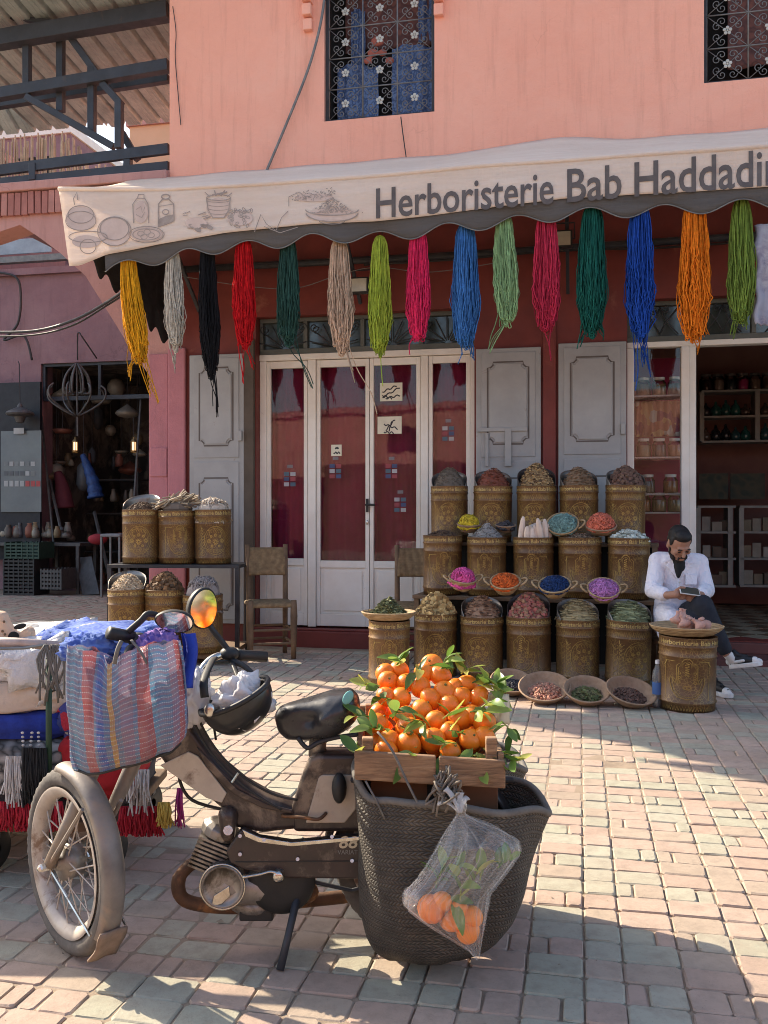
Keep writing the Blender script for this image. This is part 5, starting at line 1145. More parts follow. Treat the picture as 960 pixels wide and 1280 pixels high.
def wheel(c, d, nm):
    nrm = V((d.y, -d.x, 0)); T = Matrix(((d.x, nrm.x, 0, c.x), (d.y, nrm.y, 0, c.y), (0, 0, 1, c.z), (0, 0, 0, 1)))
    rot = T @ Matrix.Rotation(-PI/2, 4, 'X')     # lathe axis -> wheel axis
    q = MB(); rt = .238; mn = .0285; N = 96; vv = []; m = 16
    for i in range(N):
        a = TAU*i/N
        for j in range(m):
            b = TAU*j/m; k = .004*(1 if (i+(j % 2)) % 2 else 0) if abs(math.sin(b)) < .99 and math.cos(b) > .35 else 0
            r = rt+(mn+k)*math.cos(b); vv.append(rot @ V((r*math.cos(a), r*math.sin(a), (mn+k*.5)*math.sin(b)*.92)))
    q.add(vv, [(i*m+j, i*m+(j+1) % m, ((i+1) % N)*m+(j+1) % m, ((i+1) % N)*m+j) for i in range(N) for j in range(m)])
    w = part('wheel', M['tyre'], q, smooth=True)
    q = MB(); q.lathe([(.218,-.026),(.210,-.028),(.196,-.020),(.184,-.008),(.184,.008),(.196,.020),(.210,.028),(.218,.026)], 64, rot); q.build('rim', M['rim'], w, smooth=True)
    q = MB(); q.lathe([(.001,-.045),(.02,-.045),(.024,-.03),(.05,-.028),(.052,.028),(.024,.03),(.02,.045),(.001,.045)], 28, rot); q.build('hub', M['alu'], w, smooth=True)
    for i in range(28):
        a = TAU*i/28; s = 1 if i % 2 else -1; b = a+s*(.55 if (i//2) % 2 else -.55)
        sp = MB(); sp.tube([rot @ V((.045*math.cos(b), .045*math.sin(b), s*.026)), rot @ V((.2*math.cos(a), .2*math.sin(a), s*.004))], .0024, 5); sp.build('spoke', M['rim'], w)
    return w, rot, nrm
fc = P(88, 1075, 2.72); fd = V((.69, -.72, 0)).normalized(); fc.z = .2705
w1_, rotf, fn_ = wheel(fc, fd, 'front')
rc = B(528, 1075, .03); rc.z = .2705; w2_, rotr, _ = wheel(rc, V((1, 0, 0)), 'rear')
# front fender and flap  (angle 0 = rear, 90 = top)
def arc(rot, r, hw, a0, a1, depth, n=40):
    q = MB()
    def fn(s, t):
        a = lerp(a0, a1, s); b = lerp(-1, 1, t); rr = r+.012*(1-b*b)-.016*max(0, abs(b)-.75)*4*.6
        return rot @ V((rr*math.cos(a), -rr*math.sin(a)*1.0, hw*b))
    q.grid(n, 10, fn); return q
o = part('fender', M['fender'], arc(rotf, .275, .036, R(-34), R(98), 0), smooth=True); o.modifiers.new('t', 'SOLIDIFY').thickness = .003
fnd = o
q = MB(); q.grid(6, 6, lambda s, t: rotf @ V(((.290+.003*math.sin(t*9))*math.cos(R(-24-24*s)), -(.290+.003*math.sin(t*9+2))*math.sin(R(-24-24*s)), (.040+.003*math.sin(s*8))*lerp(-1, 1, t)))); o = q.build('mud_flap', M['flap'], fnd, smooth=True); o.modifiers.new('t', 'SOLIDIFY').thickness = .006
ax = V((.52, .05, .85)).normalized(); hb_top = B(222, 838)
for s in (-1, 1):
    a = fc+fn_*(s*.066); b = a+V((.115, .0, .25)); c = b+V((.11, .02, .24))
    part('fork_leg', M['fender'], MB().tube([a, lerp(a, b, .5), b, c], [.017, .019, .023, .02], 10), smooth=True)
    part('fender_stay', M['fender'], MB().tube([a, fc+fd*.2+fn_*(s*.058)+V((0, 0, .21))], .006, 6)); part('fender_stay', M['chrome'], MB().tube([a, fc+fd*.235+fn_*(s*.052)+V((0, 0, -.13))], .0042, 6))
    part('axle_nut', M['chrome'], MB().cap(a-fn_*.012*s, a+fn_*.022*s, .013, .012, 8))
crown = fc+V((.15, .01, .30)); part('fork_crown', M['fender'], MB().cap(crown-fn_*.075, crown+fn_*.075, .032, .032), smooth=True)
part('steering_stem', M['bikepaint'], MB().tube([crown, B(205, 850), hb_top, B(228, 815)], [.026, .028, .024, .02], 12), smooth=True)
# handlebar
hl_, hr_ = P(138, 792, 2.58), P(332, 821, 2.96)
hbm = P(236, 845, 2.74)
part('handlebar', M['chrome'], MB().tube(spline([hl_, P(165, 798, 2.62), P(205, 835, 2.68), hbm, P(243, 862, 2.80), P(252, 838, 2.84), P(268, 822, 2.88), P(290, 818, 2.91), hr_], 6), .0125, 10), smooth=True)
part('grip', M['black'], MB().tube([P(136, 791, 2.565), P(166, 797, 2.62)], .019, 10), smooth=True); part('grip', M['black'], MB().tube([P(296, 818.5, 2.915), P(303, 819, 2.93), P(333, 821, 2.965)], [.021, .018, .0175], 10), smooth=True)
part('switch_box', M['black'], MB().ell(P(287, 817, 2.9), (.032, .03, .022), 12, 8), smooth=True); part('switch_box', M['black'], MB().ell(P(172, 800, 2.63), (.028, .03, .022), 12, 8), smooth=True)
part('brake_lever', M['black'], MB().tube(spline([P(288, 825, 2.89), P(304, 832, 2.86), P(320, 846, 2.83), P(323, 849, 2.83)], 4), [.010]*4+[.009]*8+[.012], 8), smooth=True)
part('brake_lever', M['black'], MB().tube(spline([P(170, 806, 2.60), P(160, 812, 2.54), P(158, 826, 2.50)], 4), .009, 8), smooth=True)
for pts in ([P(275, 826, 2.88), P(262, 835, 2.84), P(262, 870, 2.8), P(270, 925, 2.78)], [P(285, 826, 2.88), P(258, 832, 2.82), P(236, 870, 2.78)]): part('control_cable', M['black'], MB().tube(spline(pts, 5), .004, 6), smooth=True)
# mirrors
def mirror(c, nx, rx, rz, tilt, stalk):
    f = nx.normalized(); s = V((0, 0, 1)).cross(f).normalized(); u = f.cross(s); E = lambda a, r, d: c+(s*math.cos(tilt)+u*math.sin(tilt))*(rx*r*math.cos(a))+(u*math.cos(tilt)-s*math.sin(tilt))*(rz*r*math.sin(a)*(1+.10*math.cos(a)))+f*d
    q = MB(); N = 32; rings = [(1.0, .004), (1.07, 0), (1.07, -.006), (1.0, -.020), (.7, -.036), (.2, -.042)]
    vv = [E(TAU*i/N, r, d) for r, d in rings for i in range(N)]; q.add(vv, [(k*N+i, k*N+(i+1) % N, (k+1)*N+(i+1) % N, (k+1)*N+i) for k in range(len(rings)-1) for i in range(N)]+[tuple(range((len(rings)-1)*N, len(rings)*N))])
    sh = part('mirror_shell', M['black'], q, smooth=True)
    q = MB(); q.add([E(TAU*i/N, .97, .0035) for i in range(N)], [tuple(range(N))]); q.build('mirror_glass', M['mirror'], sh, fix=True)
    part('mirror_stalk', M['chrome'] if False else M['black'], MB().tube(spline(stalk, 5), .0095, 8), smooth=True)
mirror(P(218, 777, 2.60), V((.12, -1, -.22)), .052, .030, R(-9), [P(160, 790, 2.6), P(176, 776, 2.6), P(186, 767, 2.61), P(205, 772, 2.625)])
mirror(P(254, 761, 2.86), V((1.17, -1.13, -.2)), .050, .062, R(6), [P(286, 814, 2.9), P(276, 800, 2.9), P(264, 785, 2.895), P(260, 775, 2.895)])
# body panels: outlines pushed through a thickness
def panel(nm, pts, y0, y1, mat, bev=.012, par=None):
    q = MB(); q.prism([(p[0], p[1]) for p in pts], y0, y1, lambda a, b, d: P(a, b, BY)+V((0, d, 0))); o = part(nm, mat, q, par, fix=True)
    b = o.modifiers.new('edge', 'BEVEL'); b.width = bev; b.segments = 3; b.limit_method = 'ANGLE'; b.angle_limit = R(35); o.data.polygons.foreach_set('use_smooth', [True]*len(o.data.polygons)); w = o.modifiers.new('wn', 'WEIGHTED_NORMAL'); return o
fr0 = panel('main_beam', [(186,868),(214,872),(250,915),(276,950),(306,975),(336,992),(369,1003),(386,1010),(388,1030),(330,1036),(296,1030),(284,1010),(255,985),(212,955),(192,925)], -.045, .055, M['bikepaint'], .02)
panel('beam_cover', [(205,951),(240,934),(252,940),(287,985),(281,997),(262,991),(228,967)], -.052, -.044, M['bikecream'], .003, fr0)
panel('beam_crease', [(250,928),(268,946),(300,980),(336,998),(368,1006),(366,1010),(330,1003),(296,986),(262,953)], -.053, -.044, M['bikepaint'], .003, fr0)
tw_ = panel('seat_tower', [(366,1004),(376,972),(388,942),(398,938),(462,938),(466,1034),(368,1034)], -.05, .06, M['bikepaint'], .016)
panel('tank_cover', [(384,1021),(400,965),(404,962),(446,962),(446,1004),(432,1021)], -.057, -.049, M['bikecream'], .004, tw_)
part('carburettor_box', M['black'], MB().ell(P(424, 985, 2.67), (.022, .03, .045), 12, 8), smooth=True)
panel('side_cover', [(288,1052),(306,1025),(314,1028),(328,1035),(368,1041),(470,1032),(470,1086),(362,1084),(310,1074),(293,1066)], -.085, -.045, M['bikepaint'], .008)
panel('cover_trim', [(308,1024),(316,1028),(330,1034),(368,1040),(470,1031),(470,1036),(368,1045),(328,1040),(312,1033)], -.088, -.08, M['chrome'], .002)
panel('cover_seam', [(300,1063),(470,1062),(470,1063.5),(300,1064.5)], -.0865, -.08, M['black'], .0005)
vv, ff, a_, b_ = text_geo('88', .02); q = MB(); q.add([P(lerp(423, 446, (x-a_)/(b_-a_))+ y*4, 1060-y*21, BY-.0868) for x, y, _ in vv], ff); part('number_print', mk('cream_print', (.62,.52,.34), rough=.5), q)
vv, ff, a_, b_ = text_geo('VARIAT', .0); q = MB(); q.add([P(lerp(422, 447, (x-a_)/(b_-a_)), 1068-y*8, BY-.0868) for x, y, _ in vv], ff); part('model_print', M['grille'], q)
for px, py in ((300,1045),(330,1050),(415,1046),(300,1068),(372,1074),(440,1076)): part('cover_bolt', M['chrome'], MB().tube([B(px, py, -.094), B(px, py, -.08)], .0055, 8))
for pts in ([(232,862),(262,925),(300,968),(340,992),(372,1000)], [(228,866),(256,930),(296,975),(330,1000),(352,1012)]): part('frame_cable', M['black'], MB().tube(spline([P(x, y, BY-.062) for x, y in pts], 5), .0038, 6), smooth=True)
part('wiring_clip', M['chrome'], MB().tube([P(298, 966, BY-.066), P(290, 978, BY-.066)], .004, 6)); part('fuel_hose', M['rust'], MB().tube(spline([B(408, 1016, -.06), B(398, 1024, -.075), B(380, 1022, -.07), B(352, 1020, -.05)], 5), .005, 6), smooth=True)
# engine
hx = Matrix.Rotation(R(22), 4, 'Y'); ec = B(267, 1060)
q = MB()
for k in range(8):
    t = -.052+k*.0125; c = ec+hx @ V((0, 0, t)); q.add([c+hx @ V((a*.05, b*.055, d*.0035)) for a, b, d in ((-1,-1,-1),(1,-1,-1),(1,1,-1),(-1,1,-1),(-1,-1,1),(1,-1,1),(1,1,1),(-1,1,1))], [(3,2,1,0),(4,5,6,7),(0,1,5,4),(1,2,6,5),(2,3,7,6),(3,0,4,7)])
q.tube([ec+hx @ V((0, 0, -.06)), ec+hx @ V((0, 0, .05))], .036, 14)
part('cylinder', M['alu'], q)
hd = part('cylinder_head', M['alu'], MB().tube([ec+hx @ V((0, 0, .043)), ec+hx @ V((0, 0, .07)), ec+hx @ V((0, 0, .085))], [.058, .058, .04], 16), smooth=False, bevel=.004)
MB().tube([ec+hx @ V((0, 0, .08)), ec+hx @ V((0, 0, .105)), ec+hx @ V((-.004, 0, .125))], [.011, .009, .008], 8).build('spark_plug', M['lead'], hd, smooth=True)
part('plug_lead', M['black'], MB().tube(spline([ec+hx @ V((0, 0, .12)), B(240, 1000), B(224, 972), B(232, 955)], 5), .005, 6), smooth=True)
part('engine_mount', M['bikepaint'], MB().cap(B(285, 1020, -.05), B(285, 1042, -.05), .03, .022), smooth=True); part('mount_bolt', M['chrome'], MB().tube([B(285, 1038, -.08), B(285, 1038, -.06)], .014, 10))
part('crankcase', M['alu'], MB().cap(B(282, 1104, -.03), B(345, 1110, -.02), .06, .05, 16), smooth=True)
Yx = Matrix.Rotation(PI/2, 4, 'X')
def disc(nm, px, py, dy, prof, mat, n=36, **k): q = MB(); q.lathe(prof, n, Matrix.Translation(B(px, py, dy)) @ Yx); return part(nm, mat, q, smooth=True, **k)
disc('magneto_cover', 280, 1104, -.06, [(.064,-.03),(.066,.02),(.062,.03),(.056,.032),(.054,.026),(.03,.024),(.001,.026)], M['alu']); disc('magneto_ring', 280, 1104, -.06, [(.063,.028),(.067,.030),(.067,.022)], M['chrome'])
panel('magneto_plate', [(271,1118),(274,1104),(293,1092),(294,1105),(284,1114)], -.09, -.084, M['chrome'], .002)
disc('clutch_drum', 352, 1098, -.05, [(.098,-.02),(.1,.012),(.094,.02),(.06,.024),(.02,.026),(.001,.026)], M['black'])
q = MB(); q.tube(spline([B(349, 1092, -.10), B(338, 1089, -.10), B(326, 1092, -.105), B(303, 1096, -.11)], 4), [.010]*3+[.008]*9+[.009], 8, flat=.6); part('pedal_crank', M['chrome'], q, smooth=True)
disc('crank_boss', 349, 1092, -.08, [(.017,-.02),(.018,.024),(.012,.03),(.001,.03)], M['chrome'], 16)
part('exhaust_pipe', M['rust'], MB().tube(spline([B(256, 1078, .0), B(240, 1080, -.0), B(224, 1098, -.01), B(226, 1120, -.01), B(246, 1130, 0), B(292, 1134, .01), B(340, 1130, .04), B(440, 1120, .09)], 6), [.016]*6+[.019]*6+[.021]*6+[.020]*24+[.017], 12), smooth=True)
part('engine_sump', M['alu'], MB().ell(B(318, 1128, 0), (.075, .06, .035), 14, 8), smooth=True); part('sump_plate', M['black'], MB().box(*(lambda a, b: (a.x, b.x, BY-.05, BY+.05, b.z, a.z))(B(302, 1128), B(344, 1143))), bevel=.006)
ks = part('kickstand', M['steel'], MB().tube([B(372, 1120, -.06), lerp(B(372, 1120, -.06), G(350, 1213), .5), G(350, 1213, .004)], [.012, .011, .012], 8), smooth=True)
part('stand_bracket', M['rust'], MB().ell(B(384, 1115, -.02), (.035, .04, .03), 10, 6)); part('chain', M['iron'], MB().tube([B(390, 1102, -.04), B(440, 1113, -.04), B(520, 1092, -.04)], .006, 6))
part('swing_arm', M['bikepaint'], MB().tube([B(370, 1062, -.05), B(528, 1076, -.06)], .02, 8)); part('rear_shock', M['chrome'], MB().tube([B(500, 980, -.06), B(528, 1070, -.07)], .02, 10))
o = part('rear_fender', M['bikepaint'], arc(rotr, .288, .052, R(-10), R(175), 0), smooth=True); o.modifiers.new('t', 'SOLIDIFY').thickness = .003
rk_ = part('rear_rack', M['iron'], MB().tube([B(440, 975, -.14), B(640, 975, -.14), B(640, 975, .16), B(440, 975, .16)], .008, 8, closed=True)); 
for px in (470, 530, 600): MB().tube([B(px, 975, -.14), B(px, 975, .16)], .006, 6).build('rack_bar', M['iron'], rk_)
# saddle
out = [(342,894),(349,883),(362,878),(385,872),(414,863),(439,860),(449,870),(451,885),(446,899),(434,911),(420,920),(388,925),(358,924),(347,914)]
q = MB(); cx, cy = 400, 893
def sad(s, t):
    a = s*TAU; n = len(out); k = s*n; i = int(k) % n; f = k-int(k); x = lerp(out[i][0], out[(i+1) % n][0], f); y = lerp(out[i][1], out[(i+1) % n][1], f)
    th = (t-.5)*PI; cc = math.cos(th)**.6; wd = .052+.05*interp([(340,0),(400,.55),(450,1)], x)
    return P(lerp(cx, x, cc), lerp(cy, y, cc), BY)+V((0, math.sin(th)*wd, 0))
q.grid(56, 14, sad); sd_ = part('saddle', M['vinyl'], q, smooth=True, fix=True); remesh(sd_, .008, 5)
q = MB(); q.ell(P(435, 872, BY-.085), (.014, .004, .022), 10, 8, Matrix.Rotation(.5, 3, 'Y')); q.build('torn_corner', mk('cyan_foam', (.18,.42,.40), rough=.9), sd_, smooth=True)
q = MB()
for k in range(2):
    dy = (-.05, .06)[k]; part('saddle_spring', M['iron'], MB().tube(spline([B(372, 922, dy), B(384, 935, dy), B(398, 928, dy), B(420, 922, dy), B(448, 918, dy)], 4), .007, 7), smooth=True)
part('seat_post', M['alu'], MB().tube([B(398, 918), B(396, 945)], .026, 12), smooth=True)
# ------------------------------------------------------------------ load: woven pannier
n = NT('dark_palm_weave'); uvn = n.new('TexCoord'); sep = n.new('SeparateXYZ'); n.link(uvn.outputs['UV'], sep.inputs[0])
u_ = n.math('MULTIPLY', sep.outputs[0], 110.0); v_ = n.math('MULTIPLY', sep.outputs[1], 42.0)
zz = n.math('PINGPONG', n.math('ADD', v_, 0.0), 1.0); dg = n.math('ADD', u_, n.math('MULTIPLY', n.math('SUBTRACT', n.math('MULTIPLY', n.math('FLOOR', n.math('MODULO', v_, 2.0)), 2.0), 1.0), n.math('FRACT', v_)))
band = n.math('ABSOLUTE', n.math('SUBTRACT', n.math('MULTIPLY', n.math('FRACT', dg), 2.0), 1.0)); row = n.math('ABSOLUTE', n.math('SUBTRACT', n.math('MULTIPLY', n.math('FRACT', v_), 2.0), 1.0))
hgt = n.math('MULTIPLY', n.math('SUBTRACT', 1.0, n.math('POWER', band, 2.0)), n.math('SUBTRACT', 1.0, n.math('POWER', row, 4.0)))
vec = n.pos(rnd=False); c = n.ramp(n.noise(vec, 16, 5, .7), [(.3, (.055,.045,.036)), (.6, (.115,.095,.072)), (.8, (.18,.145,.105))]); c = n.mix(n.map(hgt, .0, .35, .75, 0), c, (.02,.016,.013)); n.link(c, n.b.inputs['Base Color']); n.b.inputs['Roughness'].default_value = .7
n.bump(hgt, .9, .006); M['palm'] = n.m
pn = thing('woven_pannier', 'big dark woven palm pannier hanging beside the moped rear wheel', 'basket', V((.15, 2.62, 0)))
def pan(s, t, inner=0.0):
    a = s*TAU; ca, sa = math.cos(a), math.sin(a); k = interp([(0,.36),(.02,.45),(.06,.55),(.13,.66),(.26,.78),(.45,.88),(.75,.98),(1,1.06)], t); k = k**.7 if ca < 0 else k; ax_ = ((.235 if ca < 0 else .290)-inner)*k; bx_ = (.185-inner)*interp([(0,.3),(.1,.6),(.3,.85),(1,1.02)], t)
    e = .75; X = ax_*math.copysign(abs(ca)**e, ca); Yy = bx_*math.copysign(abs(sa)**e, sa)
    rim = .505+.035*math.cos(a+PI)+.02*math.cos(2*a)-.028*math.exp(-((a-PI*1.22)/.28)**2)+.018*math.exp(-((a-PI*1.5)/.3)**2)-.055*math.exp(-((a-.0)/.5)**2)-.055*math.exp(-((a-TAU)/.5)**2)
    return V((.125+.035*t+X+.006*math.sin(a*3+t*7), 2.63+Yy+.008*math.sin(a*5+t*5), .035+(rim-.023)*t+inner*.6*(1-t)))
q = MB(); q.grid(72, 30, lambda s, t: pan(s, t), uv=True); q.build('woven_side', M['palm'], pn, smooth=True, world=True)
q = MB(); q.grid(72, 14, lambda s, t: pan(s, t, .012), uv=True, flip=True); q.build('woven_lining', M['palm'], pn, smooth=True, world=True)
q = MB(); q.add([pan(i/36, 0) for i in range(36)], [tuple(range(36))]); q.build('woven_base', M['palm'], pn, world=True)
M['rimcord'] = mk('pale_palm_cord', (.17,.155,.135), (.10,.09,.08), 20, .8, bump=.4, bscale=80)
q = MB(); q.tube([pan(i/72, 1, .005)+V((0, 0, .004)) for i in range(72)], .0105, 8, closed=True); q.build('rim_cord', M['rimcord'], pn, smooth=True, world=True)
fp_ = thing('woven_pannier', 'far twin of the dark palm pannier on the other side of the wheel', 'basket', V((.15, 3.05, 0)))
for nm_, me_ in [(c.name.split('.')[0], c.data) for c in list(pn.children)]: put(nm_, me_, fp_, loc=V((-.15, -2.62, 0)))
bxc = thing('cardboard_box', 'flattened brown cardboard lining inside the woven pannier', 'box', P(550, 1000, 2.66)); q = MB(); 
M['card'] = mk('brown_card', (.20,.085,.04), (.15,.065,.03), 5, .85); q.box(-.20, .16, -.06, -.055, -.10, .09); q.build('panel', M['card'], bxc, bevel=.002); q = MB(); q.box(-.20, .16, .05, .055, -.12, .09); q.build('panel', M['card'], bxc); q = MB(); q.box(-.04, -.02, -.0632, -.0602, -.10, .09); q.build('seam', M['dark'], bxc)
# ------------------------------------------------------------------ crate
cr = thing('wooden_crate', 'rough wooden crate of oranges strapped on the moped rack', 'crate', P(540, 985, 2.7))
Y0, Y1 = 2.48, 2.96
def cb(px0, py0, px1, py1, Y, th=.018, rz=0.0):
    a, b = P(px0, py0, Y), P(px1, py1, Y); q = MB(); q.prism([(px0, py0), (px1, py0+(12 if px1-px0 > 50 else 0)*(px1-px0)/190), (px1, py1+(12 if px1-px0 > 50 else 0)*(px1-px0)/190), (px0, py1)], 0, th, lambda x, y, d: P(x, y, Y)+V((0, d, 0))); return q.build('board', M['oldwood'], cr, world=True, bevel=.004, fix=True)
cb(443, 939, 545, 975, Y0); cb(549, 946, 632, 981, Y0-.004)
zt_, zb_ = P(445, 939, Y0).z, P(445, 975, Y0).z; xl, xr = P(443, 940, Y0).x, P(632, 940, Y0).x
for k, (y, h) in enumerate(((0, .085),)):
    for x, s in ((xl+.001, 1), (xr-.019, 1)): q = MB(); q.box(x, x+.018, Y0+.019, Y1, zb_+.004, zt_-.01); q.build('board', M['oldwood'], cr, world=True, bevel=.004)
q = MB(); q.box(xl+.001, xr-.001, Y1+.001, Y1+.018, zb_, zt_+.02); q.build('board', M['oldwood'], cr, world=True, bevel=.004)
for k in range(4): y = Y0+.03+k*.12; q = MB(); q.box(xl+.02, xr-.02, y, y+.10, zb_-.004, zb_+.008); q.build('slat', M['oldwood'], cr, world=True)
for x, y in ((xl+.02, Y0+.02), (xr-.05, Y0+.02), (xl+.02, Y1-.03), (xr-.05, Y1-.03)): q = MB(); q.box(x, x+.03, y, y+.028, zb_+.009, zt_+.03); q.build('corner_post', M['oldwood'], cr, world=True, bevel=.003)
# oranges
n = NT('orange_peel'); vec = n.pos(rnd=True); oi = n.new('ObjectInfo'); c = n.mix(n.map(n.noise(vec, 9, 4), .35, .7, 0, 1), (.88,.17,.008), (.90,.25,.014)); c = n.mix(n.map(oi.outputs['Random'], 0, 1, 0, .55), c, (.90,.30,.02)); c = n.mix(n.map(n.noise(vec, 55, 3), .68, .75, 0, .35), c, (.35,.12,.02)); n.link(c, n.b.inputs['Base Color']); n.b.inputs['Roughness'].default_value = .38; n.b.inputs['Subsurface Weight'].default_value = .2; n.b.inputs['Subsurface Radius'].default_value = (.01,.004,.002)
n.bump(n.noise(vec, 260, 2), .35, .002); M['orange'] = n.m
oq = MB(); oq.ell((0, 0, 0), (.0385, .0385, .0355), 22, 14); 
for i, p in enumerate(oq.v): d = math.hypot(p[0], p[1]); oq.v[i] = (p[0], p[1], p[2]-(.004*math.exp(-(d/.008)**2) if p[2] > 0 else -.003*math.exp(-(d/.007)**2)))
om = oq.mesh('orange', M['orange'], True); sq = MB(); sq.tube([(0, 0, .030), (0, 0, .034), (.001, 0, .037)], [.005, .004, .003], 6); sm_ = sq.mesh('stem_button', mk('stem_green', (.16,.17,.05), rough=.7))
OR = [(390,112,50),(430,160,50),(355,148,40),(278,190,42),(195,183,45),(340,210,45),(385,262,48),(450,232,52),(465,292,42),(188,252,42),(255,256,42),(345,312,44),(408,362,42),(512,352,52),(285,392,52),(470,407,46),(395,445,52),(287,465,56),(600,250,44),(625,370,50),(572,335,42),(622,432,42),(562,442,38),(200,447,42),(188,494,42),(270,338,46),(492,212,36),(522,250,38),(246,132,34),(182,146,38),(152,372,38),(472,495,40),(545,200,30),(330,400,36)]
rr = random.Random(31); placed = []
def orange(p, s, grp='oranges heaped in the crate', lb='ripe orange heaped in the wooden crate'):
    o = put('orange', om, loc=p, rot=(rr.uniform(-1.2, 1.2), rr.uniform(-1.2, 1.2), rr.uniform(0, 6)), label=lb, cat='orange', group=grp); o.scale = (s, s, s); put('stem_button', sm_, o); return o
for zx, zy, zr in OR:
    px, py = 430+zx/3.556, 800+zy/3.556; Y = 2.545+(948-py)/115*.33; p = P(px, py, Y); s = max(.85, min(1.18, 1.08*zr/3.556/FPX*Y/.0385)); placed.append((p, s)); orange(p, s).scale = (s*rr.uniform(.95, 1.05), s*rr.uniform(.95, 1.05), s*rr.uniform(.9, 1.02))
for i in range(60):
    p = V((rr.uniform(xl+.06, xr-.06), rr.uniform(Y0+.07, Y1-.06), zb_+.045+rr.choice((0, 0, .062))))
    if all((p-b).length > .06*max(.9, c) for b, c in placed): placed.append((p, .9)); orange(p, .9)
# sprigs of leaves
n = NT('citrus_leaf'); ge = n.new('NewGeometry'); c = n.ramp(ge.outputs['Random Per Island'], [(0, (.055,.13,.02)), (.55, (.12,.22,.035)), (.85, (.30,.36,.06)), (1, (.42,.36,.04))]); n.link(c, n.b.inputs['Base Color']); n.b.inputs['Roughness'].default_value = .4
tb_ = n.new('BsdfTranslucent'); mx = n.new('MixShader'); mx.inputs[0].default_value = .35; n.link(c, tb_.inputs[0]); n.link(n.b.outputs[0], mx.inputs[1]); n.link(tb_.outputs[0], mx.inputs[2]); n.link(mx.outputs[0], n.o.inputs[0]); M['leaf'] = n.m
n2 = NT('citrus_leaf_dark'); oi = n2.new('ObjectInfo'); c = n2.ramp(oi.outputs['Random'], [(0, (.07,.15,.025)), (.4, (.14,.25,.045)), (.7, (.27,.37,.08)), (1, (.50,.48,.10))]); n2.link(c, n2.b.inputs['Base Color']); n2.b.inputs['Roughness'].default_value = .38
tb_ = n2.new('BsdfTranslucent'); mx = n2.new('MixShader'); mx.inputs[0].default_value = .4; n2.link(c, tb_.inputs[0]); n2.link(n2.b.outputs[0], mx.inputs[1]); n2.link(tb_.outputs[0], mx.inputs[2]); n2.link(mx.outputs[0], n2.o.inputs[0]); M['leafo'] = n2.m
def leafmesh(curl, fold, L=.075, W=.017):
    q = MB(); N = 8
    for i in range(N+1):
        t = i/N; w = W*math.sin(PI*min(1, t*.96+.02))**.8; x = L*t; z = -curl*L*t*t
        q.v += [(x, -w, z+fold*w), (x, 0, z), (x, w, z+fold*w)]
    for i in range(N):
        for k in (0, 1): a = i*3+k; q.f.append((a, a+3, a+4, a+1)); q.mi.append(0)
    return q.mesh('leaf', M['leafo'], True)
LM = [leafmesh(c, f, l) for c, f, l in ((.1,.3,.075), (.4,.4,.085), (.7,.25,.07), (-.2,.5,.08))]
rr = random.Random(5)
def sprig(p, d, k, grp='citrus sprigs in the crate', lb='sprig of green citrus leaves tucked between the oranges', par=None, L=.07):
    d = d.normalized(); t = thing('citrus_sprig', lb, 'sprig', p, 0, grp); q = MB(); e = d*L; q.tube([(0,0,0), e*.5+V((0,0,.004)), e], [.0022,.0018,.0012], 5); q.build('stem', M['leafo'], t)
    for i in range(k):
        f = (i+.6)/k; a = rr.uniform(0, TAU); dd = (d*.7+V((math.cos(a), math.sin(a), rr.uniform(-.4, .7)))*.9).normalized(); o = put('leaf', LM[rr.randrange(4)], t, loc=e*f); o.rotation_euler = (dd.to_track_quat('X', 'Z') @ Matrix.Rotation(rr.uniform(-.9, .9), 3, 'X').to_quaternion()).to_euler(); s = rr.uniform(.55, .98); o.scale = (s, s, s)
    return t
for zx, zy, dx, dz, k in ((120,490,-1,-.1,4),(170,400,-.6,.5,4),(215,350,.2,.8,4),(220,270,-.4,.3,3),(160,205,-.8,.3,3),(230,115,.3,.8,4),(310,150,.3,.5,3),(440,110,.2,.9,2),(520,150,.6,.9,4),(570,190,.8,.6,5),(620,200,.9,.5,6),(650,230,1,-.1,5),(700,360,.6,-.7,4),(560,320,.8,.2,3),(610,300,.3,.5,3),(360,380,-.2,.6,3),(440,350,.3,.5,2),(300,320,.3,-.5,3),(340,510,-1,-.2,4),(430,505,.1,-.9,3),(500,460,-1,.05,3),(540,420,-.6,.3,2),(570,480,0,-1,5),(620,480,.4,-.5,5),(660,500,.9,-.1,5),(690,510,.9,-.3,4),(590,500,.2,-1,5),(250,380,.8,-.6,3),(110,340,-1,.2,3),(480,150,.1,1,2)):
    px, py = 430+zx/3.556, 800+zy/3.556; Y = 2.53+(948-py)/115*.33; sprig(P(px, py, Y-.03), V((dx, rr.uniform(-.5, .1), dz*(.45 if dz > 0 else 1))), k+1, L=(.032 if zy < 170 else .05))
# paper tag, twine knot
q = MB(); q.grid(8, 8, lambda s, t: P(lerp(610, 636, s), lerp(868, 905, t), 2.75+.03*math.sin(s*5+t*2)-.05*t)); o = q.build('cardboard_tag', mk('pale_card', (.62,.52,.36), rough=.8), smooth=True, label='pale cardboard tag stuck among the leaves at the crate corner', cat='card'); o.modifiers.new('t', 'SOLIDIFY').thickness = .003
q = MB(); rr = random.Random(3)
for i in range(40): b = P(558, 985+rr.uniform(-8, 8), 2.44)+V((rr.gauss(0, .008), rr.gauss(0, .008), 0)); q.tube(spline([b, b+V((rr.gauss(0, .02), rr.gauss(0, .015), rr.gauss(0, .02))), b+V((rr.gauss(0, .03), rr.gauss(0, .02), rr.gauss(-.02, .03)))], 3), .0035, 4)
q.build('rope_knot', mk('frayed_rope', (.22,.18,.14), (.12,.1,.08), 30, .9), smooth=True, label='frayed rope knot tying the crate to the pannier rim', cat='rope')
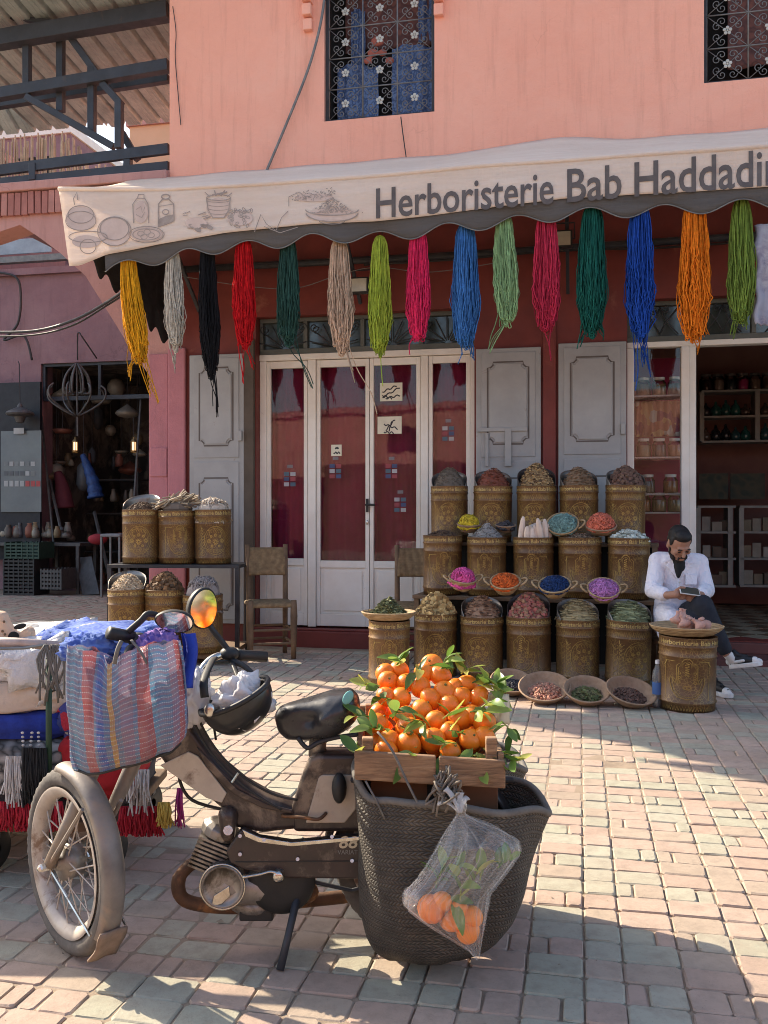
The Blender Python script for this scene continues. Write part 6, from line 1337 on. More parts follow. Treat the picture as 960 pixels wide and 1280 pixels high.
q = MB(); q.tube(spline([P(472, 915, 2.5), P(490, 938, 2.46), P(510, 980, 2.455), P(524, 1008, 2.45)], 5), .0035, 5); q.build('twine', M['rimcord'], smooth=True, label='twine stretched over the crate board', cat='twine'); q = MB(); q.tube([P(457, 976, 2.48), P(470, 1000, 2.47), P(481, 1024, 2.465)], .003, 5); q.build('twine', M['rimcord'], smooth=True, label='short twine from crate corner to pannier rim', cat='twine')
# ------------------------------------------------------------------ clear plastic bag with fruit
n = NT('thin_plastic'); uvn = n.new('TexCoord'); mpn = n.new('Mapping'); mpn.inputs['Scale'].default_value = (64, .7, 1); n.link(uvn.outputs['UV'], mpn.inputs[0]); st_ = n.noise(mpn.outputs[0], 1.0, 2, .5, 0)
tr_ = n.new('BsdfTransparent'); df = n.new('BsdfDiffuse'); df.inputs[0].default_value = (.85,.82,.80,1); tl_ = n.new('BsdfTranslucent'); tl_.inputs[0].default_value = (.85,.82,.8,1); gl = n.new('BsdfGlossy'); gl.inputs['Roughness'].default_value = .22
bp = n.new('Bump'); bp.inputs['Strength'].default_value = .6; bp.inputs['Distance'].default_value = .006; n.link(st_, bp.inputs['Height']); n.link(bp.outputs[0], gl.inputs['Normal']); n.link(bp.outputs[0], df.inputs['Normal'])
m1 = n.new('MixShader'); m1.inputs[0].default_value = .55; n.link(df.outputs[0], m1.inputs[1]); n.link(tl_.outputs[0], m1.inputs[2]); m2 = n.new('MixShader'); n.link(n.map(st_, .45, .72, .10, .36), m2.inputs[0]); n.link(tr_.outputs[0], m2.inputs[1]); n.link(m1.outputs[0], m2.inputs[2])
m3 = n.new('MixShader'); m3.inputs[0].default_value = .06; n.link(m2.outputs[0], m3.inputs[1]); n.link(gl.outputs[0], m3.inputs[2]); n.link(m3.outputs[0], n.o.inputs[0]); M['plastic'] = n.m
pb = thing('plastic_bag', 'clear plastic bag of oranges and leaves tied to the pannier', 'bag', P(575, 1019, 2.36))
tab = [(1000,572,582),(1010,568,584),(1017,572,580),(1024,566,592),(1035,559,622),(1048,552,647),(1062,545,650),(1080,534,637),(1097,523,624),(1112,508,612),(1130,506,609),(1150,530,606),(1170,560,603),(1185,583,601),(1199,596,599)]
tL = [(a, b) for a, b, c in tab]; tR = [(a, c) for a, b, c in tab]
def bagf(s, t):
    y = lerp(1000, 1199, t); l, r = interp(tL, y), interp(tR, y); a = s*TAU; hw = (r-l)/2; w = 1+.05*math.sin(a*9)*math.sin(t*3)+.03*math.sin(a*23)
    d = min(.075, hw/FPX*2.36*.8)*1.0; return P((l+r)/2+hw*math.cos(a)*w, y+2*math.sin(a*5), 2.385)+V((0, d*math.sin(a)*w-.012*math.sin(PI*t), 0))
q = MB(); q.grid(80, 44, bagf, uv=True); q.build('film', M['plastic'], pb, smooth=True, world=True)
q = MB(); q.ell(P(513, 1122, 2.37), (.022, .02, .028), 12, 8); o = q.build('bunched_corner', M['plastic'], pb, world=True, smooth=True)
q = MB(); rr = random.Random(2)
for k in range(5): q.tube(spline([P(575, 1016, 2.37), P(560+k*5, 1000+rr.uniform(-6, 4), 2.40), P(548+k*9, 992+rr.uniform(-8, 14), 2.41)], 3), [.006]*3+[.009]*3+[.012], 6, flat=.4)
q.build('knot', mk('bag_knot', (.7,.66,.62), rough=.5, trans=.4), pb, world=True, smooth=True)
for px, py, s in ((539,1136,1.15),(563,1150,.95),(590,1146,.9),(585,1164,1.0),(572,1136,.85),(552,1128,.9)): orange(P(px, py, 2.378), s*.84, 'oranges in the plastic bag', 'ripe orange inside the clear plastic bag')
for px, py, dx, dz in ((545,1110,.2,.9),(560,1120,.5,-.8),(575,1125,.1,.9),(590,1110,.3,.9),(600,1100,.2,1),(550,1095,.2,.8),(622,1085,.8,.6),(570,1100,.1,.9)): sprig(P(px, py, 2.37), V((dx, 0, dz)), 3, 'leaves in the plastic bag', 'leafy citrus sprig inside the clear plastic bag', L=.04)
# ------------------------------------------------------------------ striped woven bag on the handlebar
n = NT('striped_weave'); uvn = n.new('TexCoord'); sep = n.new('SeparateXYZ'); n.link(uvn.outputs['UV'], sep.inputs[0]); U, Vv = sep.outputs[0], sep.outputs[1]
rp = n.new('ValToRGB'); rp.color_ramp.interpolation = 'CONSTANT'; e = rp.color_ramp.elements; BL, RD, YL, PU, CY = (.10,.19,.31), (.32,.09,.095), (.45,.29,.10), (.19,.16,.24), (.10,.25,.37)
st = [(0,BL),(.05,CY),(.10,BL),(.175,RD),(.27,BL),(.30,(.05,.13,.36)),(.36,BL),(.40,YL),(.445,BL),(.50,PU),(.60,BL),(.64,RD),(.76,CY),(.79,BL),(.90,PU),(.95,RD),(.985,BL)]
while len(e) < len(st): e.new(.5)
for el, (p, c) in zip(e, st): el.position = p; el.color = (*c, 1)
n.link(U, rp.inputs[0]); rows = n.math('FRACT', n.math('MULTIPLY', Vv, 21.0)); wft = n.math('MULTIPLY', n.math('LESS_THAN', rows, .40), .30); c = n.mix(wft, rp.outputs[0], (.36,.11,.16))
dash = n.math('MULTIPLY', n.math('GREATER_THAN', rows, .80), n.math('LESS_THAN', n.math('FRACT', n.math('MULTIPLY', U, 62.0)), .62)); dash = n.math('MULTIPLY', dash, n.math('LESS_THAN', rows, .93)); c = n.mix(n.math('MULTIPLY', dash, .75), c, (.62,.6,.62))
vec = n.pos(rnd=False); c = n.mix(n.map(n.noise(vec, 26, 4), .4, .7, 0, .35), c, (.32,.30,.32)); n.link(c, n.b.inputs['Base Color']); n.b.inputs['Roughness'].default_value = .45
th_ = n.math('ADD', n.math('ABSOLUTE', n.math('SUBTRACT', n.math('FRACT', n.math('MULTIPLY', U, 62.0)), .5)), n.math('ABSOLUTE', n.math('SUBTRACT', rows, .5))); h = n.math('ADD', n.math('MULTIPLY', th_, .25), n.math('MULTIPLY', n.noise(vec, 12, 4, .5, 1.0), 2.2)); n.bump(h, .7, .012)
tb_ = n.new('BsdfTranslucent'); mx = n.new('MixShader'); mx.inputs[0].default_value = .22; n.link(c, tb_.inputs[0]); n.link(n.b.outputs[0], mx.inputs[1]); n.link(tb_.outputs[0], mx.inputs[2]); n.link(mx.outputs[0], n.o.inputs[0]); M['stripe'] = n.m
sb = thing('striped_bag', 'red and blue striped woven plastic bag slung over the moped handlebar', 'bag', P(160, 960, 2.5))
L_ = [(0,85),(.3,84),(.6,86),(.9,88),(1,92)]; R_ = [(0,224),(.2,229),(.5,233),(.8,235),(.93,233),(1,226)]; T_ = [(0,806),(.25,812),(.42,826),(.55,812),(.7,806),(1,800)]; B_ = [(0,962),(.15,966),(.4,960),(.7,949),(.92,938),(1,928)]
def bagp(s, t, side):
    x = lerp(interp(L_, t), interp(R_, t), s); y = lerp(interp(T_, s)+4*noise.noise(V((s*14, side*.3, 3)))+2.5*noise.noise(V((s*40, side, 5))), interp(B_, s), t); bul = math.sin(PI*min(1, max(0, s)))**.5*math.sin(PI*min(1, .12+.86*t))**.55
    f = .012*math.sin(s*17+t*4)*(1-.5*t)+.008*math.sin(s*33+2+t*2)*(1-.8*t)+.010*noise.noise(V((s*5, t*5, 1)))+.012*math.exp(-((s-.34-.12*t)/.05)**2)*(1-t)*-2
    return P(x, y, 2.50)+V((0, side*(.075*bul+f), 0))
q = MB(); q.grid(50, 44, lambda s, t: bagp(s, t, -1), uv=True, flip=True); q.build('front', M['stripe'], sb, smooth=True, world=True)
q = MB(); q.grid(30, 20, lambda s, t: bagp(s, t, 1), uv=True); q.build('back', M['stripe'], sb, smooth=True, world=True)
q = MB(); q.tube([bagp(i/40, 1, -1) for i in range(41)], .0045, 5); q.build('hem', M['black'], sb, smooth=True, world=True)
for pts in ([(164,800),(176,815),(184,830)], [(143,830),(147,812),(152,801)]):
    q = MB(); q.tube(spline([P(x, y, 2.445-.012*(y > 805)) for x, y in pts], 4), .006, 6, flat=.4); q.build('strap', M['rimcord'], sb, smooth=True, world=True)
# crumpled textiles in the bag mouth
def crumple(name, label, c, r, mat, seed, cat='textile', amp=.35, fr=3.0, group=None, nn=40, mm=26):
    q = MB(); q.ell((0,0,0), (1,1,1), nn, mm); o_ = V((seed*3.1, seed*1.7, 0))
    q.v = [tuple(V((p[0]*r[0], p[1]*r[1], p[2]*r[2]))*(1+amp*noise.fractal(V(p)*fr+o_, 1.0, 2.0, 4))) for p in q.v]
    return q.build(name, mat, smooth=True, loc=c, label=label, cat=cat, group=group)
M['bluetex'] = lattice_mat('blue_rug_wool', (.03,.075,.36), (.13,.20,.45), 48); n = M['bluetex'].node_tree
def multi(name, cols, sc_=90):
    n = NT(name); vec = n.pos(); vo = n.new('TexVoronoi'); vo.inputs['Scale'].default_value = sc_; n.link(vec, vo.inputs['Vector']); sp = n.new('SeparateColor'); n.link(vo.outputs['Color'], sp.inputs[0])
    r = n.ramp(sp.outputs[0], [((i+.5)/len(cols), c) for i, c in enumerate(cols)]); r_ = [x for x in n.n if x.type == 'VALTORGB'][-1]; r_.color_ramp.interpolation = 'CONSTANT'; n.link(r, n.b.inputs['Base Color']); n.b.inputs['Roughness'].default_value = .9; n.bump(n.noise(vec, 80, 4), .8, .01); return n.m
M['multi'] = multi('mixed_wool', [(.03,.08,.42), (.08,.30,.50), (.40,.06,.30), (.04,.05,.25), (.55,.5,.55), (.16,.08,.42), (.05,.12,.5)])
crumple('wool_textiles', 'tangle of blue and turquoise wool textiles in the striped bag mouth', P(112, 812, 2.60), (.08, .05, .045), M['bluetex'], 1, amp=.3, fr=7)
crumple('wool_textiles', 'tangle of violet and blue wool textiles in the striped bag mouth', P(198, 808, 2.60), (.06, .05, .045), lattice_mat('violet_wool', (.06,.05,.30), (.28,.16,.40), 52), 2, amp=.3, fr=7)
q = MB(); q.grid(10, 20, lambda s, t: P(lerp(226, 241, s)+3*math.sin(t*5), lerp(792, 860, t), 2.62+.02*math.sin(s*7))); o = q.build('blue_shawl', mk('cobalt_wool', (.015,.05,.42), rough=.9, bump=.6, bscale=120), smooth=True, label='cobalt blue shawl edge hanging out of the striped bag', cat='textile'); o.modifiers.new('t', 'SOLIDIFY').thickness = .008
# ------------------------------------------------------------------ helmet and white bags on the handlebar
hm_ = thing('helmet', 'black open helmet hanging upside down from the moped handlebar', 'helmet', P(288, 905, 2.64))
q = MB(); HM_ = Matrix.Translation(P(292, 880, 2.66)) @ Matrix.Rotation(R(-24), 4, 'Y') @ Matrix.Rotation(R(10), 4, 'X')
def hel(s, t):
    a = s*TAU; th = lerp(PI, PI*.47, t); r = .102*(1+.12*math.cos(a)*(1 if t > .3 else t/.3)); dip = .03*max(0, math.cos(a))*t
    return HM_ @ V((r*1.05*math.sin(th)*math.cos(a), r*.92*math.sin(th)*math.sin(a), .102*math.cos(th)+.012-dip*0))
q.grid(44, 18, hel, flip=True); o = q.build('shell', mk('matt_black_shell', (.018,.018,.019), rough=.35, coat=.2), hm_, smooth=True, world=True, fix=True); o.modifiers.new('t', 'SOLIDIFY').thickness = .012
q = MB(); q.tube([hel(i/44, 1) for i in range(44)], .008, 6, closed=True); q.build('edge_trim', M['black'], hm_, smooth=True, world=True)
q = MB(); q.tube(spline([P(256, 872, 2.60), P(255, 850, 2.62), P(264, 828, 2.75), P(268, 822, 2.87)], 4), .012, 6, flat=.35); q.tube(spline([P(290, 826, 2.88), P(296, 842, 2.80), P(304, 860, 2.70), P(318, 885, 2.62)], 4), .008, 6, flat=.4); q.build('chin_strap', M['black'], hm_, smooth=True, world=True)
q = MB(); q.ell(P(262, 888, 2.575), (.016, .008, .02), 12, 8); q.build('visor_button', M['chrome'], hm_, smooth=True, world=True)
M['whitebag'] = mk('white_plastic_bag', (.78,.77,.78), (.68,.67,.69), 10, .35, trans=.35)
crumple('plastic_carrier', 'crumpled white plastic bag stuffed in the helmet', P(303, 876, 2.66), (.075, .07, .062), M['whitebag'], 4, 'bag', .55, 2.6); crumple('plastic_carrier', 'white plastic bag squeezed between striped bag and helmet', P(244, 872, 2.70), (.05, .05, .085), M['whitebag'], 7, 'bag', .4, 2.6)
# ================================================================== textile trolley beside the moped
ct = thing('hand_cart', 'low trolley loaded with folded textiles beside the moped front wheel', 'cart', V((-1.35, 3.55, 0)))
x0, x1, y0, y1 = -2.1, -.93, 3.26, 3.95
q = MB(); q.box(x0, x1, y0, y1, .165, .20); q.build('deck', M['wood'], ct, world=True, bevel=.006)
for x, y in ((-1.42, 3.33), (-.99, 3.33), (-1.9, 3.33), (-.99, 3.86), (-1.9, 3.86)):
    q = MB(); q.lathe([(.02,-.025),(.07,-.025),(.08,-.015),(.08,.015),(.07,.025),(.02,.025)], 20, Matrix.Translation(V((x, y, .081))) @ Matrix.Rotation(R(70), 4, 'Z') @ Matrix.Rotation(PI/2, 4, 'X')); w = q.build('wheel', M['black'], ct, world=True, smooth=True)
    q = MB(); q.box(x-.03, x+.03, y-.03, y+.03, .12, .166); q.build('bracket', M['steel'], ct, world=True)
M['greenpole'] = mk('green_pole', (.03,.07,.035), rough=.5); gp0 = P(61, 1005, 3.2); q = MB(); q.tube([P(61, 822, 3.2), P(61, 915, 3.2), V((gp0.x, 3.2, .17))], .011, 8); q.build('upright_pole', M['greenpole'], ct, world=True, smooth=True)
q = MB(); q.tube([P(-60, 801, 3.24), P(20, 803, 3.22), P(76, 808, 3.2)], .017, 8); q.build('push_bar', mk('rusty_white_bar', (.50,.40,.36), (.36,.26,.22), 14, .6), ct, world=True, smooth=True)
q = MB(); q.tube([P(-60, 812, 3.2), P(30, 810, 3.2), P(58, 806, 3.19)], .006, 6); q.build('tie_wire', M['grille'], ct, world=True)
q = MB(); rr = random.Random(6)
for k in range(16): a = P(64+rr.uniform(-8, 12), 806, 3.18); q.tube(spline([a, a+V((rr.gauss(0, .02), -.01, -.05)), a+V((rr.gauss(.01, .025), -.01, -.13-rr.random()*.08))], 3), .004, 4)
q.build('cord_tassel', M['rimcord'], ct, world=True, smooth=True)
def slabf(name, label, cx, cy, cz, w, d, h, mat, seed, amp=.02, group=None, rz=0.0, rnd=.35):
    q = MB(); q.ell((0,0,0), (1,1,1), 44, 24)
    def sq(a, p): return math.copysign(abs(a)**p, a)
    q.v = [tuple(V((sq(p[0], rnd)*w/2, sq(p[1], rnd)*d/2, sq(p[2], .5)*h/2))+V((1, 1, 1))*amp*noise.fractal(V((p[0]*2.2*w*3, p[1]*3, p[2]*2.6))+V((seed*2.3, 0, 0)), 1, 2, 4)) for p in q.v]
    return q.build(name, mat, smooth=True, loc=(cx, cy, cz), rot=(0, 0, rz), label=label, cat='textile', group=group)
M['creamfab'] = mk('cream_cotton', (.60,.49,.40), (.50,.40,.32), 8, .9, bump=.4, bscale=24, bdist=.02); M['wrap'] = mk('white_plastic_wrap', (.82,.80,.80), (.72,.68,.66), 7, .28, bump=.9, bscale=16, bdist=.03, trans=.25)
slabf('folded_textile', 'folded dark blanket at the bottom of the textile trolley', -1.5, 3.6, .27, 1.15, .62, .15, mk('dark_wool', (.05,.045,.05), rough=.95, bump=.5), 1)
slabf('folded_textile', 'black and white patterned rug folded on the trolley', -1.52, 3.55, .40, 1.12, .66, .20, lattice_mat('bw_rug', (.38,.35,.33), (.03,.03,.03), 24), 2)
slabf('folded_textile', 'cobalt blue folded rug edge on the trolley under the cream stack', -1.52, 3.57, .535, 1.06, .62, .11, mk('cobalt_rug', (.02,.045,.30), (.012,.02,.15), 18, .95, bump=.5), 3)
slabf('folded_textile', 'thick cream cotton folded stack on the trolley', -1.6, 3.58, .63, 1.08, .60, .13, M['creamfab'], 4, .03); slabf('wrapped_textiles', 'heap of textiles wrapped in shiny white plastic on the trolley', -1.62, 3.58, .735, 1.05, .58, .17, M['wrap'], 5, .085)
slabf('folded_textile', 'scarlet red folded rug at the trolley corner', -1.03, 3.42, .40, .26, .40, .24, mk('scarlet_rug', (.42,.018,.02), (.28,.012,.02), 14, .95, bump=.5), 6); slabf('folded_textile', 'navy and red rug on the trolley behind the moped wheel', -1.02, 3.46, .56, .30, .42, .14, multi('navy_red', [(.03,.04,.16), (.42,.02,.04), (.05,.05,.2), (.5,.45,.4)], 22), 7)
slabf('folded_textile', 'bright blue and white woven rugs heaped on top of the trolley', -1.14, 3.72, .79, .46, .36, .10, M['bluetex'], 8, .03)
slabf('folded_textile', 'stack of folded rugs under the bright blue ones on the trolley', -1.12, 3.72, .66, .44, .36, .24, multi('fold_stack', [(.05,.07,.25), (.45,.4,.38), (.3,.05,.1)], 16), 9, .02)
M['blackfr'] = mk('black_fringe', (.02,.02,.02), rough=.9, island=.4); M['whitefr'] = mk('white_fringe', (.60,.57,.54), rough=.9, island=.2); M['redfr'] = mk('red_fringe', (.40,.015,.03), rough=.9, island=.3); M['yellowfr'] = mk('yellow_fringe', (.62,.45,.10), rough=.9, island=.2)
def fringe(label, px0, px1, py0, py1, Y, mat, n, seed, r=.005, jit=6):
    q = MB(); rr = random.Random(seed); n = int(n*2); r *= .62
    for i in range(n):
        x = rr.uniform(px0, px1); y1 = py1+rr.uniform(-jit, jit); q.tube(spline([P(x, py0, Y+rr.uniform(-.02, .01)), P(x+rr.gauss(0, 1.5), lerp(py0, y1, .5), Y-.015+rr.uniform(-.02, .01)), P(x+rr.gauss(0, 3.5), y1, Y+rr.uniform(-.03, .01))], 4), r, 4, cap=False)
    q.build('rug_fringe', mat, smooth=True, label=label, cat='fringe', group='fringes of the trolley rugs')
fringe('dense red wool fringe hanging over the trolley edge near the green pole', -20, 78, 1002, 1034, 3.2, M['redfr'], 150, 1); fringe('dense red wool fringe hanging below the trolley corner', 150, 200, 1008, 1040, 3.24, M['redfr'], 90, 2); fringe('pale yellow tassel hanging at the trolley corner', 198, 212, 1003, 1030, 3.22, M['yellowfr'], 34, 3)
fringe('white knotted fringe over the black and white rug', 8, 36, 945, 1000, 3.2, M['whitefr'], 60, 4, jit=12); fringe('black wool fringe over the black and white rug', 28, 58, 935, 1000, 3.19, M['blackfr'], 70, 5, jit=10); fringe('thin white strings hanging behind the moped fender', 160, 186, 962, 1006, 3.2, M['whitefr'], 16, 6, .004, 14); fringe('thin magenta tassel hanging beside the beam of the moped', 222, 228, 985, 1030, 3.25, mk('magenta_fringe', (.42,.04,.2), rough=.9), 8, 7, .004)
# dashes of white stitching on the cobalt rug
for k, (xa, xb) in enumerate(((28, 31), (40, 35), (48, 50))):
    q = MB()
    for j in range(9): a = P(lerp(xa, xb, j/9), 916+j*5.2, 3.225); q.ell(a, (.006, .004, .0045), 8, 6)
    q.build('stitched_cord', M['whitefr'], label='white stitched cord laid over the cobalt rug edge', cat='cord', group='stitched cords on the cobalt rug', kind=None)
# beige perforated saddle shape and silver cushion behind the push bar
sdl = thing('leather_cutout', 'beige leather pouf piece with oval openings lying behind the push bar', 'leather piece', P(14, 825, 3.45))
M['beigeleather'] = mk('beige_leather', (.62,.44,.31), (.52,.36,.25), 8, .6, bump=.2); q = MB()
outl = [(-30,762),(2,766),(8,780),(14,789),(22,791),(33,783),(38,790),(39,805),(34,822),(20,831),(4,826),(-30,826)]
q.prism(outl, 0, .06, lambda x, y, d: P(x, y, 3.40)+V((0, d, 0))); q.build('hide', M['beigeleather'], sdl, world=True, bevel=.012, fix=True)
for px, py, rx, ry in ((17,796,.021,.02),(7,815,.009,.02),(25,783,.024,.010)): q = MB(); q.ell(P(px, py, 3.397), (rx, .006, ry), 16, 8, Matrix.Rotation(-.25, 3, 'Y')); q.build('opening', M['dark'], sdl, world=True, smooth=True)
for px, py in ((5,777),(3,789),(6,793)): q = MB(); q.ell(P(px, py, 3.397), (.005, .004, .005), 8, 6); q.build('eyelet', M['wood'], sdl, world=True)
q = MB(); q.ell(V((0,0,0)), (.12, .12, .035), 28, 12); q.build('silver_cushion', mk('silver_quilt', (.42,.42,.42), (.32,.32,.32), 30, .35, .3, bump=.5), smooth=True, loc=P(34, 789, 3.9), rot=(.1, -.1, 0), label='silver grey quilted cushion behind the beige leather piece', cat='cushion')
# ================================================================== metal workshop in the courtyard
K = lambda px, py, v: fpt(px, py, v)
M['lantmetal'] = mk('brass', (.30,.20,.08), (.18,.12,.05), 20, .4, .7); M['wrought'] = mk('wrought_iron', (.13,.125,.12), (.08,.078,.075), 14, .6, .4)
# chandelier frame
cl = thing('chandelier_frame', 'grey wrought iron chandelier frame hanging in the workshop doorway', 'chandelier', K(95, 560, VB+.3)); q0 = K(96, 455, VB+.3); s = q0.y/FPX
q = MB(); q.tube([q0, K(97, 545, VB+.3)], .016, 6); q.build('stem', M['wrought'], cl, world=True)
for k in range(8):
    a = TAU*k/8; c, sn = math.cos(a), math.sin(a); q = MB(); pt = lambda r, y, sg=s: q0+V((c*r*s, sn*r*s, -(y-455)*s))
    q.tube(spline([pt(2, 455), pt(14, 470), pt(17, 490), pt(6, 492)], 4), .018, 6); q.build('arm', M['wrought'], cl, world=True, smooth=True)
    q = MB(); q.tube(spline([pt(2, 520), pt(18, 512), pt(34, 500), pt(36, 488), pt(30, 482)], 4), .016, 6); q.build('arm', M['wrought'], cl, world=True, smooth=True)
def lantern(px, py, lb):
    t = thing('lantern', lb, 'lantern', K(px, py, VB+.2), 0, 'small brass lanterns'); q = MB(); q.lathe([(.05,-.12),(.055,-.10),(.04,-.09)], 6); q.build('base', M['lantmetal'], t)
    for k in range(6): a = TAU*k/6; q = MB(); q.tube([(.042*math.cos(a), .042*math.sin(a), -.1), (.042*math.cos(a), .042*math.sin(a), .05)], .006, 5); q.build('bar', M['lantmetal'], t)
    q = MB(); q.lathe([(.058,.045),(.04,.075),(.012,.10),(.012,.12),(.001,.125)], 6); q.build('roof', M['lantmetal'], t); q = MB(); q.lathe([(.03,-.09),(.03,.045)], 6)
    m = NT('warm_lantern_light'); m.b.inputs['Emission Color'].default_value = (1,.62,.3,1); m.b.inputs['Emission Strength'].default_value = .8; q.build('pane', m.m, t); q = MB(); q.tube([(0,0,.12),(0,0,.45)], .004, 5); q.build('chain', M['iron'], t)
lantern(94, 556, 'small brass lantern with warm pane under the chandelier frame'); lantern(167, 556, 'small brass lantern with warm pane beside the gateway pier')
q = MB(); pts = [K(103, 568, VB-.1), K(110, 585, VB-.1), K(117, 605, VB-.1), K(120, 622, VB-.1)]; q.tube(spline(pts, 6), [(.035+.10*(i/18)**.8)*(1+.10*math.sin(i*1.9)) for i in range(19)], 9); o = q.build('blue_sack', mk('blue_tarp', (.02,.07,.24), (.012,.04,.13), 8, .4, bump=.9, bscale=14, bdist=.03), smooth=True, label='long blue plastic sack hanging in the workshop', cat='sack')
q = MB(); q.tube(spline([K(72, 590, VB-.3), K(78, 610, VB-.3), K(80, 635, VB-.3)], 6), [.06+.12*i/12 for i in range(13)], 12); q.build('dark_red_sack', mk('dark_red_cloth', (.15,.03,.04), rough=.8, bump=.5, bscale=14), smooth=True, label='dark red cloth sack in the workshop beside the blue one', cat='sack')
# notice board with cards
bd = thing('display_board', 'tall black door leaf with grey panel of small framed cards', 'board', K(22, 740, VB+.3), -FA)
def kb(nm, px0, py0, px1, py1, v, th, mat, par=None, root=bd):
    (a, z1), (b, z0) = fp(px0, py0, v), fp(px1, py1, v); q = MB(); pts = [(a, 0, z0), (b, 0, z0), (b, 0, z1), (a, 0, z1)]
    vv = [F(x, v, z) for x, _, z in pts]+[F(x, v-th, z) for x, _, z in pts]; q.add(vv, [(0,1,2,3),(7,6,5,4),(1,0,4,5),(2,1,5,6),(3,2,6,7),(0,3,7,4)]); return q.build(nm, mat, par or root, world=True)
M['blueblack'] = mk('blue_black_board', (.018,.02,.027), rough=.55); M['greypanel'] = mk('grey_metal_panel', (.16,.18,.19), (.12,.135,.145), 2, .4, .3)
leafo = kb('leaf', -40, 480, 50, 700, VB+.3, .06, M['blueblack']); pnl = kb('grey_panel', 1, 539, 51.5, 640, VB+.33, .02, M['greypanel'])
cards = [mk('card_%d' % i, c, rough=.6) for i, c in enumerate(((.42,.43,.42), (.12,.13,.14), (.45,.08,.08), (.2,.22,.22)))]
for r_, (y, kk) in enumerate(((577, (3,0,3,0,3,0)), (589, (1,1,1,1,0,3)), (601, (0,0,0,0,2,2,2)))):
    for i, c in enumerate(kk): kb('card', 5+i*6.7, y, 5+i*6.7+5, y+(5.5 if r_ < 2 else 7), VB+.335, .004, cards[c], pnl)
kb('price_card', 17, 535, 30, 542, VB+.37, .005, cards[0], pnl)
q = MB(); q.lathe([(.001,.18),(.03,.15),(.05,.10),(.20,.03),(.22,.0),(.20,-.03),(.09,-.05),(.06,-.14),(.001,-.16)], 18); q.build('pendant_lamp', M['wrought'], smooth=False, loc=K(25, 517, VB+.55), label='pierced metal pendant lamp hung before the black door leaf', cat='lamp')
q = MB(); q.tube([K(25, 510, VB+.55), K(24, 455, VB+.5), K(23, 452, VB+.1)], .008, 5); q.build('wire', M['iron'], label='thin wire holding the pierced pendant lamp', cat='wire')
q = MB(); q.tube(spline([K(97, 450, VB+.08), K(97, 420, VB+.15), K(99, 416, VB+.25), K(102, 420, VB+.3), K(121, 448, VB+.05)], 4), .012, 6); q.build('hook_bracket', M['iron'], smooth=True, label='iron hook bracket above the workshop doorway', cat='bracket')
wire('dark cable bundle drooping over the mauve courtyard wall', [K(-20,340,VB+.1), K(18,345,VB+.15), K(26,370,VB+.12), K(22,405,VB+.1), K(5,425,VB+.1), K(30,420,VB+.1), K(40,450,VB+.1)], .02, 'iron')
# work table, crates, tools
wt = thing('work_table', 'cluttered dark work table in the workshop doorway', 'table', K(60, 745, VB+.2), -FA); tzz = fp(50, 672, VB+.3)[1]
q = MB(); q.box(-1.0, .75, -.3, .3, tzz-.05, tzz); q.build('table_top', M['wrought'], wt)
for x in (-.9, 0, .7):
    for y in (-.27, .27): q = MB(); q.box(x-.025, x+.025, y-.025, y+.025, 0, tzz-.05); q.build('leg', M['wrought'], wt)
def crate_(lb, px, z, w, h, mat, d=.4, nm='plastic_crate'):
    p = K(px, 700, VB+.75); t = thing(nm, lb, 'crate', V((p.x, p.y, z)), -FA, 'crates stacked before the work table'); n_ = 5
    for y in (-d/2, d/2):
        for k in range(n_): q = MB(); zz = h*(k+.1)/n_; q.box(-w/2, w/2, y-.01, y+.01, zz, zz+h*.55/n_); q.build('slat', mat, t)
        for k in range(7): x = -w/2+w*k/6; q = MB(); q.box(x-.012, x+.012, y-.013, y+.013, 0, h); q.build('upright', mat, t)
    for x in (-w/2, w/2): q = MB(); q.box(x-.01, x+.01, -d/2, d/2, 0, h); q.build('side', mat, t)
    q = MB(); q.box(-w/2, w/2, -d/2, d/2, 0, .02); q.build('floor_panel', mat, t)
M['crateblack'] = mk('black_crate', (.035,.035,.035), rough=.5); M['crategreen'] = mk('green_crate', (.03,.07,.05), rough=.5)
crate_('black slatted plastic crate lowest of its stack', 33, 0, .52, .28, M['crateblack']); crate_('black slatted plastic crate in the middle of its stack', 33, .285, .52, .28, M['crateblack']); crate_('dark green plastic crate topmost of its stack', 37, .57, .58, .26, M['crategreen']); crate_('grey slatted crate leaning beside the crate stack', 73, .1, .34, .32, M['wrought'])
rr = random.Random(14)
jn = [mk('scrap_%d' % i, c, rough=.6, metal=.3) for i, c in enumerate(((.30,.27,.22), (.16,.14,.12), (.24,.09,.06), (.34,.30,.23), (.12,.13,.14), (.22,.16,.09)))]
jl = ['dented metal bowl', 'stubby tin jug', 'small brass pot', 'squat metal can']
for i in range(60):
    px = rr.uniform(2, 175); v = VB+rr.uniform(.0, .35); p = K(px, 672, v); p.z = tzz if px < 85 else tzz-.2*0; r = rr.uniform(.04, .09); h = rr.uniform(.08, .24); k = rr.randrange(4)
    if px > 85: v = VB-rr.uniform(.8, 2.2); p = K(px, 672, v); p.z = rr.choice((0, .79, .79, 1.49, 2.11))
    q = MB(); q.lathe([(.001,0),(r*.8,0),(r,h*.3),(r*rr.uniform(.6,1),h*.7),(r*.5,h),(r*.65,h*1.08),(r*.4,h*1.08)], 12); q.build('metal_vessel', jn[rr.randrange(6)], smooth=True, loc=p, label=jl[k]+' standing among workshop clutter', cat='vessel', group='workshop vessels: '+jl[k])
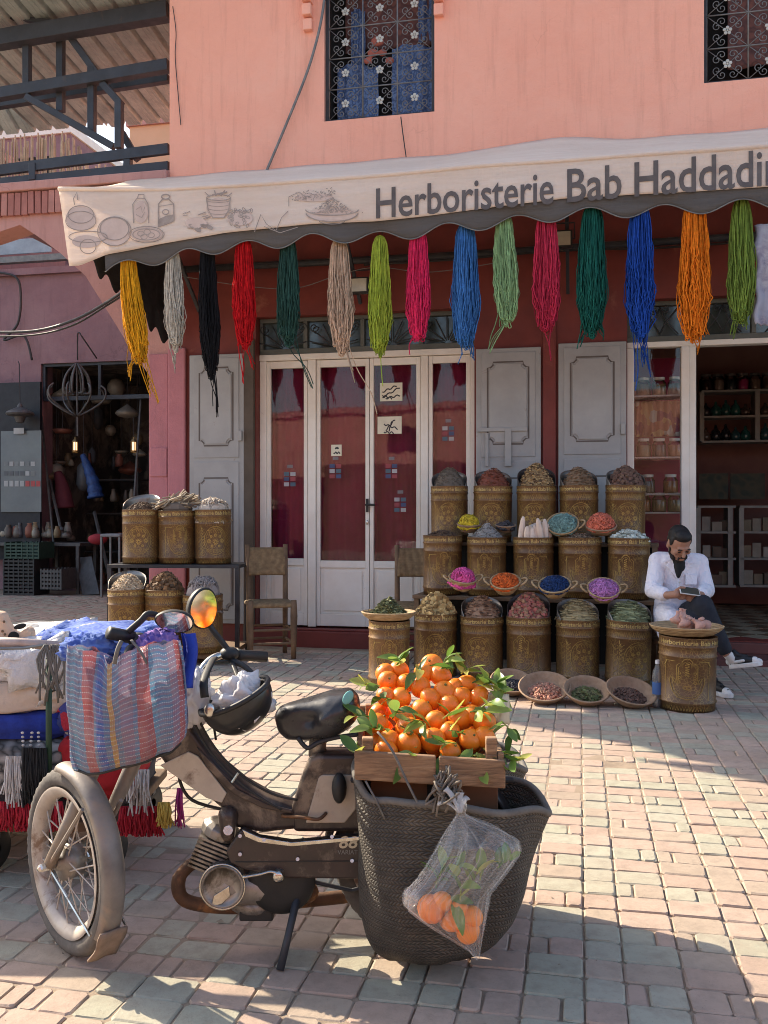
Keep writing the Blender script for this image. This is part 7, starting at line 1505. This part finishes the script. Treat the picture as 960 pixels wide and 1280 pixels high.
rh = random.Random(77); hk = [('squat dark pendant lamp', [(.001,.12),(.03,.1),(.13,.03),(.15,0),(.12,-.03),(.05,-.05),(.001,-.06)]), ('long pierced metal lantern', [(.001,.22),(.02,.18),(.07,.12),(.08,-.08),(.05,-.14),(.001,-.16)]), ('round openwork metal ball lamp', [(.001,.13),(.07,.11),(.12,.04),(.12,-.04),(.07,-.11),(.001,-.13)]), ('small dark hanging pan', [(.001,.02),(.1,.02),(.14,.06),(.15,.06),(.11,.0),(.001,0)])]
for i in range(22):
    nm_, pr = hk[i % 4]; px, py, v = 60+rh.random()*124, 478+rh.random()*120, VB-.3-rh.random()*1.8; p = K(px, py, v); t = thing('hanging_lamp', nm_+' hung inside the workshop', 'lamp', p, 0, 'workshop hanging wares: '+nm_)
    q = MB(); sc2 = rh.uniform(.8, 1.5); q.lathe([(r*sc2, z*sc2) for r, z in pr], 14); q.build('shade', jn[rh.randrange(6)], t, smooth=True); q = MB(); q.tube([(0, 0, .1), (0, 0, max(.3, 3.75-p.z))], .006, 5); q.build('wire', M['iron'], t)
sw = thing('workshop_rack', 'dark shelving rack at the back of the workshop', 'rack', K(125, 740, VB-1.9), -FA)
for z in (.78, 1.48, 2.1): q = MB(); q.box(-.9, .9, -.25, .25, z-.03, z); q.build('shelf', M['wrought'], sw)
for x in (-.88, .88):
    for y in (-.23, .23): q = MB(); q.box(x-.02, x+.02, y-.02, y+.02, 0, 2.6); q.build('upright', M['wrought'], sw)
for i, (pa, pb_, r) in enumerate((((52, 520), (68, 690), .02), ((62, 600), (78, 670), .025), ((176, 500), (168, 620), .02), ((118, 640), (140, 735), .03), ((120, 668), (150, 740), .025))):
    q = MB(); q.tube([K(*pa, VB-.05-.1*i), K(*pb_, VB+.25)], r, 6); q.build('iron_rod', M['wrought'], label=('long','short','bent','thick','rusty')[i]+' iron rod leaning in the workshop', cat='rod')
sx = thing('work_stool', 'pale topped high stool by the workshop doorway', 'stool', V((K(143, 740, VB+.8).x, K(143, 740, VB+.8).y, 0)), -FA); zq = fp(143, 667, VB+.8)[1]
q = MB(); q.box(-.16, .18, -.16, .16, zq-.05, zq); q.build('seat', mk('grey_cushion', (.26,.26,.26), rough=.7), sx, bevel=.02)
for x in (-.14, .16):
    for y in (-.14, .14): q = MB(); q.box(x-.015, x+.015, y-.015, y+.015, 0, zq-.05); q.build('leg', M['grille'], sx)
q = MB(); q.ell((0,0,0), (.16,.12,.09), 12, 8); q.build('red_bundle', mk('red_bundle', (.35,.03,.04), rough=.8), smooth=True, loc=K(122, 674, VB+.3), label='red cloth bundle on the workshop bench', cat='bundle')
q = MB(); a, b = K(95, 695, VB+.5), K(122, 742, VB+.7); q.add([K(95, 698, VB+.35), K(115, 696, VB+.35), K(125, 743, VB+.6), K(104, 744, VB+.6)], [(0,1,2,3)]); o = q.build('metal_sheet', M['wrought'], label='dark metal sheet propped against the workshop bench', cat='sheet'); o.modifiers.new('t', 'SOLIDIFY').thickness = .02
# ================================================================== inside the herbalist's shop
shf = mk('pale_shelf', (.30,.31,.28), rough=.5)
VI = -2.9
def kshelf(name, lb, px0, px1, ys, v, d, root_y, verts):
    t = thing(name, lb, 'shelf', K((px0+px1)/2, root_y, v), -FA)
    def bx(nm, a, b, z0, z1): q = MB(); vv = [F(x, v+o_, z) for o_ in (0, -d) for x, z in ((a, z0), (b, z0), (b, z1), (a, z1))]; q.add(vv, [(0,1,2,3),(7,6,5,4),(1,0,4,5),(2,1,5,6),(3,2,6,7),(0,3,7,4)]); q.build(nm, shf, t, world=True)
    zs = [fp(px0, y, v)[1] for y in ys]; ua_, ub_ = fu(px0, v), fu(px1, v)
    for z in zs: bx('shelf_board', ua_, ub_, z-.025, z)
    for x in verts: u = fu(x, v); bx('upright', u-.025, u+.025, zs[-1], zs[0]-.026)
    return zs
zsU = kshelf('wall_shelf', 'pale green wall shelf of jars and bowls in the open shop', 877, 1010, (488, 520, 551), VI, .3, 551, (877.5, 947, 1009))
zsL = kshelf('display_unit', 'low pale display unit of small goods in the open shop', 872, 920, (632, 664, 697, 731), VI+.5, .35, 731, (873, 913)); zsL2 = kshelf('display_unit', 'second low pale display unit deeper along the shop wall', 925, 1010, (632, 664, 697, 731), VI+.5, .35, 731, (927, 1008))
jm = MB(); jm.lathe([(.001,0),(.075,0),(.082,.02),(.082,.15),(.06,.18),(.06,.2)], 16); jmesh = jm.mesh('glass', M['jarglass'], True); jl_ = MB(); jl_.lathe([(.064,.19),(.066,.22),(.001,.225)], 14); jlid = jl_.mesh('lid', mk('jar_lid', (.1,.09,.085), rough=.4)); jf = MB(); jf.lathe([(.001,.008),(.072,.008),(.077,.03),(.077,.14),(.001,.145)], 14)
jlid_pale = jlid.copy(); jlid_pale.materials.clear(); jlid_pale.materials.append(mk('pale_lid', (.62,.6,.55), rough=.4))
def jar(p, c, lb, g, sc_=1.0, lid=jlid):
    t = thing('glass_jar', lb, 'jar', p, 0, g); t.scale = (sc_, sc_, sc_); put('glass', jmesh, t); put('lid', lid, t); m = jf.mesh('contents', mk('jar_fill', c, rough=.9, bump=.6)); put('contents', m, t); return t
for i, (c, w) in enumerate((((.06,.02,.02), 'very dark red'), ((.3,.22,.18), 'beige'), ((.02,.03,.04), 'blue black'), ((.45,.03,.16), 'magenta'), ((.25,.16,.12), 'pale brown'), ((.1,.05,.03), 'brown'))):
    u = fu(884+i*15.5, VI); jar(F(u, VI-.12, zsU[0]), c, 'glass jar of %s powder on the upper shop shelf' % w, 'jars on the upper shop shelf', .92)
rr = random.Random(21)
for r_ in (1, 2):
    for i in range(8):
        u = fu(884+i*12.5, VI)
        if abs(fu(947, VI)-u) < .09: continue
        c = rr.choice(((.03,.08,.09), (.02,.02,.025), (.10,.03,.02), (.02,.10,.09), (.08,.06,.05))); q = MB(); h = rr.uniform(.10, .16); q.lathe([(.001,0),(.05,0),(.065,h*.4),(.05,h*.8),(.02,h),(.012,h*1.3),(.001,h*1.32)], 14); q.build('perfume_pot', mk('glaze_%d_%d' % (r_, i), c, rough=.25, coat=.4), smooth=True, loc=F(u, VI-.12, zsU[r_]), label='small glazed pot on the %s board of the wall shelf' % ('middle' if r_ == 1 else 'lowest'), cat='pot', group='glazed pots row %d' % r_)
for r_, z in enumerate(zsL[1:]):
    for i, px in enumerate((885, 898, 907, 936, 949, 962)):
        u = fu(px, VI+.5); q = MB(); w = rr.uniform(.04, .06); h = rr.uniform(.10, .17); q.box(-w, w, -.04, .04, 0, h); q.build('small_carton', mk('carton_%d%d' % (r_, i), rr.choice(((.34,.32,.26), (.26,.22,.15), (.40,.38,.33), (.15,.11,.08))), rough=.7), loc=F(u, VI+.36, z), rot=(0, 0, rr.uniform(-.3, .3)-FA), bevel=.004, label='small pale carton on the %s shelf of the low unit' % ('upper', 'middle', 'lowest')[r_], cat='carton', group='cartons on shelf %d' % r_)
for i, (a_, b_) in enumerate(((874, 910), (913, 956))):
    (u_a, z1), (u_b, z0) = fp(a_, 592, VI+.1), fp(b_, 624, VI+.1); q = MB(); q.add([F(u_a, VI+.1, z0), F(u_b, VI+.1, z0), F(u_b, VI+.1, z1), F(u_a, VI+.1, z1)], [(0,1,2,3)]); o = q.build('picture_panel', lattice_mat('mosaic_%d' % i, (.05,.07,.06), (.10,.10,.07), 9), label=('dark green mosaic picture panel over the low unit', 'dark mosaic picture panel with yellowish patch')[i], cat='picture'); o.modifiers.new('t', 'SOLIDIFY').thickness = .02
# showcase jars behind the glass
VS = -.45
for r_, (yb_, n_) in enumerate(((496, 3), (572, 3), (617, 2), (640, 3))):
    (ua_, z), (ub_, _) = fp(793, yb_, VS), fp(856, yb_, VS); t = thing('glass_shelf', 'thin showcase shelf %s behind the glass' % ('above the folded cloths', 'under the herb jars', 'under the paired jars', 'lowest of all with amber jars')[r_], 'shelf', F((ua_+ub_)/2, VS, z), -FA); q = MB(); q.box(ua_-(ua_+ub_)/2, ub_-(ua_+ub_)/2, -.1, .18, -.015, 0); q.build('board', mk('shelf_glass_%d' % r_, (.3,.3,.3), rough=.3), t)
    for i in range(n_):
        u = lerp(ua_, ub_, (i+.6)/(n_+.2)); jar(F(u, VS-.04, z), ((.22,.15,.08), (.25,.2,.1), (.1,.09,.08), (.3,.12,.05))[(i+r_) % 4], 'glass jar with pale lid on the showcase shelf %s' % ('at the top', 'under the cloths', 'in the middle', 'near the bottom')[r_], 'showcase jars row %d' % r_, .82, jlid_pale)
(ua_, z1), (ub_, z0) = fp(794, 502, VS-.1), fp(855, 545, VS-.1); q = MB(); q.grid(40, 8, lambda s, t: F(lerp(ua_, ub_, s), VS-.1+.02*math.sin(s*40), lerp(z0, z1, t))); o = q.build('folded_cloths', multi('striped_cloths', [(.25,.10,.06), (.35,.22,.10), (.15,.03,.05), (.3,.28,.25)], 12), smooth=True, label='row of folded striped cloths in the showcase', cat='cloth'); o.modifiers.new('t', 'SOLIDIFY').thickness = .03
q = MB(); q.box(uc+.03, ud-.05, .75, .77, .16, zdoor); q.build('showcase_back', M['curtain'], hb)
